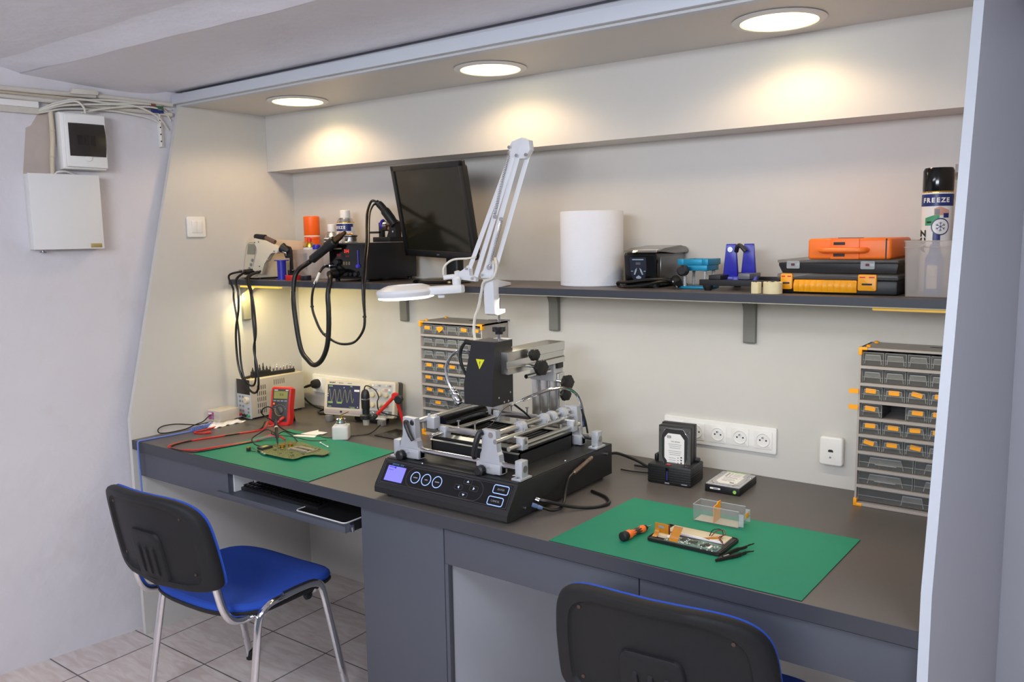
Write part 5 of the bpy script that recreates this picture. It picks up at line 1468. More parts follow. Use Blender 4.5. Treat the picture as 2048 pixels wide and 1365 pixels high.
b = MB(INK, TX((1.502, -.5955, 1.148)) @ RX(-tilt) @ FACE); b.prism([(-.0015, .008), (.0015, .008), (.0006, -.002), (-.0006, -.002)], .001, .0012); b.lathe([(.0013, .001), (.0013, .0012)], TX((0, -.005, 0)), 10); b.build('symbol', ws)
b = MB(ALU); b.box(1.500, 1.552, -.53, -.505, 1.2127, 1.2155, .0005); b.box(1.478, 1.53, -.57, -.53, 1.022, 1.030, .002); b.build('head_bracket', t)
b = MB(WIREB); b.tube([(1.462, -.575, 1.204), (1.440, -.578, 1.206), (1.424, -.58, 1.190), (1.418, -.582, 1.165), (1.424, -.584, 1.14), (1.440, -.586, 1.115), (1.452, -.58, 1.10)], .005, 10); b.build('head_cable', t)
b = MB(BLK); b.cyl((1.466, -.575, 1.204), (1.436, -.578, 1.207), .008, seg=14); b.build('cable_gland', t)
# gooseneck lamp left of the head
b = MB(CHR); GN = [(1.452, -.55, 1.165), (1.425, -.56, 1.176), (1.392, -.57, 1.172), (1.370, -.58, 1.145), (1.366, -.585, 1.115), (1.376, -.588, 1.085), (1.392, -.59, 1.062)]
b.tube(GN, .005, 10); b.build('gooseneck', t, label='chrome gooseneck')
b = MB(CHR); b.lathe([(.007, 0), (.0105, .003), (.0115, .008), (.0105, .011), (.0125, .014), (.0125, .020), (.0115, .023), (.013, .026), (.013, .044), (.011, .048), (.0085, .052)], axis_m((1.390, -.59, 1.066), (1.420, -.592, 1.026)), 24); b.build('lamp_head', t, label='ribbed chrome lamp head')
# thermocouple arm at the right
b = MB(CHR); b.tube([(1.680, -.322, .935), (1.676, -.325, .99), (1.662, -.335, 1.035), (1.640, -.37, 1.058), (1.615, -.42, 1.056), (1.592, -.46, 1.044), (1.575, -.49, 1.034)], .0052, 10); b.build('sensor_arm', t, label='bent chrome sensor tube')
b = MB(STEEL); b.lathe([(.003, 0), (.002, .015), (.0008, .03)], axis_m((1.578, -.486, 1.036), (1.55, -.53, 1.022)), 10); b.tube([(1.556, -.52, 1.026), (1.535, -.535, 1.008), (1.522, -.545, .985), (1.505, -.56, .962), (1.48, -.57, .95)], .0009, 5); b.build('thermocouple', t)
b = MB(WIREB); b.tube([(1.676, -.330, .99), (1.686, -.325, .955), (1.690, -.318, .915)], .003, 8); b.build('sensor_cable', t)
b = MB(WIREB); b.tube([(1.55, -.50, 1.02), (1.57, -.47, .99), (1.58, -.45, .965)], .003, 6); b.build('sensor_cable', t)
# side: pen, sockets, cables
b = MB(mat('bronze_pick_up_pen', (150, 128, 112), .3, .8)); b.lathe([(.003, -.004), (.0062, 0), (.0062, .095), (.004, .10)], axis_m((1.752, -.495, .846), (1.752, -.395, .868)), 16); b.build('vacuum_pen', t, label='bronze coloured pen')
b = MB(BLK); b.box(1.742, 1.757, -.425, -.413, .855, .867, .001); b.build('pen_clip', t)
b = MB(WIREB); b.tube([(1.752, -.500, .845), (1.752, -.525, .835), (1.758, -.55, .81), (1.775, -.585, .788), (1.785, -.62, .783), (1.778, -.65, .785), (1.762, -.675, .797), (1.745, -.69, .806)], .0042, 8); b.build('pen_hose', t)
b = MB(WIREB); b.tube([(1.745, -.665, .812), (1.765, -.65, .806), (1.800, -.60, .786), (1.838, -.555, .777), (1.862, -.515, .777), (1.858, -.485, .777), (1.83, -.455, .777), (1.80, -.44, .777), (1.77, -.43, .778)], .005, 8); b.build('side_cable', t)
b = MB(mat('clear_blue_plug', (110, 130, 170), .25, alpha=.75)); b.lathe([(.006, 0), (.0065, .012), (.005, .016), (.006, .02), (.0045, .03)], axis_m((1.743, -.692, .806), (1.768, -.672, .793)), 14); b.build('plug', t, label='translucent bluish plug')
b = MB(STEEL); b.cyl((1.742, -.725, .806), (1.746, -.725, .806), .0032, seg=10); b.cyl((1.742, -.672, .815), (1.752, -.669, .812), .006, seg=12); b.cyl((1.742, -.30, .855), (1.748, -.30, .855), .004, seg=10); b.build('sockets', t)
b = MB(WHITE); b.prism([(1.688, -.702), (1.712, -.698), (1.716, -.688), (1.704, -.684), (1.698, -.692), (1.688, -.694)], z1 + .0026, z1 + .0034); b.build('sticker', t, label='torn white sticker')
b = MB(WIREB); b.tube([(1.735, -.262, .846), (1.75, -.235, .842), (1.79, -.19, .815), (1.83, -.17, .79), (1.87, -.155, .782)], .0045, 8); b.build('mains_cable', t)

# ---- hard drive dock and drives
def hdd(t, T, bright=False):
    """3.5 inch drive: width x, length y, height z; label side up"""
    b = MB(mat('drive_black_casting', (30, 30, 32), .45, .3), T); b.box(-.0508, .0508, -.0735, .0735, 0, .0215, .001); b.build('casting', t)
    b = MB(mat('drive_bright_cover', (206, 202, 200), .36, .5) if bright else mat('drive_grey_cover', (118, 116, 112), .38, .7), T); b.prism(rrect(.0995, .142, .003, 2, 0, 0), .0215, .0238)
    cv = b.build('cover', t, label='grey metal cover')
    out = [(-.034, -.0725), (-.034, -.035), (-.041, -.020), (-.041, .045), (-.027, .066), (.027, .066), (.041, .045), (.041, -.020), (.034, -.035), (.038, -.0725)]
    b = MB(mat('drive_bright_cover', (206, 202, 200), .36, .5) if bright else mat('drive_dark_cover', (74, 74, 72), .38, .6), T); b.prism(out, .0238, .0252); b.build('raised_cover', cv)
    b = MB(CHR, T); b.tube([(x, y, .0246) for x, y in out], .0011, 6, smooth=False); b.build('cover_edge', cv, label='bright bevel edge')
    b = MB(STEEL, T)
    for sx in (-.044, .044):
        for sy in (-.040, .060): b.lathe([(.0032, 0), (.0032, .0012), (.0002, .0014)], TX((sx, sy, .0238)), 12)
    b.build('screws', cv)
    lb = [(-.023, -.066), (-.023, -.032), (-.031, -.022), (-.031, .038), (-.020, .052), (.018, .052), (.031, .036), (.031, -.066)]
    b = MB(PAPER, T); b.prism(lb, .0252, .0256); l_ = b.build('paper_label', cv, label='white paper label')
    b = MB(LIME, T); b.prism([(-.023, -.066), (.031, -.066), (.031, -.060), (-.023, -.060)], .0256, .0258); b.build('label_strip', l_, label='green strip')
    b = MB(INK, T); b.tube([(p[0] - .0165, p[1] + .0415, .0257) for p in rrect(.011, .006, .001, 2)], .0007, 4, smooth=False, closed=True); b.text('WD', .005, TX((-.0165, .0415, .0256)), .0002); b.text('WD10EADS', .0055, TX((.004, .028, .0256)), .0002)
    b.use(INKG)
    for k in range(6): b.prism(rrect(.040 - .003 * (k % 3), .0012, .0002), .0256, .0258, TX((.002, .020 - k * .0055 - (.004 if k > 2 else 0), 0)))
    for k in range(5): b.prism(rrect(.022, .001, .0002), .0256, .0258, TX((-.006, -.022 - k * .0065, 0)))
    b.use(INK)
    for k in range(5):
        b.prism(rrect(.0026, .0026, .0005), .0256, .0258, TX((.012, -.020 - k * .0075, 0)))
        b.prism(rrect(.0045, .0040, .0005), .0256, .0258, TX((.022, -.018 - k * .0080, 0)))
    b.build('print', l_)


t = thing('drive_dock', 'black two-bay hard drive dock standing below the five-gang socket strip', 'drive dock', (1.918, -.19, H), .06)
T = local(t)
b = MB(BLK, T); b.box(-.067, .067, -.052, .052, .001, .058, .003)
for k in range(7): b.box(-.0675, .0675, -.0525, .0525, .008 + k * .007, .0105 + k * .007, .0005)
b.build('body', t)
b = MB(BLK, T); b.box(-.067, .060, .028, .048, .058, .068, .002); b.prism([(-.066, .02), (-.050, .02), (-.050, .07), (-.056, .082), (-.066, .074)], -.030, .030, RX(math.pi / 2) @ TX((0, 0, 0)), .002) if False else b.box(-.064, -.053, -.010, .046, .058, .078, .003)
b.build('back_rest', t)
b = MB(BLKG, T); b.box(-.010, -.001, -.0535, -.052, .004, .052, .0005); b.build('front_strip', t)
b = MB(mat('dim_violet_light', (52, 44, 130), .4, emit=.15), T); b.box(-.007, -.004, -.0542, -.0535, .014, .042); b.build('light_strip', t)
b = MB(mat('dark_red_button', (150, 20, 30), .35), T); b.prism(rrect(.014, .010, .003), .058, .061, TX((-.004, -.044, 0))); b.build('eject_button', t, label='red button')
b = MB(INKG, T @ TX((0, -.0524, 0)) @ FACE); b.prism(rrect(.014, .004, .001), .001, .0016, TX((-.005, .006, 0))); b.prism(rrect(.018, .003, .001), .001, .0014, TX((.048, .008, 0))); b.build('print', t)
b = MB(WIREB, T); b.tube([(-.06, .052, .030), (-.085, .070, .018), (-.12, .078, .006), (-.17, .082, .0045)], .0035, 8); b.tube([(-.03, .052, .012), (-.08, .030, .004), (-.15, .02, .003), (-.19, .022, .003)], .002, 6); b.build('cables', t)
D1 = thing('hard_drive', 'hard drive standing upright in the front bay of the dock, white label to the front', 'hard drive', (1.916, -.204, H + .05), .06)
hdd(D1, TX((1.918, -.178, H + .058 + .0705 - .034)) @ RZ(.06) @ FACE)
D2 = thing('hard_drive', 'second hard drive standing in the dock behind the labelled one', 'hard drive', (1.914, -.165, H + .05), .06)
hdd(D2, TX((1.914, -.1485, H + .058 + .0705 - .031)) @ RZ(.06) @ FACE)
D3 = thing('hard_drive', 'black hard drive lying flat on the worktop right of the dock', 'hard drive', (2.081, -.160, H), .03)
hdd(D3, TX((2.080, -.162, H + .0005)) @ RZ(.03 + math.pi), True)
b = MB(PAPER, TX((2.080, -.2362, H)) @ RZ(.03) @ FACE); b.prism(rrect(.030, .005, .0005), 0, .0006, TX((-.018, .013, 0))); b.use(INKG).prism(rrect(.014, .003, .0003), .0006, .0008, TX((-.016, .013, 0))); b.build('edge_label', D3, label='small white edge label')
b = MB(LIME, TX((2.080, -.2362, H)) @ RZ(.03) @ FACE); b.lathe([(.005, -.001), (.005, .0008)], TX((.039, .0105, 0)), 18); b.build('round_sticker', D3, label='round lime sticker')

# ---- screwdriver
t = thing('screwdriver', 'orange and black bit screwdriver lying on the left part of the right mat', 'screwdriver', (2.036, -.65, ZM), 0)
T = axis_m((2.030, -.726, ZM + .0115), (2.046, -.612, ZM + .0085)) @ Matrix.Scale(.86, 4)
b = MB(RUB, T); b.lathe([(.0002, -.001), (.010, 0), (.0135, .003), (.0135, .018), (.0112, .021), (.0112, .024)], None, 24); b.build('end_cap', t, label='black end cap')
b = MB(ORANGE, T); b.lathe([(.0108, .022), (.0128, .028), (.0132, .036), (.0100, .044), (.0088, .060), (.0088, .074), (.0100, .086), (.0115, .094), (.0108, .102), (.008, .106)], None, 20); b.build('handle', t)
b = MB(mat('dark_brown_grip', (62, 46, 42), .55), T); b.lathe([(.0106, .040), (.0097, .048), (.0095, .060), (.0095, .074), (.0103, .084)], None, 8, cap=False); b.build('grip', t, label='dark brown grip')
b = MB(RUB, T); b.lathe([(.008, .105), (.0078, .114), (.006, .117)], None, 18); b.build('collar', t, label='black collar')
b = MB(STEEL, T); b.lathe([(.0045, .116), (.0045, .123), (.0018, .125), (.0012, .142), (.0005, .146)], None, 14); b.build('bit', t, label='steel bit')

# ---- opened tablet
t = thing('opened_tablet', 'tablet with its back off, showing battery, green board and amber ribbons, on the right mat', 'tablet', (2.17, -.635, ZM), 0)
TT = TX((2.168, -.628, ZM)) @ RZ(math.radians(-.5))
TW, TH = .188, .118
b = MB(BLK, TT); b.prism(rrect(TW, TH, .010, 5), .0004, .006, None, .0015)
b.tube([(p[0], p[1], .007) for p in rrect(TW - .003, TH - .003, .009, 5)], .0016, 6, smooth=False, closed=True); b.build('frame', t)
b = MB(BATT, TT); b.box(-.072, .078, .006, .052, .006, .0105, .001); b.box(-.088, -.045, -.036, .000, .006, .008, .0006); bt_ = b.build('battery', t, label='cream coloured battery')
b = MB(PAPER, TT); b.box(-.070, .076, .0048, .0075, .006, .0112, .0003); b.box(-.052, -.046, -.030, .004, .0062, .0112, .0003); b.build('tape', t, label='white tape')
b = MB(PCB2, TT); b.prism([(-.052, -.050), (.078, -.050), (.082, -.046), (.082, -.008), (.030, -.002), (.010, -.012), (-.030, -.010), (-.052, -.016)], .0062, .0078); pb_ = b.build('mainboard', t, label='green mainboard')
b = MB(CHIP, TT)
for (cx_, cy_, sx, sy) in ((-.012, -.022, .014, .014), (.012, -.026, .020, .014), (.048, -.024, .014, .010), (.040, -.034, .012, .006)): b.box(cx_ - sx / 2, cx_ + sx / 2, cy_ - sy / 2, cy_ + sy / 2, .0078, .0094, .0003)
b.build('chips', pb_)
b = MB(NICKEL, TT)
for k in range(130):
    x_, y_ = random.uniform(-.048, .078), random.uniform(-.048, -.014)
    b.use((NICKEL, PAPER, CHIP, PCB)[k % 4]).box(x_, x_ + random.uniform(.0015, .005), y_, y_ + random.uniform(.0015, .004), .0078, .0078 + random.uniform(.0006, .0016))
o = b.build('small_components', pb_); o['kind'] = 'stuff'
b = MB(PAPER, TT); b.box(.056, .062, -.044, -.024, .0078, .0094, .0002, RZ(0)); b.build('sticker', pb_, label='white sticker')
b = MB(mat('white_led', (240, 240, 240), .3), TT)
for x_ in (.045, .060, .072): b.lathe([(.0016, 0), (.0012, .0014), (.0002, .002)], TX((x_, -.0545, .0074)), 10)
b.build('clips', t, label='white clips')
def ribbon(pts, w, nm='ribbon_cable'):
    b = MB(KAPTON, TT)
    C_ = catmull(pts, 6)
    vs = []; fs = []
    for p in C_: vs += [(p.x - w / 2, p.y, p.z), (p.x + w / 2, p.y, p.z)]
    for k in range(len(C_) - 1): fs.append((2 * k, 2 * k + 1, 2 * k + 3, 2 * k + 2))
    n = len(vs); vs += [(v[0], v[1] + .0004, v[2] + .0003) for v in vs]; fs += [tuple(n + i for i in f)[::-1] for f in fs]
    b.add(vs, fs); r_ = b.build(nm, t, label='amber ribbon cable'); return r_
r1 = ribbon([(-.080, -.044, .008), (-.080, -.034, .012), (-.080, -.028, .020), (-.080, -.026, .034)], .012)
b = MB(KAPTON, TT); b.box(-.086, -.048, -.0268, -.0256, .014, .038, .0003); b.use(mat('dark_red_stiffener', (96, 36, 16), .4)).box(-.0505, -.047, -.0272, -.0252, .014, .0375, .0003); b.use(INKG).box(-.078, -.062, -.0272, -.0266, .026, .032, .0003); b.build('ribbon_flag', r1)
r2 = ribbon([(-.028, -.050, .0085), (-.028, -.046, .012), (-.027, -.041, .020), (-.025, -.034, .030), (-.023, -.028, .039)], .023)
b = MB(INKG, TT)
for k in range(7): b.box(-.033 + k * .003, -.0315 + k * .003, -.0290, -.0278, .036, .0392)
b.build('contacts', r2)
b = MB(KAPTON, TT); b.prism([(.022, .006), (.040, .004), (.064, .030), (.050, .034)], .0106, .0112); b.build('ribbon_cable', t, label='amber ribbon cable')
b = MB(mat('dark_red_wire', (130, 40, 30), .4), TT); b.tube([(.036, .026, .012), (.044, .040, .022), (.060, .042, .026), (.068, .032, .020), (.058, .020, .016), (.066, .008, .012), (.078, -.004, .010)], .0011, 6)
b.use(WIREB).tube([(.032, .024, .012), (.036, .036, .024), (.052, .044, .026), (.062, .034, .018), (.062, .018, .014), (.074, .004, .011)], .0011, 6); b.build('battery_wires', t, label='red and black wires')
b = MB(mat('dark_speaker_module', (34, 30, 34), .5), TT); b.box(.079, .090, -.02, .05, .006, .0086, .001); b.box(.083, .0895, -.05, -.02, .006, .008, .001); b.build('side_module', t)

# ---- tweezers
t = thing('tweezers', 'black bent-tip tweezers lying on the right mat, before the tablet', 'tweezers', (2.29, -.65, ZM), 0)
for s_, tip in ((0, Vector((2.300, -.576, ZM + .006))), (1, Vector((2.314, -.616, ZM + .004)))):
    A = Vector((2.264, -.720, ZM + .004))
    b = MB(mat('dark_brown_coated_steel', (46, 38, 36), .4, .3))
    mid = A.lerp(tip, .5) + Vector((-.004 if s_ == 0 else .005, 0, .001)); n9 = A.lerp(tip, .86)
    n9 += Vector((-.002, .0, 0))
    b.tube([A, A.lerp(mid, .4), mid, A.lerp(tip, .75), n9, tip + (Vector((-.001, -.006, 0))), tip], [.0036, .0050, .0056, .0040, .0022, .0016, .0008], 8, flat=.5)
    b.build('arm', t)
b = MB(NICKEL); b.prism(rrect(.004, .018, .001), 0, .0006, TX((2.2765, -.690, ZM + .0085)) @ RZ(-.32)); b.prism(rrect(.003, .010, .001), 0, .0006, TX((2.2700, -.707, ZM + .0075)) @ RZ(-.32)); b.build('marking', t, label='pale marking')
# ---- bench power supply with tip rack on top
t = thing('bench_power_supply', 'beige bench power supply with dark display in the left corner of the worktop', 'power supply', (0.05, -.21, H), -.02)
T = TX((0.052, -.352, H)) @ RZ(-.02)
b = MB(BEIGE, T); b.box(-.045, .045, .004, .275, .006, .165, .0015); b.build('case', t)
b = MB(mat('pale_grey_panel', (198, 200, 200), .4), T); b.box(-.046, .046, 0, .006, .003, .167, .0015); b.build('front_panel', t, label='pale grey front panel')
b = MB(mat('dark_red_display', (36, 22, 26), .2), T); b.box(-.044, .044, -.0015, 0, .104, .166, .0005); b.build('display', t, label='dark display')
FPN = T @ FACE
for r in range(4):
    for k in range(2):
        b = MB(INKG, FPN); b.prism(rrect(.0095, .008, .001), 0, .0025, TX((-.026 + k * .020, .092 - r * .0195, 0))); b.build('key', t)
for q in ((.030, .045), (.030, .030)):
    b = MB(INKG, FPN); b.prism(rrect(.010, .008, .001), 0, .0025, TX((q[0], q[1], 0))); b.build('key', t)
b = MB(CREAM, FPN); b.lathe([(.0145, 0), (.0135, .013), (.011, .015), (.0002, .015)], TX((.026, .082, 0)), 24); b.build('dial', t, label='cream dial')
for x_, mm, nm in ((-.022, RED, 'red'), (.0, CHIP, 'black'), (.020, CHIP, 'black'), (.034, GREENP, 'green')):
    b = MB(mm, FPN); b.lathe([(.005, 0), (.005, .012), (.0002, .0125)], TX((x_, .016, 0)), 14); b.build('terminal', t, label=nm + ' terminal')
b = MB(INK, T)
for r in range(5):
    for k in range(5): b.box(.0450, .0453, .035 + k * .0095, .038 + k * .0095, .020 + r * .025, .038 + r * .025)
for k in range(6): b.box(.0450, .0453, .120 + k * .010, .1225 + k * .010, .130, .152)
b.build('vent_slots', t)
b = MB(RUB, T)
for px in (-.035, .035):
    for py in (.02, .255): b.cyl((px, py, 0), (px, py, .007), .007, seg=12)
b.build('feet', t)
zt = H + .1655
t = thing('tip_rack', 'black soldering tip rack lying on top of the bench power supply', 'tip rack', (0.06, -.21, zt), 0)
b = MB(BLK, TX((0.062, -.212, zt)) @ RZ(math.radians(84)))
b.box(-.100, .110, -.008, .008, 0, .016, .004); b.cyl((-.105, 0, .006), (-.125, 0, .004), .006, seg=12); b.box(-.095, -.01, -.011, .011, .012, .026, .002)
b.build('holder', t)
for k in range(13):
    b = MB(CHIP if k < 5 else STEEL, TX((0.062, -.212, zt)) @ RZ(math.radians(84)))
    x_ = -.09 + k * .0165; hh = .014 + .014 * ((k * 5) % 4) / 3
    b.lathe([(.0042, 0), (.0042, hh * .55), (.0026, hh * .62), (.0022, hh), (.0002, hh + .004)], TX((x_, 0, .026 if k < 6 else .016)), 10); b.build('soldering_tip', t)
# leads at the supply
def lead(name, pts, mm, r, label, group='test leads on the worktop', **kw):
    b = MB(mm); b.tube(pts, r, 8); o = tag(b.build(name), label, 'cable', group)
    return o
z = H + .003
lead('supply_lead', [(.030, -.368, H + .016), (.028, -.40, H + .012), (.02, -.425, H + .008), (.05, -.455, z + .001), (.085, -.50, z), (.10, -.56, z), (.10, -.61, z), (.115, -.625, z), (.15, -.615, z)], REDC, .003, 'thin red lead from the power supply along the left side panel')
o = lead('supply_lead', [(.052, -.366, H + .014), (.045, -.41, H + .008), (.05, -.45, z), (.062, -.50, z + .003), (.07, -.545, z + .003), (.075, -.60, z), (.072, -.66, z), (.062, -.74, z), (.056, -.795, z), (.054, -.8195, H + .002), (.054, -.823, H - .02), (.054, -.8215, H - .12), (.055, -.821, H - .20)], BLUEC, .0034, 'blue lead running from the power supply and hanging over the worktop front edge')
b = MB(BLUEC); pts = []
for k in range(140):
    u = k / 139; c = Vector((.064, -.515, z + .004)).lerp(Vector((.075, -.62, z + .003)), u)
    pts.append(c + Vector((.0065 * math.cos(k * .62), 0, .0065 * math.sin(k * .62) + .003)))
b.tube(pts, .0016, 5, smooth=False); b.build('coil', o, label='coiled section')
lead('supply_lead', [(.07, -.366, H + .016), (.062, -.40, H + .010), (.045, -.45, z + .002), (.03, -.50, z + .008), (.035, -.56, z + .010), (.03, -.60, z + .018), (.022, -.65, z + .028), (.014, -.695, z + .028), (.012, -.715, z + .018), (.016, -.71, z + .004), (.03, -.67, z + .001), (.04, -.62, z + .004), (.042, -.575, z + .014), (.05, -.545, z + .022), (.048, -.52, z + .036), (.040, -.495, z + .040), (.04, -.47, z + .02), (.05, -.455, z)], WIREB, .0022, 'black lead coiled in loops beside the swab box')
b = MB(RED); b.tube([(.150, -.615, z + .001), (.158, -.600, z + .002), (.164, -.588, z + .002)], [.003, .0045, .0045], 8); b.build('plug_tip', bpy.data.objects['supply_lead'], label='red plug tip')
# small swab box on a tissue
t = thing('swab_box', 'small clear box with a magenta label in the left corner, standing on a folded tissue', 'box', (0.045, -.47, H), 0)
b = MB(mat('clear_swab_box', (232, 224, 212), .4, alpha=.6), TX((.048, -.455, H + .018)) @ RZ(.12)); b.box(-.038, .038, -.045, .055, 0, .042, .003); b.build('box', t)
b = MB(PINK, TX((.048, -.455, H + .018)) @ RZ(.12)); b.box(-.030, .002, -.0458, -.045, .006, .036); b.use(PAPER).box(-.028, -.008, -.0462, -.0458, .026, .034); b.use(INKG).box(-.010, .000, -.0462, -.0458, .008, .022); b.build('label', t, label='magenta and white label')
t = thing('folded_tissue', 'crumpled white tissue under the swab box', 'tissue', (0.05, -.47, H), 0)
b = MB(PAPER)
def tis(u, v): return (.005 + .095 * u + .004 * math.sin(v * 9), -.535 + .15 * v + .006 * math.sin(u * 7), H + .001 + .015 * math.sin(math.pi * u) ** .4 * math.sin(math.pi * v) ** .4 + .0025 * math.sin(u * 17 + v * 23))
b.grid(tis, 20, 20); b.build('tissue', t)

# ---- multimeter
t = thing('multimeter', 'red multimeter leaning back on its stand before the power supply', 'multimeter', (0.275, -.33, H), .40)
T = TX((0.269, -.339, H + .0745)) @ RZ(.404) @ RX(-.264) @ FACE
b = MB(RED, T); b.prism([(-.046, -.072), (-.034, -.080), (.034, -.080), (.046, -.072), (.047, -.04), (.042, .0), (.043, .06), (.045, .072), (.036, .079), (-.036, .079), (-.045, .072), (-.043, .06), (-.042, 0), (-.047, -.04)], -.036, 0, None, .006, 3); b.build('holster', t)
b = MB(mat('dark_meter_face', (62, 58, 56), .45), T); b.prism([(-.034, -.062), (.034, -.062), (.036, .069), (-.036, .069)], -.001, .0012, None, .0008); fc = b.build('face', t, label='dark face')
b = MB(LCDY, T); b.prism(rrect(.060, .030, .002), .0012, .0022, TX((0, .045, 0))); b.build('display', fc, label='yellow green display')
b = MB(INK, T); b.text('0.6', .014, TX((.004, .046, .0022)), .0002); b.build('digits', fc)
b = MB(PAPER, T); b.prism(rrect(.016, .003, .0005), .0012, .0016, TX((-.022, .064, 0))); b.prism(rrect(.012, .003, .0005), .0012, .0016, TX((.026, .064, 0))); b.build('print', fc)
for k in range(4):
    b = MB(INKG, T); b.prism(rrect(.012, .005, .001), .0012, .0032, TX((-.024 + k * .016, .021, 0))); b.build('button', fc)
b = MB(ORANGE, T); b.lathe([(.0045, .0012), (.004, .003), (.0002, .0032)], TX((-.027, .009, 0)), 14); b.build('button', fc, label='orange button')
b = MB(mat('dial_yellow_print', (200, 170, 90), .5), T)
b.tube([(.020 * math.cos(a), -.018 + .020 * math.sin(a), .0014) for a in [math.radians(150 + k * 10) for k in range(15)]], .0016, 4, smooth=False); b.build('dial_print', fc)
b = MB(mat('dial_grey', (84, 82, 74), .4), T); b.lathe([(.0165, .001), (.0160, .007), (.012, .008), (.0002, .008)], TX((0, -.018, 0)), 28); b.use(CHIP).box(-.0035, .0035, -.016, .016, .008, .012, .001, TX((0, -.018, 0)) @ RZ(.7)); b.build('dial', fc, label='round rotary dial')
b = MB(INKG, T)
for k in range(9):
    a = math.radians(20 + k * 20); b.prism(rrect(.005, .002, .0004), .0012, .0016, TX((.026 * math.cos(a), -.018 + .024 * math.sin(a), 0)))
b.build('range_marks', fc)
for x_, mm in ((-.024, CHIP), (-.008, CHIP), (.010, RED), (.025, CHIP)):
    b = MB(mm, T); b.lathe([(.0055, .001), (.005, .0025), (.003, .0026)], TX((x_, -.052, 0)), 16); b.build('jack', fc)
b = MB(REDC, T); b.tube([(.022, -.046, .004), (.018, -.052, .014), (.004, -.066, .018), (-.016, -.079, .020), (-.03, -.084, .030)], [.0065, .006, .004, .003, .003], 8); b.build('test_plug', t, label='red test plug')
b = MB(BLK, TX((0.269, -.339, H)) @ RZ(.404)); b.prism([(.066, .001), (.060, .001), (.030, .10), (.038, .10)], -.03, .03, Matrix(((0, 0, 1, 0), (1, 0, 0, 0), (0, 1, 0, 0), (0, 0, 0, 1)))); b.build('stand', t, label='black prop stand')

lead('test_lead', [(.262, -.398, H + .020), (.285, -.432, z), (.288, -.48, z), (.263, -.552, z), (.222, -.68, z), (.205, -.745, z), (.22, -.80, z), (.262, -.808, z), (.31, -.806, z), (.37, -.77, z + .002), (.395, -.70, ZM + .003), (.425, -.61, ZM + .003), (.435, -.585, ZM + .003)], REDC, .0031, 'red test lead making a long loop at the front left of the worktop')
lead('test_lead', [(.252, -.402, H + .022), (.272, -.437, z), (.280, -.49, z), (.258, -.57, z), (.225, -.66, z), (.212, -.74, z), (.235, -.802, z), (.30, -.811, z), (.385, -.804, ZM + .003), (.41, -.72, ZM + .003), (.432, -.62, ZM + .003), (.437, -.60, ZM + .003)], WIREB, .0028, 'thin black test lead following the red loop on the worktop')
lead('test_lead', [(.44, -.585, ZM + .004), (.445, -.55, ZM + .012), (.46, -.53, ZM + .018), (.49, -.52, ZM + .014), (.515, -.515, ZM + .004)], REDC, .0032, 'short red lead end at the back edge of the left mat')
b = MB(mat('grey_sleeve', (128, 120, 110), .6)); b.tube([(.432, -.60, ZM + .0045), (.440, -.57, ZM + .006), (.452, -.545, ZM + .010), (.470, -.52, ZM + .012)], .0058, 10)
tag(b.build('cable_sleeve'), 'grey sleeve joining the leads on the left mat', 'cable sleeve')

# ---- laptop mainboard
t = thing('laptop_mainboard', 'green laptop mainboard lying on the left mat with a test probe on it', 'circuit board', (0.67, -.61, ZM), 0)
zb_ = H + .010
poly = [(.556, -.672), (.630, -.694), (.742, -.694), (.772, -.686), (.776, -.672), (.770, -.640), (.782, -.612), (.820, -.594), (.812, -.560), (.780, -.548), (.700, -.535), (.618, -.518), (.552, -.528), (.552, -.60)]
b = MB(PCB); b.prism(poly, zb_, zb_ + .0016); b.build('board', t)
b = MB(CHIP); b.box(.560, .590, -.672, -.628, ZM + .0004, zb_ + .010, .001); b.box(.786, .815, -.600, -.572, ZM + .0004, zb_ - .0004, .001); b.build('sockets', t, label='black sockets under the board edges')
b = MB(mat('pale_solder_area', (190, 190, 110), .4, .4)); b.box(.570, .585, -.662, -.640, zb_ + .010, zb_ + .0108); b.box(.598, .625, -.612, -.600, zb_ + .0016, zb_ + .003); b.build('pads', t)
b = MB(mat('memory_socket_tan', (150, 140, 120), .5))
for q in ((.660, .742, -.612, -.600), (.672, .752, -.584, -.572)): b.box(q[0], q[1], q[2], q[3], zb_ + .0016, zb_ + .0075, .0006)
for q in ((.655, .665, -.620, -.572), (.745, .755, -.612, -.565)): b.box(q[0], q[1], q[2], q[3], zb_ + .0016, zb_ + .0055, .0006)
b.build('memory_socket', t, label='tan memory socket')
b = MB(CHIP)
for k in range(16):
    x_, y_ = random.uniform(.60, .755), random.uniform(-.680, -.555); b.box(x_, x_ + random.uniform(.005, .012), y_, y_ + random.uniform(.004, .010), zb_ + .0016, zb_ + .0032, .0003)
b.box(.700, .752, -.594, -.588, zb_ + .0016, zb_ + .006)
b.build('chips', t)
b = MB(mat('tinned_parts', (176, 160, 110), .35, .6))
for k in range(320):
    x_, y_ = random.uniform(.566, .768), random.uniform(-.685, -.54)
    b.box(x_, x_ + random.uniform(.0012, .004), y_, y_ + random.uniform(.0012, .003), zb_ + .0016, zb_ + .0016 + random.uniform(.0006, .002))
o = b.build('small_components', t); o['kind'] = 'stuff'
b = MB(GOLD); b.cyl((.617, -.607, zb_ + .001), (.617, -.607, zb_ + .012), .010, seg=24); b.cyl((.628, -.580, zb_ + .001), (.628, -.580, zb_ + .010), .009, seg=24); b.build('heat_spreader', t, label='bright gold coloured processor caps')
b = MB(NICKEL); b.box(.602, .614, -.690, -.684, zb_ - .004, zb_ + .002, .0005); b.box(.622, .636, -.696, -.690, zb_ - .004, zb_ + .002, .0005); b.box(.783, .7855, -.598, -.594, ZM + .0004, zb_); b.build('connectors', t, label='bright edge connectors')
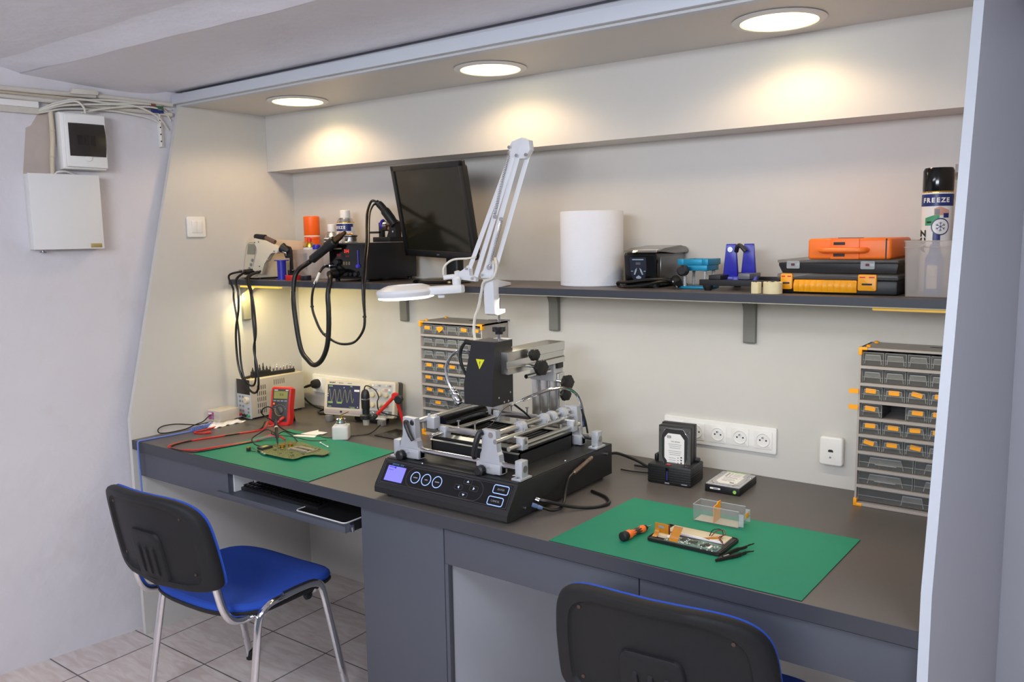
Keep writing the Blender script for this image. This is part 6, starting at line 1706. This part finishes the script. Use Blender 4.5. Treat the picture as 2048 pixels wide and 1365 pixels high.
b = MB(CHIP); b.box(.520, .532, -.688, -.676, ZM + .0003, ZM + .011, .001); b.tube([(.532, -.682, ZM + .006), (.548, -.684, ZM + .003), (.57, -.686, ZM + .0055)], .0013, 6); b.build('lead_socket', t)
b = MB(GOLD); b.cyl((.526, -.682, ZM + .011), (.526, -.682, ZM + .0145), .0075, seg=18); b.build('coin_cell', t, label='small bright round cell')
# ---- oscilloscope probe
t = thing('test_probe', 'black test probe standing tip-down on the green laptop mainboard, its lead looping behind', 'test probe', (.60, -.60, zb_), 0)
PT = Vector((.598, -.612, zb_ + .0035)); PU = Vector((.514, -.552, zb_ + .082))
b = MB(BLK); b.lathe([(.0006, 0), (.0012, .012), (.0028, .016), (.0036, .036), (.0058, .042), (.0062, .052), (.0052, .056), (.0055, .085), (.0068, .10), (.006, .112), (.004, .125)], axis_m(PT, PU), 18); b.build('body', t)
b = MB(CREAM); b.lathe([(.0066, .086), (.0066, .091)], axis_m(PT, PU), 18); b.build('ring', t, label='cream ring')
b = MB(WIREB); b.tube([PT.lerp(PU, .98), (.498, -.541, .872), (.470, -.53, .893), (.442, -.53, .897), (.418, -.535, .885), (.410, -.53, .865), (.43, -.50, .835), (.452, -.47, .80), (.47, -.44, .782), (.50, -.42, z + .001), (.56, -.40, z), (.62, -.40, z), (.66, -.34, z), (.70, -.27, z), (.71, -.22, .80)], .0024, 8); b.build('lead', t)
b = MB(WIREB); b.tube([PT.lerp(PU, .35), (.55, -.59, .825), (.505, -.585, .83), (.478, -.60, .815), (.470, -.625, .80), (.510, -.645, .79), (.555, -.655, zb_ + .008)], .0022, 7); b.tube([PT.lerp(PU, .42), (.55, -.545, .82), (.575, -.53, .805), (.595, -.524, zb_ + .003)], .0022, 7); b.tube([PT.lerp(PU, .5), (.50, -.56, .815), (.48, -.54, .80), (.53, -.50, .79), (.60, -.47, ZM + .003), (.645, -.43, z)], .0016, 7); b.build('ground_lead', t)

# ---- paper, swab, bottle
t = thing('folded_paper', 'piece of folded white paper lying behind the left mat', 'paper', (.515, -.40, H), 0)
b = MB(PAPER); b.prism([(.480, -.455), (.482, -.405), (.490, -.335), (.508, -.352), (.552, -.345), (.558, -.372), (.545, -.385), (.572, -.425), (.510, -.448)], H + .0035, H + .0045); b.prism([(.484, -.45), (.486, -.345), (.54, -.36), (.555, -.42)], H + .001, H + .0032, TX((0, 0, 0))); b.build('sheet', t)
b = MB(PAPER); b.tube([(.660, -.473, ZM + .004), (.728, -.499, ZM + .004)], .0012, 8, smooth=False)
for q in ((.661, -.4735, ZM + .004), (.727, -.4985, ZM + .004)): b.lathe([(.0008, -.006), (.0026, -.003), (.0028, .002), (.0008, .007)], axis_m(q, (q[0] + .0934, q[1] - .0357, q[2])), 10)
tag(b.build('cotton_swab'), 'white cotton swab lying on the left mat right of the mainboard', 'cotton swab')
t = thing('pump_bottle', 'small square frosted bottle with metal pump lid behind the left mat', 'bottle', (.660, -.372, H), .64)
T = local(t)
b = MB(mat('frosted_bottle', (226, 222, 216), .4, alpha=.86), T); b.prism(rrect(.060, .060, .009, 4), 0.0005, .052, None, .005, 3)
b.lathe([(.024, .051), (.021, .057), (.0165, .059)], None, 24, cap=False); b.build('body', t)
T = T @ TX((0, 0, .0055)) @ Matrix.Diagonal((1.1, 1.1, 1, 1))
b = MB(CHR, T); b.lathe([(.0145, .053), (.0165, .054), (.0165, .058), (.015, .059), (.0165, .061), (.0165, .070), (.013, .0725), (.0002, .073)], None, 28); b.build('lid', t, label='chrome lid')
b = MB(GOLD, T); b.cyl((.004, 0, .072), (.004, 0, .080), .005, seg=14); b.prism([(-.004, -.012), (.020, -.010), (.022, .0), (.020, .010), (-.004, .012)], -.0015, .0015, TX((.008, 0, .087)) @ RZ(-.35) @ RY(-.45), .0008); b.build('flip_spout', t, label='gold coloured flip cap')

# ---- oscilloscope
t = thing('oscilloscope', 'cream oscilloscope showing a sine wave, tilted back in front of the rear socket strip', 'oscilloscope', (.53, -.12, H), .267)
T = TX((0.520, -.147, .872)) @ RZ(.267) @ RX(-.148) @ FACE
ow, oh = .326, .146
b = MB(CREAM, T); b.prism(rrect(ow, oh, .010, 4), -.030, 0, None, .004, 3); b.build('front_case', t)
b = MB(mat('dark_grey_rear_case', (70, 68, 64), .55), T); b.prism(rrect(ow - .006, oh - .006, .010, 4), -.075, -.030, None, .006); b.build('rear_case', t, label='dark grey rear case')
b = MB(mat('warm_grey_strip', (176, 164, 156), .45), T); b.box(-ow / 2 + .004, .060, -oh / 2 + .006, -oh / 2 + .024, -.001, .0012, .0006); b.build('lower_strip', t)
b = MB(SCOPE, T); b.box(-.147, .004, -.042, .050, 0, .0012); sc = b.build('screen', t, label='lit dark blue screen')
b = MB(TRACE, T); b.tube([(-.143 + .119 * k / 80, .006 + .026 * math.sin(k / 80 * 2 * math.pi * 4.9 + .3), .0016) for k in range(81)], .0008, 4, smooth=False); b.build('trace', sc, label='yellow green sine wave')
b = MB(mat('screen_markings', (130, 160, 90), .5, emit=.25), T)
for q in ((-.132, .044, .018, .005), (-.132, -.022, .022, .007), (-.090, -.022, .024, .007), (-.134, -.038, .014, .003), (-.030, -.037, .026, .002), (-.026, -.041, .02, .002), (-.036, .046, .010, .004)): b.prism(rrect(q[2], q[3], .0005), .0012, .0016, TX((q[0], q[1], 0)))
b.use(PAPER)
for q in ((-.010, .030, .024, .008), (-.070, .040, .003, .004), (-.144, .012, .003, .003), (-.144, .003, .003, .003), (-.004, -.036, .004, .004)): b.prism(rrect(q[2], q[3], .0005), .0012, .0017, TX((q[0], q[1], 0)))
b.build('screen_markings', sc)
b = MB(INK, T); b.text('SIGLENT', .0075, TX((-.126, .0585, .0002)), .0002, bold=.0002); b.use(INKG); b.prism(rrect(.022, .003, .0003), 0, .0003, TX((-.086, .058, 0))); b.prism(rrect(.020, .003, .0003), 0, .0003, TX((-.045, .058, 0))); b.build('lettering', t)
b = MB(mat('control_area_grey', (196, 192, 184), .45), T); b.prism(rrect(.108, .118, .003), 0, .0008, TX((.099, .004, 0))); b.build('control_area', t, label='grey control area')
for k in range(6):
    b = MB(CREAM, T); b.prism(rrect(.010, .007, .001), 0, .003, TX((.020, .042 - k * .0165, 0))); b.build('soft_key', t)
for q, rr in (((.066, .018), .0105), ((.098, .022), .0095), ((.128, .018), .009), ((.068, -.022), .0105), ((.100, -.022), .0085), ((.128, -.020), .0105), ((.050, .052), .009)):
    b = MB(mat('pale_knob', (208, 196, 160), .4), T); b.lathe([(rr, .0008), (rr * .9, .013), (rr * .7, .0145), (.0002, .0145)], TX((q[0], q[1], 0)), 20); b.build('knob', t)
for k in range(6):
    for j in range(2):
        if (k + j) % 4 == 3: continue
        b = MB((PAPER, CREAM, INKG)[(k + j) % 3], T); b.prism(rrect(.010, .006, .001), .0008, .003, TX((.062 + k * .0155, .056 - j * .0165 if j == 0 else .040, 0))); b.build('button', t)
b = MB(mat('salmon_button', (222, 150, 130), .45), T); b.prism(rrect(.010, .006, .001), .0008, .0035, TX((.124, .038, 0))); b.build('button', t, label='salmon button')
b = MB(mat('cyan_button', (120, 180, 190), .45), T); b.prism(rrect(.010, .006, .001), .0008, .0035, TX((.140, .030, 0))); b.build('button', t, label='pale cyan button')
b = MB(mat('dark_connector_band', (120, 118, 116), .5), T); b.box(.050, .152, -.062, -.044, .0008, .0014); b.build('connector_band', t)
for x_ in (.066, .098, .130):
    b = MB(NICKEL, T); b.lathe([(.0085, .0014), (.0085, .004), (.0055, .0045), (.0055, .014), (.003, .0145)], TX((x_, -.054, 0)), 18); b.build('bnc_socket', t, label='bright round socket')
b = MB(INK, T); b.prism(rrect(.010, .008, .001), .0012, .0018, TX((-.080, -.058, 0))); b.build('usb_port', t)
b = MB(WHITE, T); b.box(.080, .125, -oh / 2 - .006, -oh / 2 + .001, -.012, .002, .001); b.build('front_foot', t)
b = MB(mat('pale_grey_foot', (120, 118, 116), .5)); b.box(.622, .650, -.150, -.128, H + .0005, H + .022, .001, TX((0, 0, 0))); b.build('tilt_foot', t)
b = MB(mat('pale_grey_foot', (120, 118, 116), .5)); b.box(.380, .405, -.205, -.185, H + .0005, H + .026, .001); b.build('tilt_foot', t)
b = MB(RUB); b.box(.46, .60, -.12, -.06, H + .0005, H + .020, .003); b.build('rear_foot', t)
b = MB(WIREB); b.tube([(.345, -.10, .80), (.30, -.115, H + .008), (.27, -.13, H + .006), (.24, -.12, H + .008), (.235, -.09, H + .012), (.27, -.075, H + .010), (.31, -.09, H + .008), (.33, -.13, H + .006)], .005, 8)
b.tube([(.36, -.06, .82), (.31, -.055, .835), (.275, -.07, .83), (.255, -.08, .80), (.26, -.09, H + .01), (.22, -.07, H + .012)], .0045, 8); b.build('cables', t, label='tangle of black cables at the left')

# ---- USB microscope on its red arm
t = thing('usb_microscope', 'black USB microscope held upright on a red jointed arm over a thin black plate', 'microscope', (.79, -.22, H), 0)
b = MB(mat('dark_glass_plate', (34, 30, 28), .25)); b.prism([(.733, -.276), (.843, -.279), (.842, -.165), (.733, -.158)], H + .0005, H + .004, None, .0008); b.build('base_plate', t)
MX = Vector((.708, -.290, 0))
T = TX(MX)
b = MB(BLK, T); b.lathe([(.0145, .875), (.016, .880), (.0165, .912)], None, 28); b.lathe([(.0165, .9165), (.0162, .928), (.014, .940), (.009, .948), (.0002, .951)], None, 28)
b.lathe([(.014, .855), (.0145, .876)], None, 28); b.build('body', t)
b = MB(CHR, T); b.lathe([(.0168, .912), (.0172, .914), (.0168, .9168)], None, 28); b.build('ring', t, label='chrome ring')
b = MB(mat('grey_button_strip', (176, 178, 178), .4), T); b.box(-.010, -.004, -.0155, -.0135, .856, .878, .001); b.build('button', t, label='grey button strip')
b = MB(BLK, T); b.lathe([(.014, .8365), (.021, .838), (.021, .852), (.0145, .857)], None, 24); b.box(.015, .042, -.006, .006, .838, .851, .002); b.box(-.027, -.016, -.006, .006, .838, .851, .002); b.build('collar', t)
b = MB(mat('clear_lens_skirt', (196, 190, 176), .2, alpha=.6), T); b.lathe([(.0135, .838), (.0120, .815), (.0108, .815), (.012, .838)], None, 24, cap=False); b.use(STEEL).lathe([(.004, .818), (.006, .835)], None, 16); b.build('lens_skirt', t, label='clear lens skirt')
A0, A1, A2 = Vector((.748, -.290, .846)), Vector((.835, -.262, .934)), Vector((.846, -.215, H + .006))
b = MB(CHIP); b.lathe([(.007, -.006), (.0085, .002), (.0085, .014), (.006, .018)], axis_m(A0, A1), 14); b.build('joint', t)
b = MB(RED); b.tube([A0.lerp(A1, .18), A1], .0068, 12, smooth=False); b.build('upper_arm', t, label='red upper arm')
b = MB(RED); b.tube([A1, A1.lerp(A2, .96)], .0062, 12, smooth=False); b.build('lower_arm', t, label='red lower arm')
b = MB(RED); b.lathe([(.011, -.008), (.012, -.004), (.012, .004), (.011, .008)], axis_m(A1, A1 + Vector((.2, -1, 0))), 18); b.build('elbow', t, label='red elbow joint')
b = MB(BLK); b.lathe([(.014, -.006), (.017, -.002), (.017, .010), (.013, .013)], axis_m(A1 + Vector((.016, .004, -.012)), A1 + Vector((.03, -.03, -.012))), 8); b.build('elbow_knob', t, label='black clamping knob')
b = MB(BLK); b.cyl(A2 + Vector((0, 0, -.002)), A2 + Vector((0, 0, .022)), .010, seg=16); b.build('arm_foot', t)
b = MB(WIREB); b.tube([MX + Vector((-.004, 0, .949)), MX + Vector((.002, 0, .962)), MX + Vector((.020, .0, .964)), MX + Vector((.045, .008, .950)), MX + Vector((.058, .012, .925)), MX + Vector((.052, .010, .905)), MX + Vector((.050, .02, .87)), (.79, -.255, .858), (.84, -.235, .85)], .0022, 8); b.build('cable', t)

# ---- chairs
CUSH = [(0, .205)]


def superell(w, d, n, p=3.6):
    out = []
    for k in range(n):
        a = 2 * math.pi * k / n
        ca, sa = math.cos(a), math.sin(a)
        out.append((w * abs(ca) ** (2 / p) * (1 if ca >= 0 else -1), d * abs(sa) ** (2 / p) * (1 if sa >= 0 else -1)))
    return out


def make_chair(label):
    t = thing('visitor_chair', label, 'chair', (0, 0, 0), 0, 'visitor chairs at the workbench')
    # seat cushion (blue) and black under-shell; x right, y forward
    n = 56
    def zseat(x, y): return .456 - .012 * (1 - (x / .24) ** 2) - .028 * max(0, (y - .09) / .15) ** 2 + .010 * max(0, (-y - .09) / .11) ** 2
    def seatring(sc, dz, b_, off=0):
        return [(x * sc, y * sc + .018, zseat(x * sc, y * sc) + dz) for x, y in superell(.240, .222, n, 3.4)]
    b = MB(FABRIC)
    rings = [seatring(s, dz, b) for s, dz in ((.93, -.034), (.985, -.026), (1.0, -.016), (.99, -.006), (.965, -.001), (.88, .001), (.6, .001), (.3, .0005))]
    vs = [v for r in rings for v in r]; fs = []
    for i in range(len(rings) - 1):
        for k in range(n): fs.append((i * n + k, i * n + (k + 1) % n, (i + 1) * n + (k + 1) % n, (i + 1) * n + k))
    fs.append(tuple(range(n))[::-1]); fs.append(tuple((len(rings) - 1) * n + k for k in range(n)))
    b.add(vs, fs); b.build('seat', t, world=False, label='blue fabric seat cushion')
    b = MB(SHELL)
    rings = [seatring(s, dz, b) for s, dz in ((.80, -.044), (.93, -.042), (.985, -.038), (1.003, -.033), (1.006, -.027), (1.0, -.024), (.95, -.024))]
    vs = [v for r in rings for v in r]; fs = []
    for i in range(len(rings) - 1):
        for k in range(n): fs.append((i * n + k, i * n + (k + 1) % n, (i + 1) * n + (k + 1) % n, (i + 1) * n + k))
    fs.append(tuple(range(n))[::-1])
    b.add(vs, fs); b.build('seat_shell', t, world=False, label='black plastic seat shell')
    # backrest: u across (-1..1), w up (-1..1); surface curved around the sitter
    WB, ZB0, ZB1 = .237, .520, .812
    def back(u, w_, o):
        z = (ZB0 + ZB1) / 2 + (ZB1 - ZB0) / 2 * w_ * (1 - .10 * (u * u) * (1 if w_ < 0 else .25))
        y = -.222 - .060 * ((z - ZB0) / (ZB1 - ZB0)) - .050 * (1 - u * u)
        return Vector((u * WB * (1 - .02 * w_ if w_ < 0 else 1 - .06 * max(0, w_)), y - o, z))
    def sq(a, p=4.2):
        ca, sa = math.cos(a), math.sin(a)
        if sa < 0: p = 4.2 + 5.0 * min(1, -sa * 2.5)
        return (abs(ca) ** (2 / p) * (1 if ca >= 0 else -1), abs(sa) ** (2 / p) * (1 if sa >= 0 else -1))
    m_ = 72
    def discmesh(b, prof, p=4.2, sx=1, sy=1, cu=0, cw=0):
        rr = []
        for s, o in prof: rr.append([back(cu + sx * s * sq(2 * math.pi * k / m_, p)[0], cw + sy * s * sq(2 * math.pi * k / m_, p)[1], o) for k in range(m_)])
        vs = [tuple(v) for r in rr for v in r]; fs = []
        for i in range(len(rr) - 1):
            for k in range(m_): fs.append((i * m_ + k, (i + 1) * m_ + k, (i + 1) * m_ + (k + 1) % m_, i * m_ + (k + 1) % m_))
        fs.append(tuple((len(rr) - 1) * m_ + k for k in range(m_))[::-1])
        b.add(vs, fs)
    b = MB(SHELL)
    discmesh(b, [(.96, -.008), (.995, -.002), (1.0, .008), (.985, .018), (.955, .0235), (.89, .0245), (.825, .0228), (.80, .0140), (.785, .0125), (.6, .0125), (.4, .0125), (.2, .0125), (.02, .0125)])
    discmesh(b, [(1.03, .010), (.995, .0185), (.95, .0205), (.8, .0205), (.5, .0205), (.05, .0205)], 6, .29, .56, 0, -.36)
    for k in range(3): discmesh(b, [(1.0, .016), (.8, .0245), (.4, .0255), (.05, .0255)], 4, .04, .36, (k - 1) * .14, -.42)
    b.build('back_shell', t, world=False, label='black plastic back shell', smooth=50)
    b = MB(mat('rusty_screw', (84, 64, 56), .5, .4))
    for u_, w_ in ((-.70, .60), (.70, .60), (-.70, -.60), (.70, -.60)): b.lathe([(.0045, 0), (.004, .0025), (.0002, .003)], axis_m(back(u_, w_, .0125), back(u_, w_, .03)), 12)
    b.build('back_screws', t, world=False)
    b = MB(FABRIC)
    discmesh(b, [(.95, .0), (.985, -.006), (.99, -.012), (.965, -.018), (.90, -.024), (.7, -.028), (.4, -.028), (.05, -.028)])
    b.build('back_cushion', t, world=False, label='blue fabric back cushion')
    # chrome side frames: leg - rail - leg, flattened tube; each leg its own part
    for s in (-1, 1):
        X = s * .233
        b = MB(CHR); b.tube([(X * 1.06, -.195, .012), (X * 1.02, -.142, .30), (X, -.124, .395), (X, -.110, .424), (X, -.080, .439), (X, -.03, .443)], .0135, 14, flat=.75); b.build('leg', t, world=False)
        b = MB(CHR); b.tube([(X, -.03, .443), (X, .03, .444), (X, .085, .441), (X, .117, .426), (X, .131, .395), (X * 1.02, .150, .30), (X * 1.07, .205, .012)], .0135, 14, flat=.75); b.build('leg', t, world=False)
        for y_ in (-.197, .207):
            b = MB(RUB); b.tube([(X * 1.065, y_, .0005), (X * 1.06, y_ - .001 * y_, .035)], .0155, 12, smooth=False); b.build('foot_cap', t, world=False)
        b = MB(CHR); b.tube([(s * .208, -.02, .412), (s * .208, -.10, .412), (s * .208, -.160, .416), (s * .207, -.196, .430), (s * .205, -.218, .465), (s * .202, -.232, .52), (s * .197, -.246, .60)], .0125, 14, flat=.8); b.build('back_support', t, world=False)
        b = MB(RUB); b.lathe([(.014, 0), (.016, .006), (.012, .014), (.0002, .016)], axis_m((s * .212, .08, .402), (s * .232, .08, .402)), 14); b.build('stacking_buffer', t, world=False, label='black rubber buffer')
    for y_ in (-.10, .10):
        b = MB(CHR); b.tube([(-.236, y_, .428), (-.20, y_, .408), (0, y_, .402), (.20, y_, .408), (.236, y_, .428)], .0105, 12); b.build('cross_tube', t, world=False)
    return t


c1 = make_chair('blue chair with black back shell, standing at the left knee space')
c2 = copy_tree(c1)
c1.location = (0.746, -.895, 0); c1.rotation_euler = (0, 0, .038)
c2.location = (2.238, -.722, 0); c2.rotation_euler = (0, 0, .08)
c2['label'] = 'chair in the right foreground, only its black back shell in view'
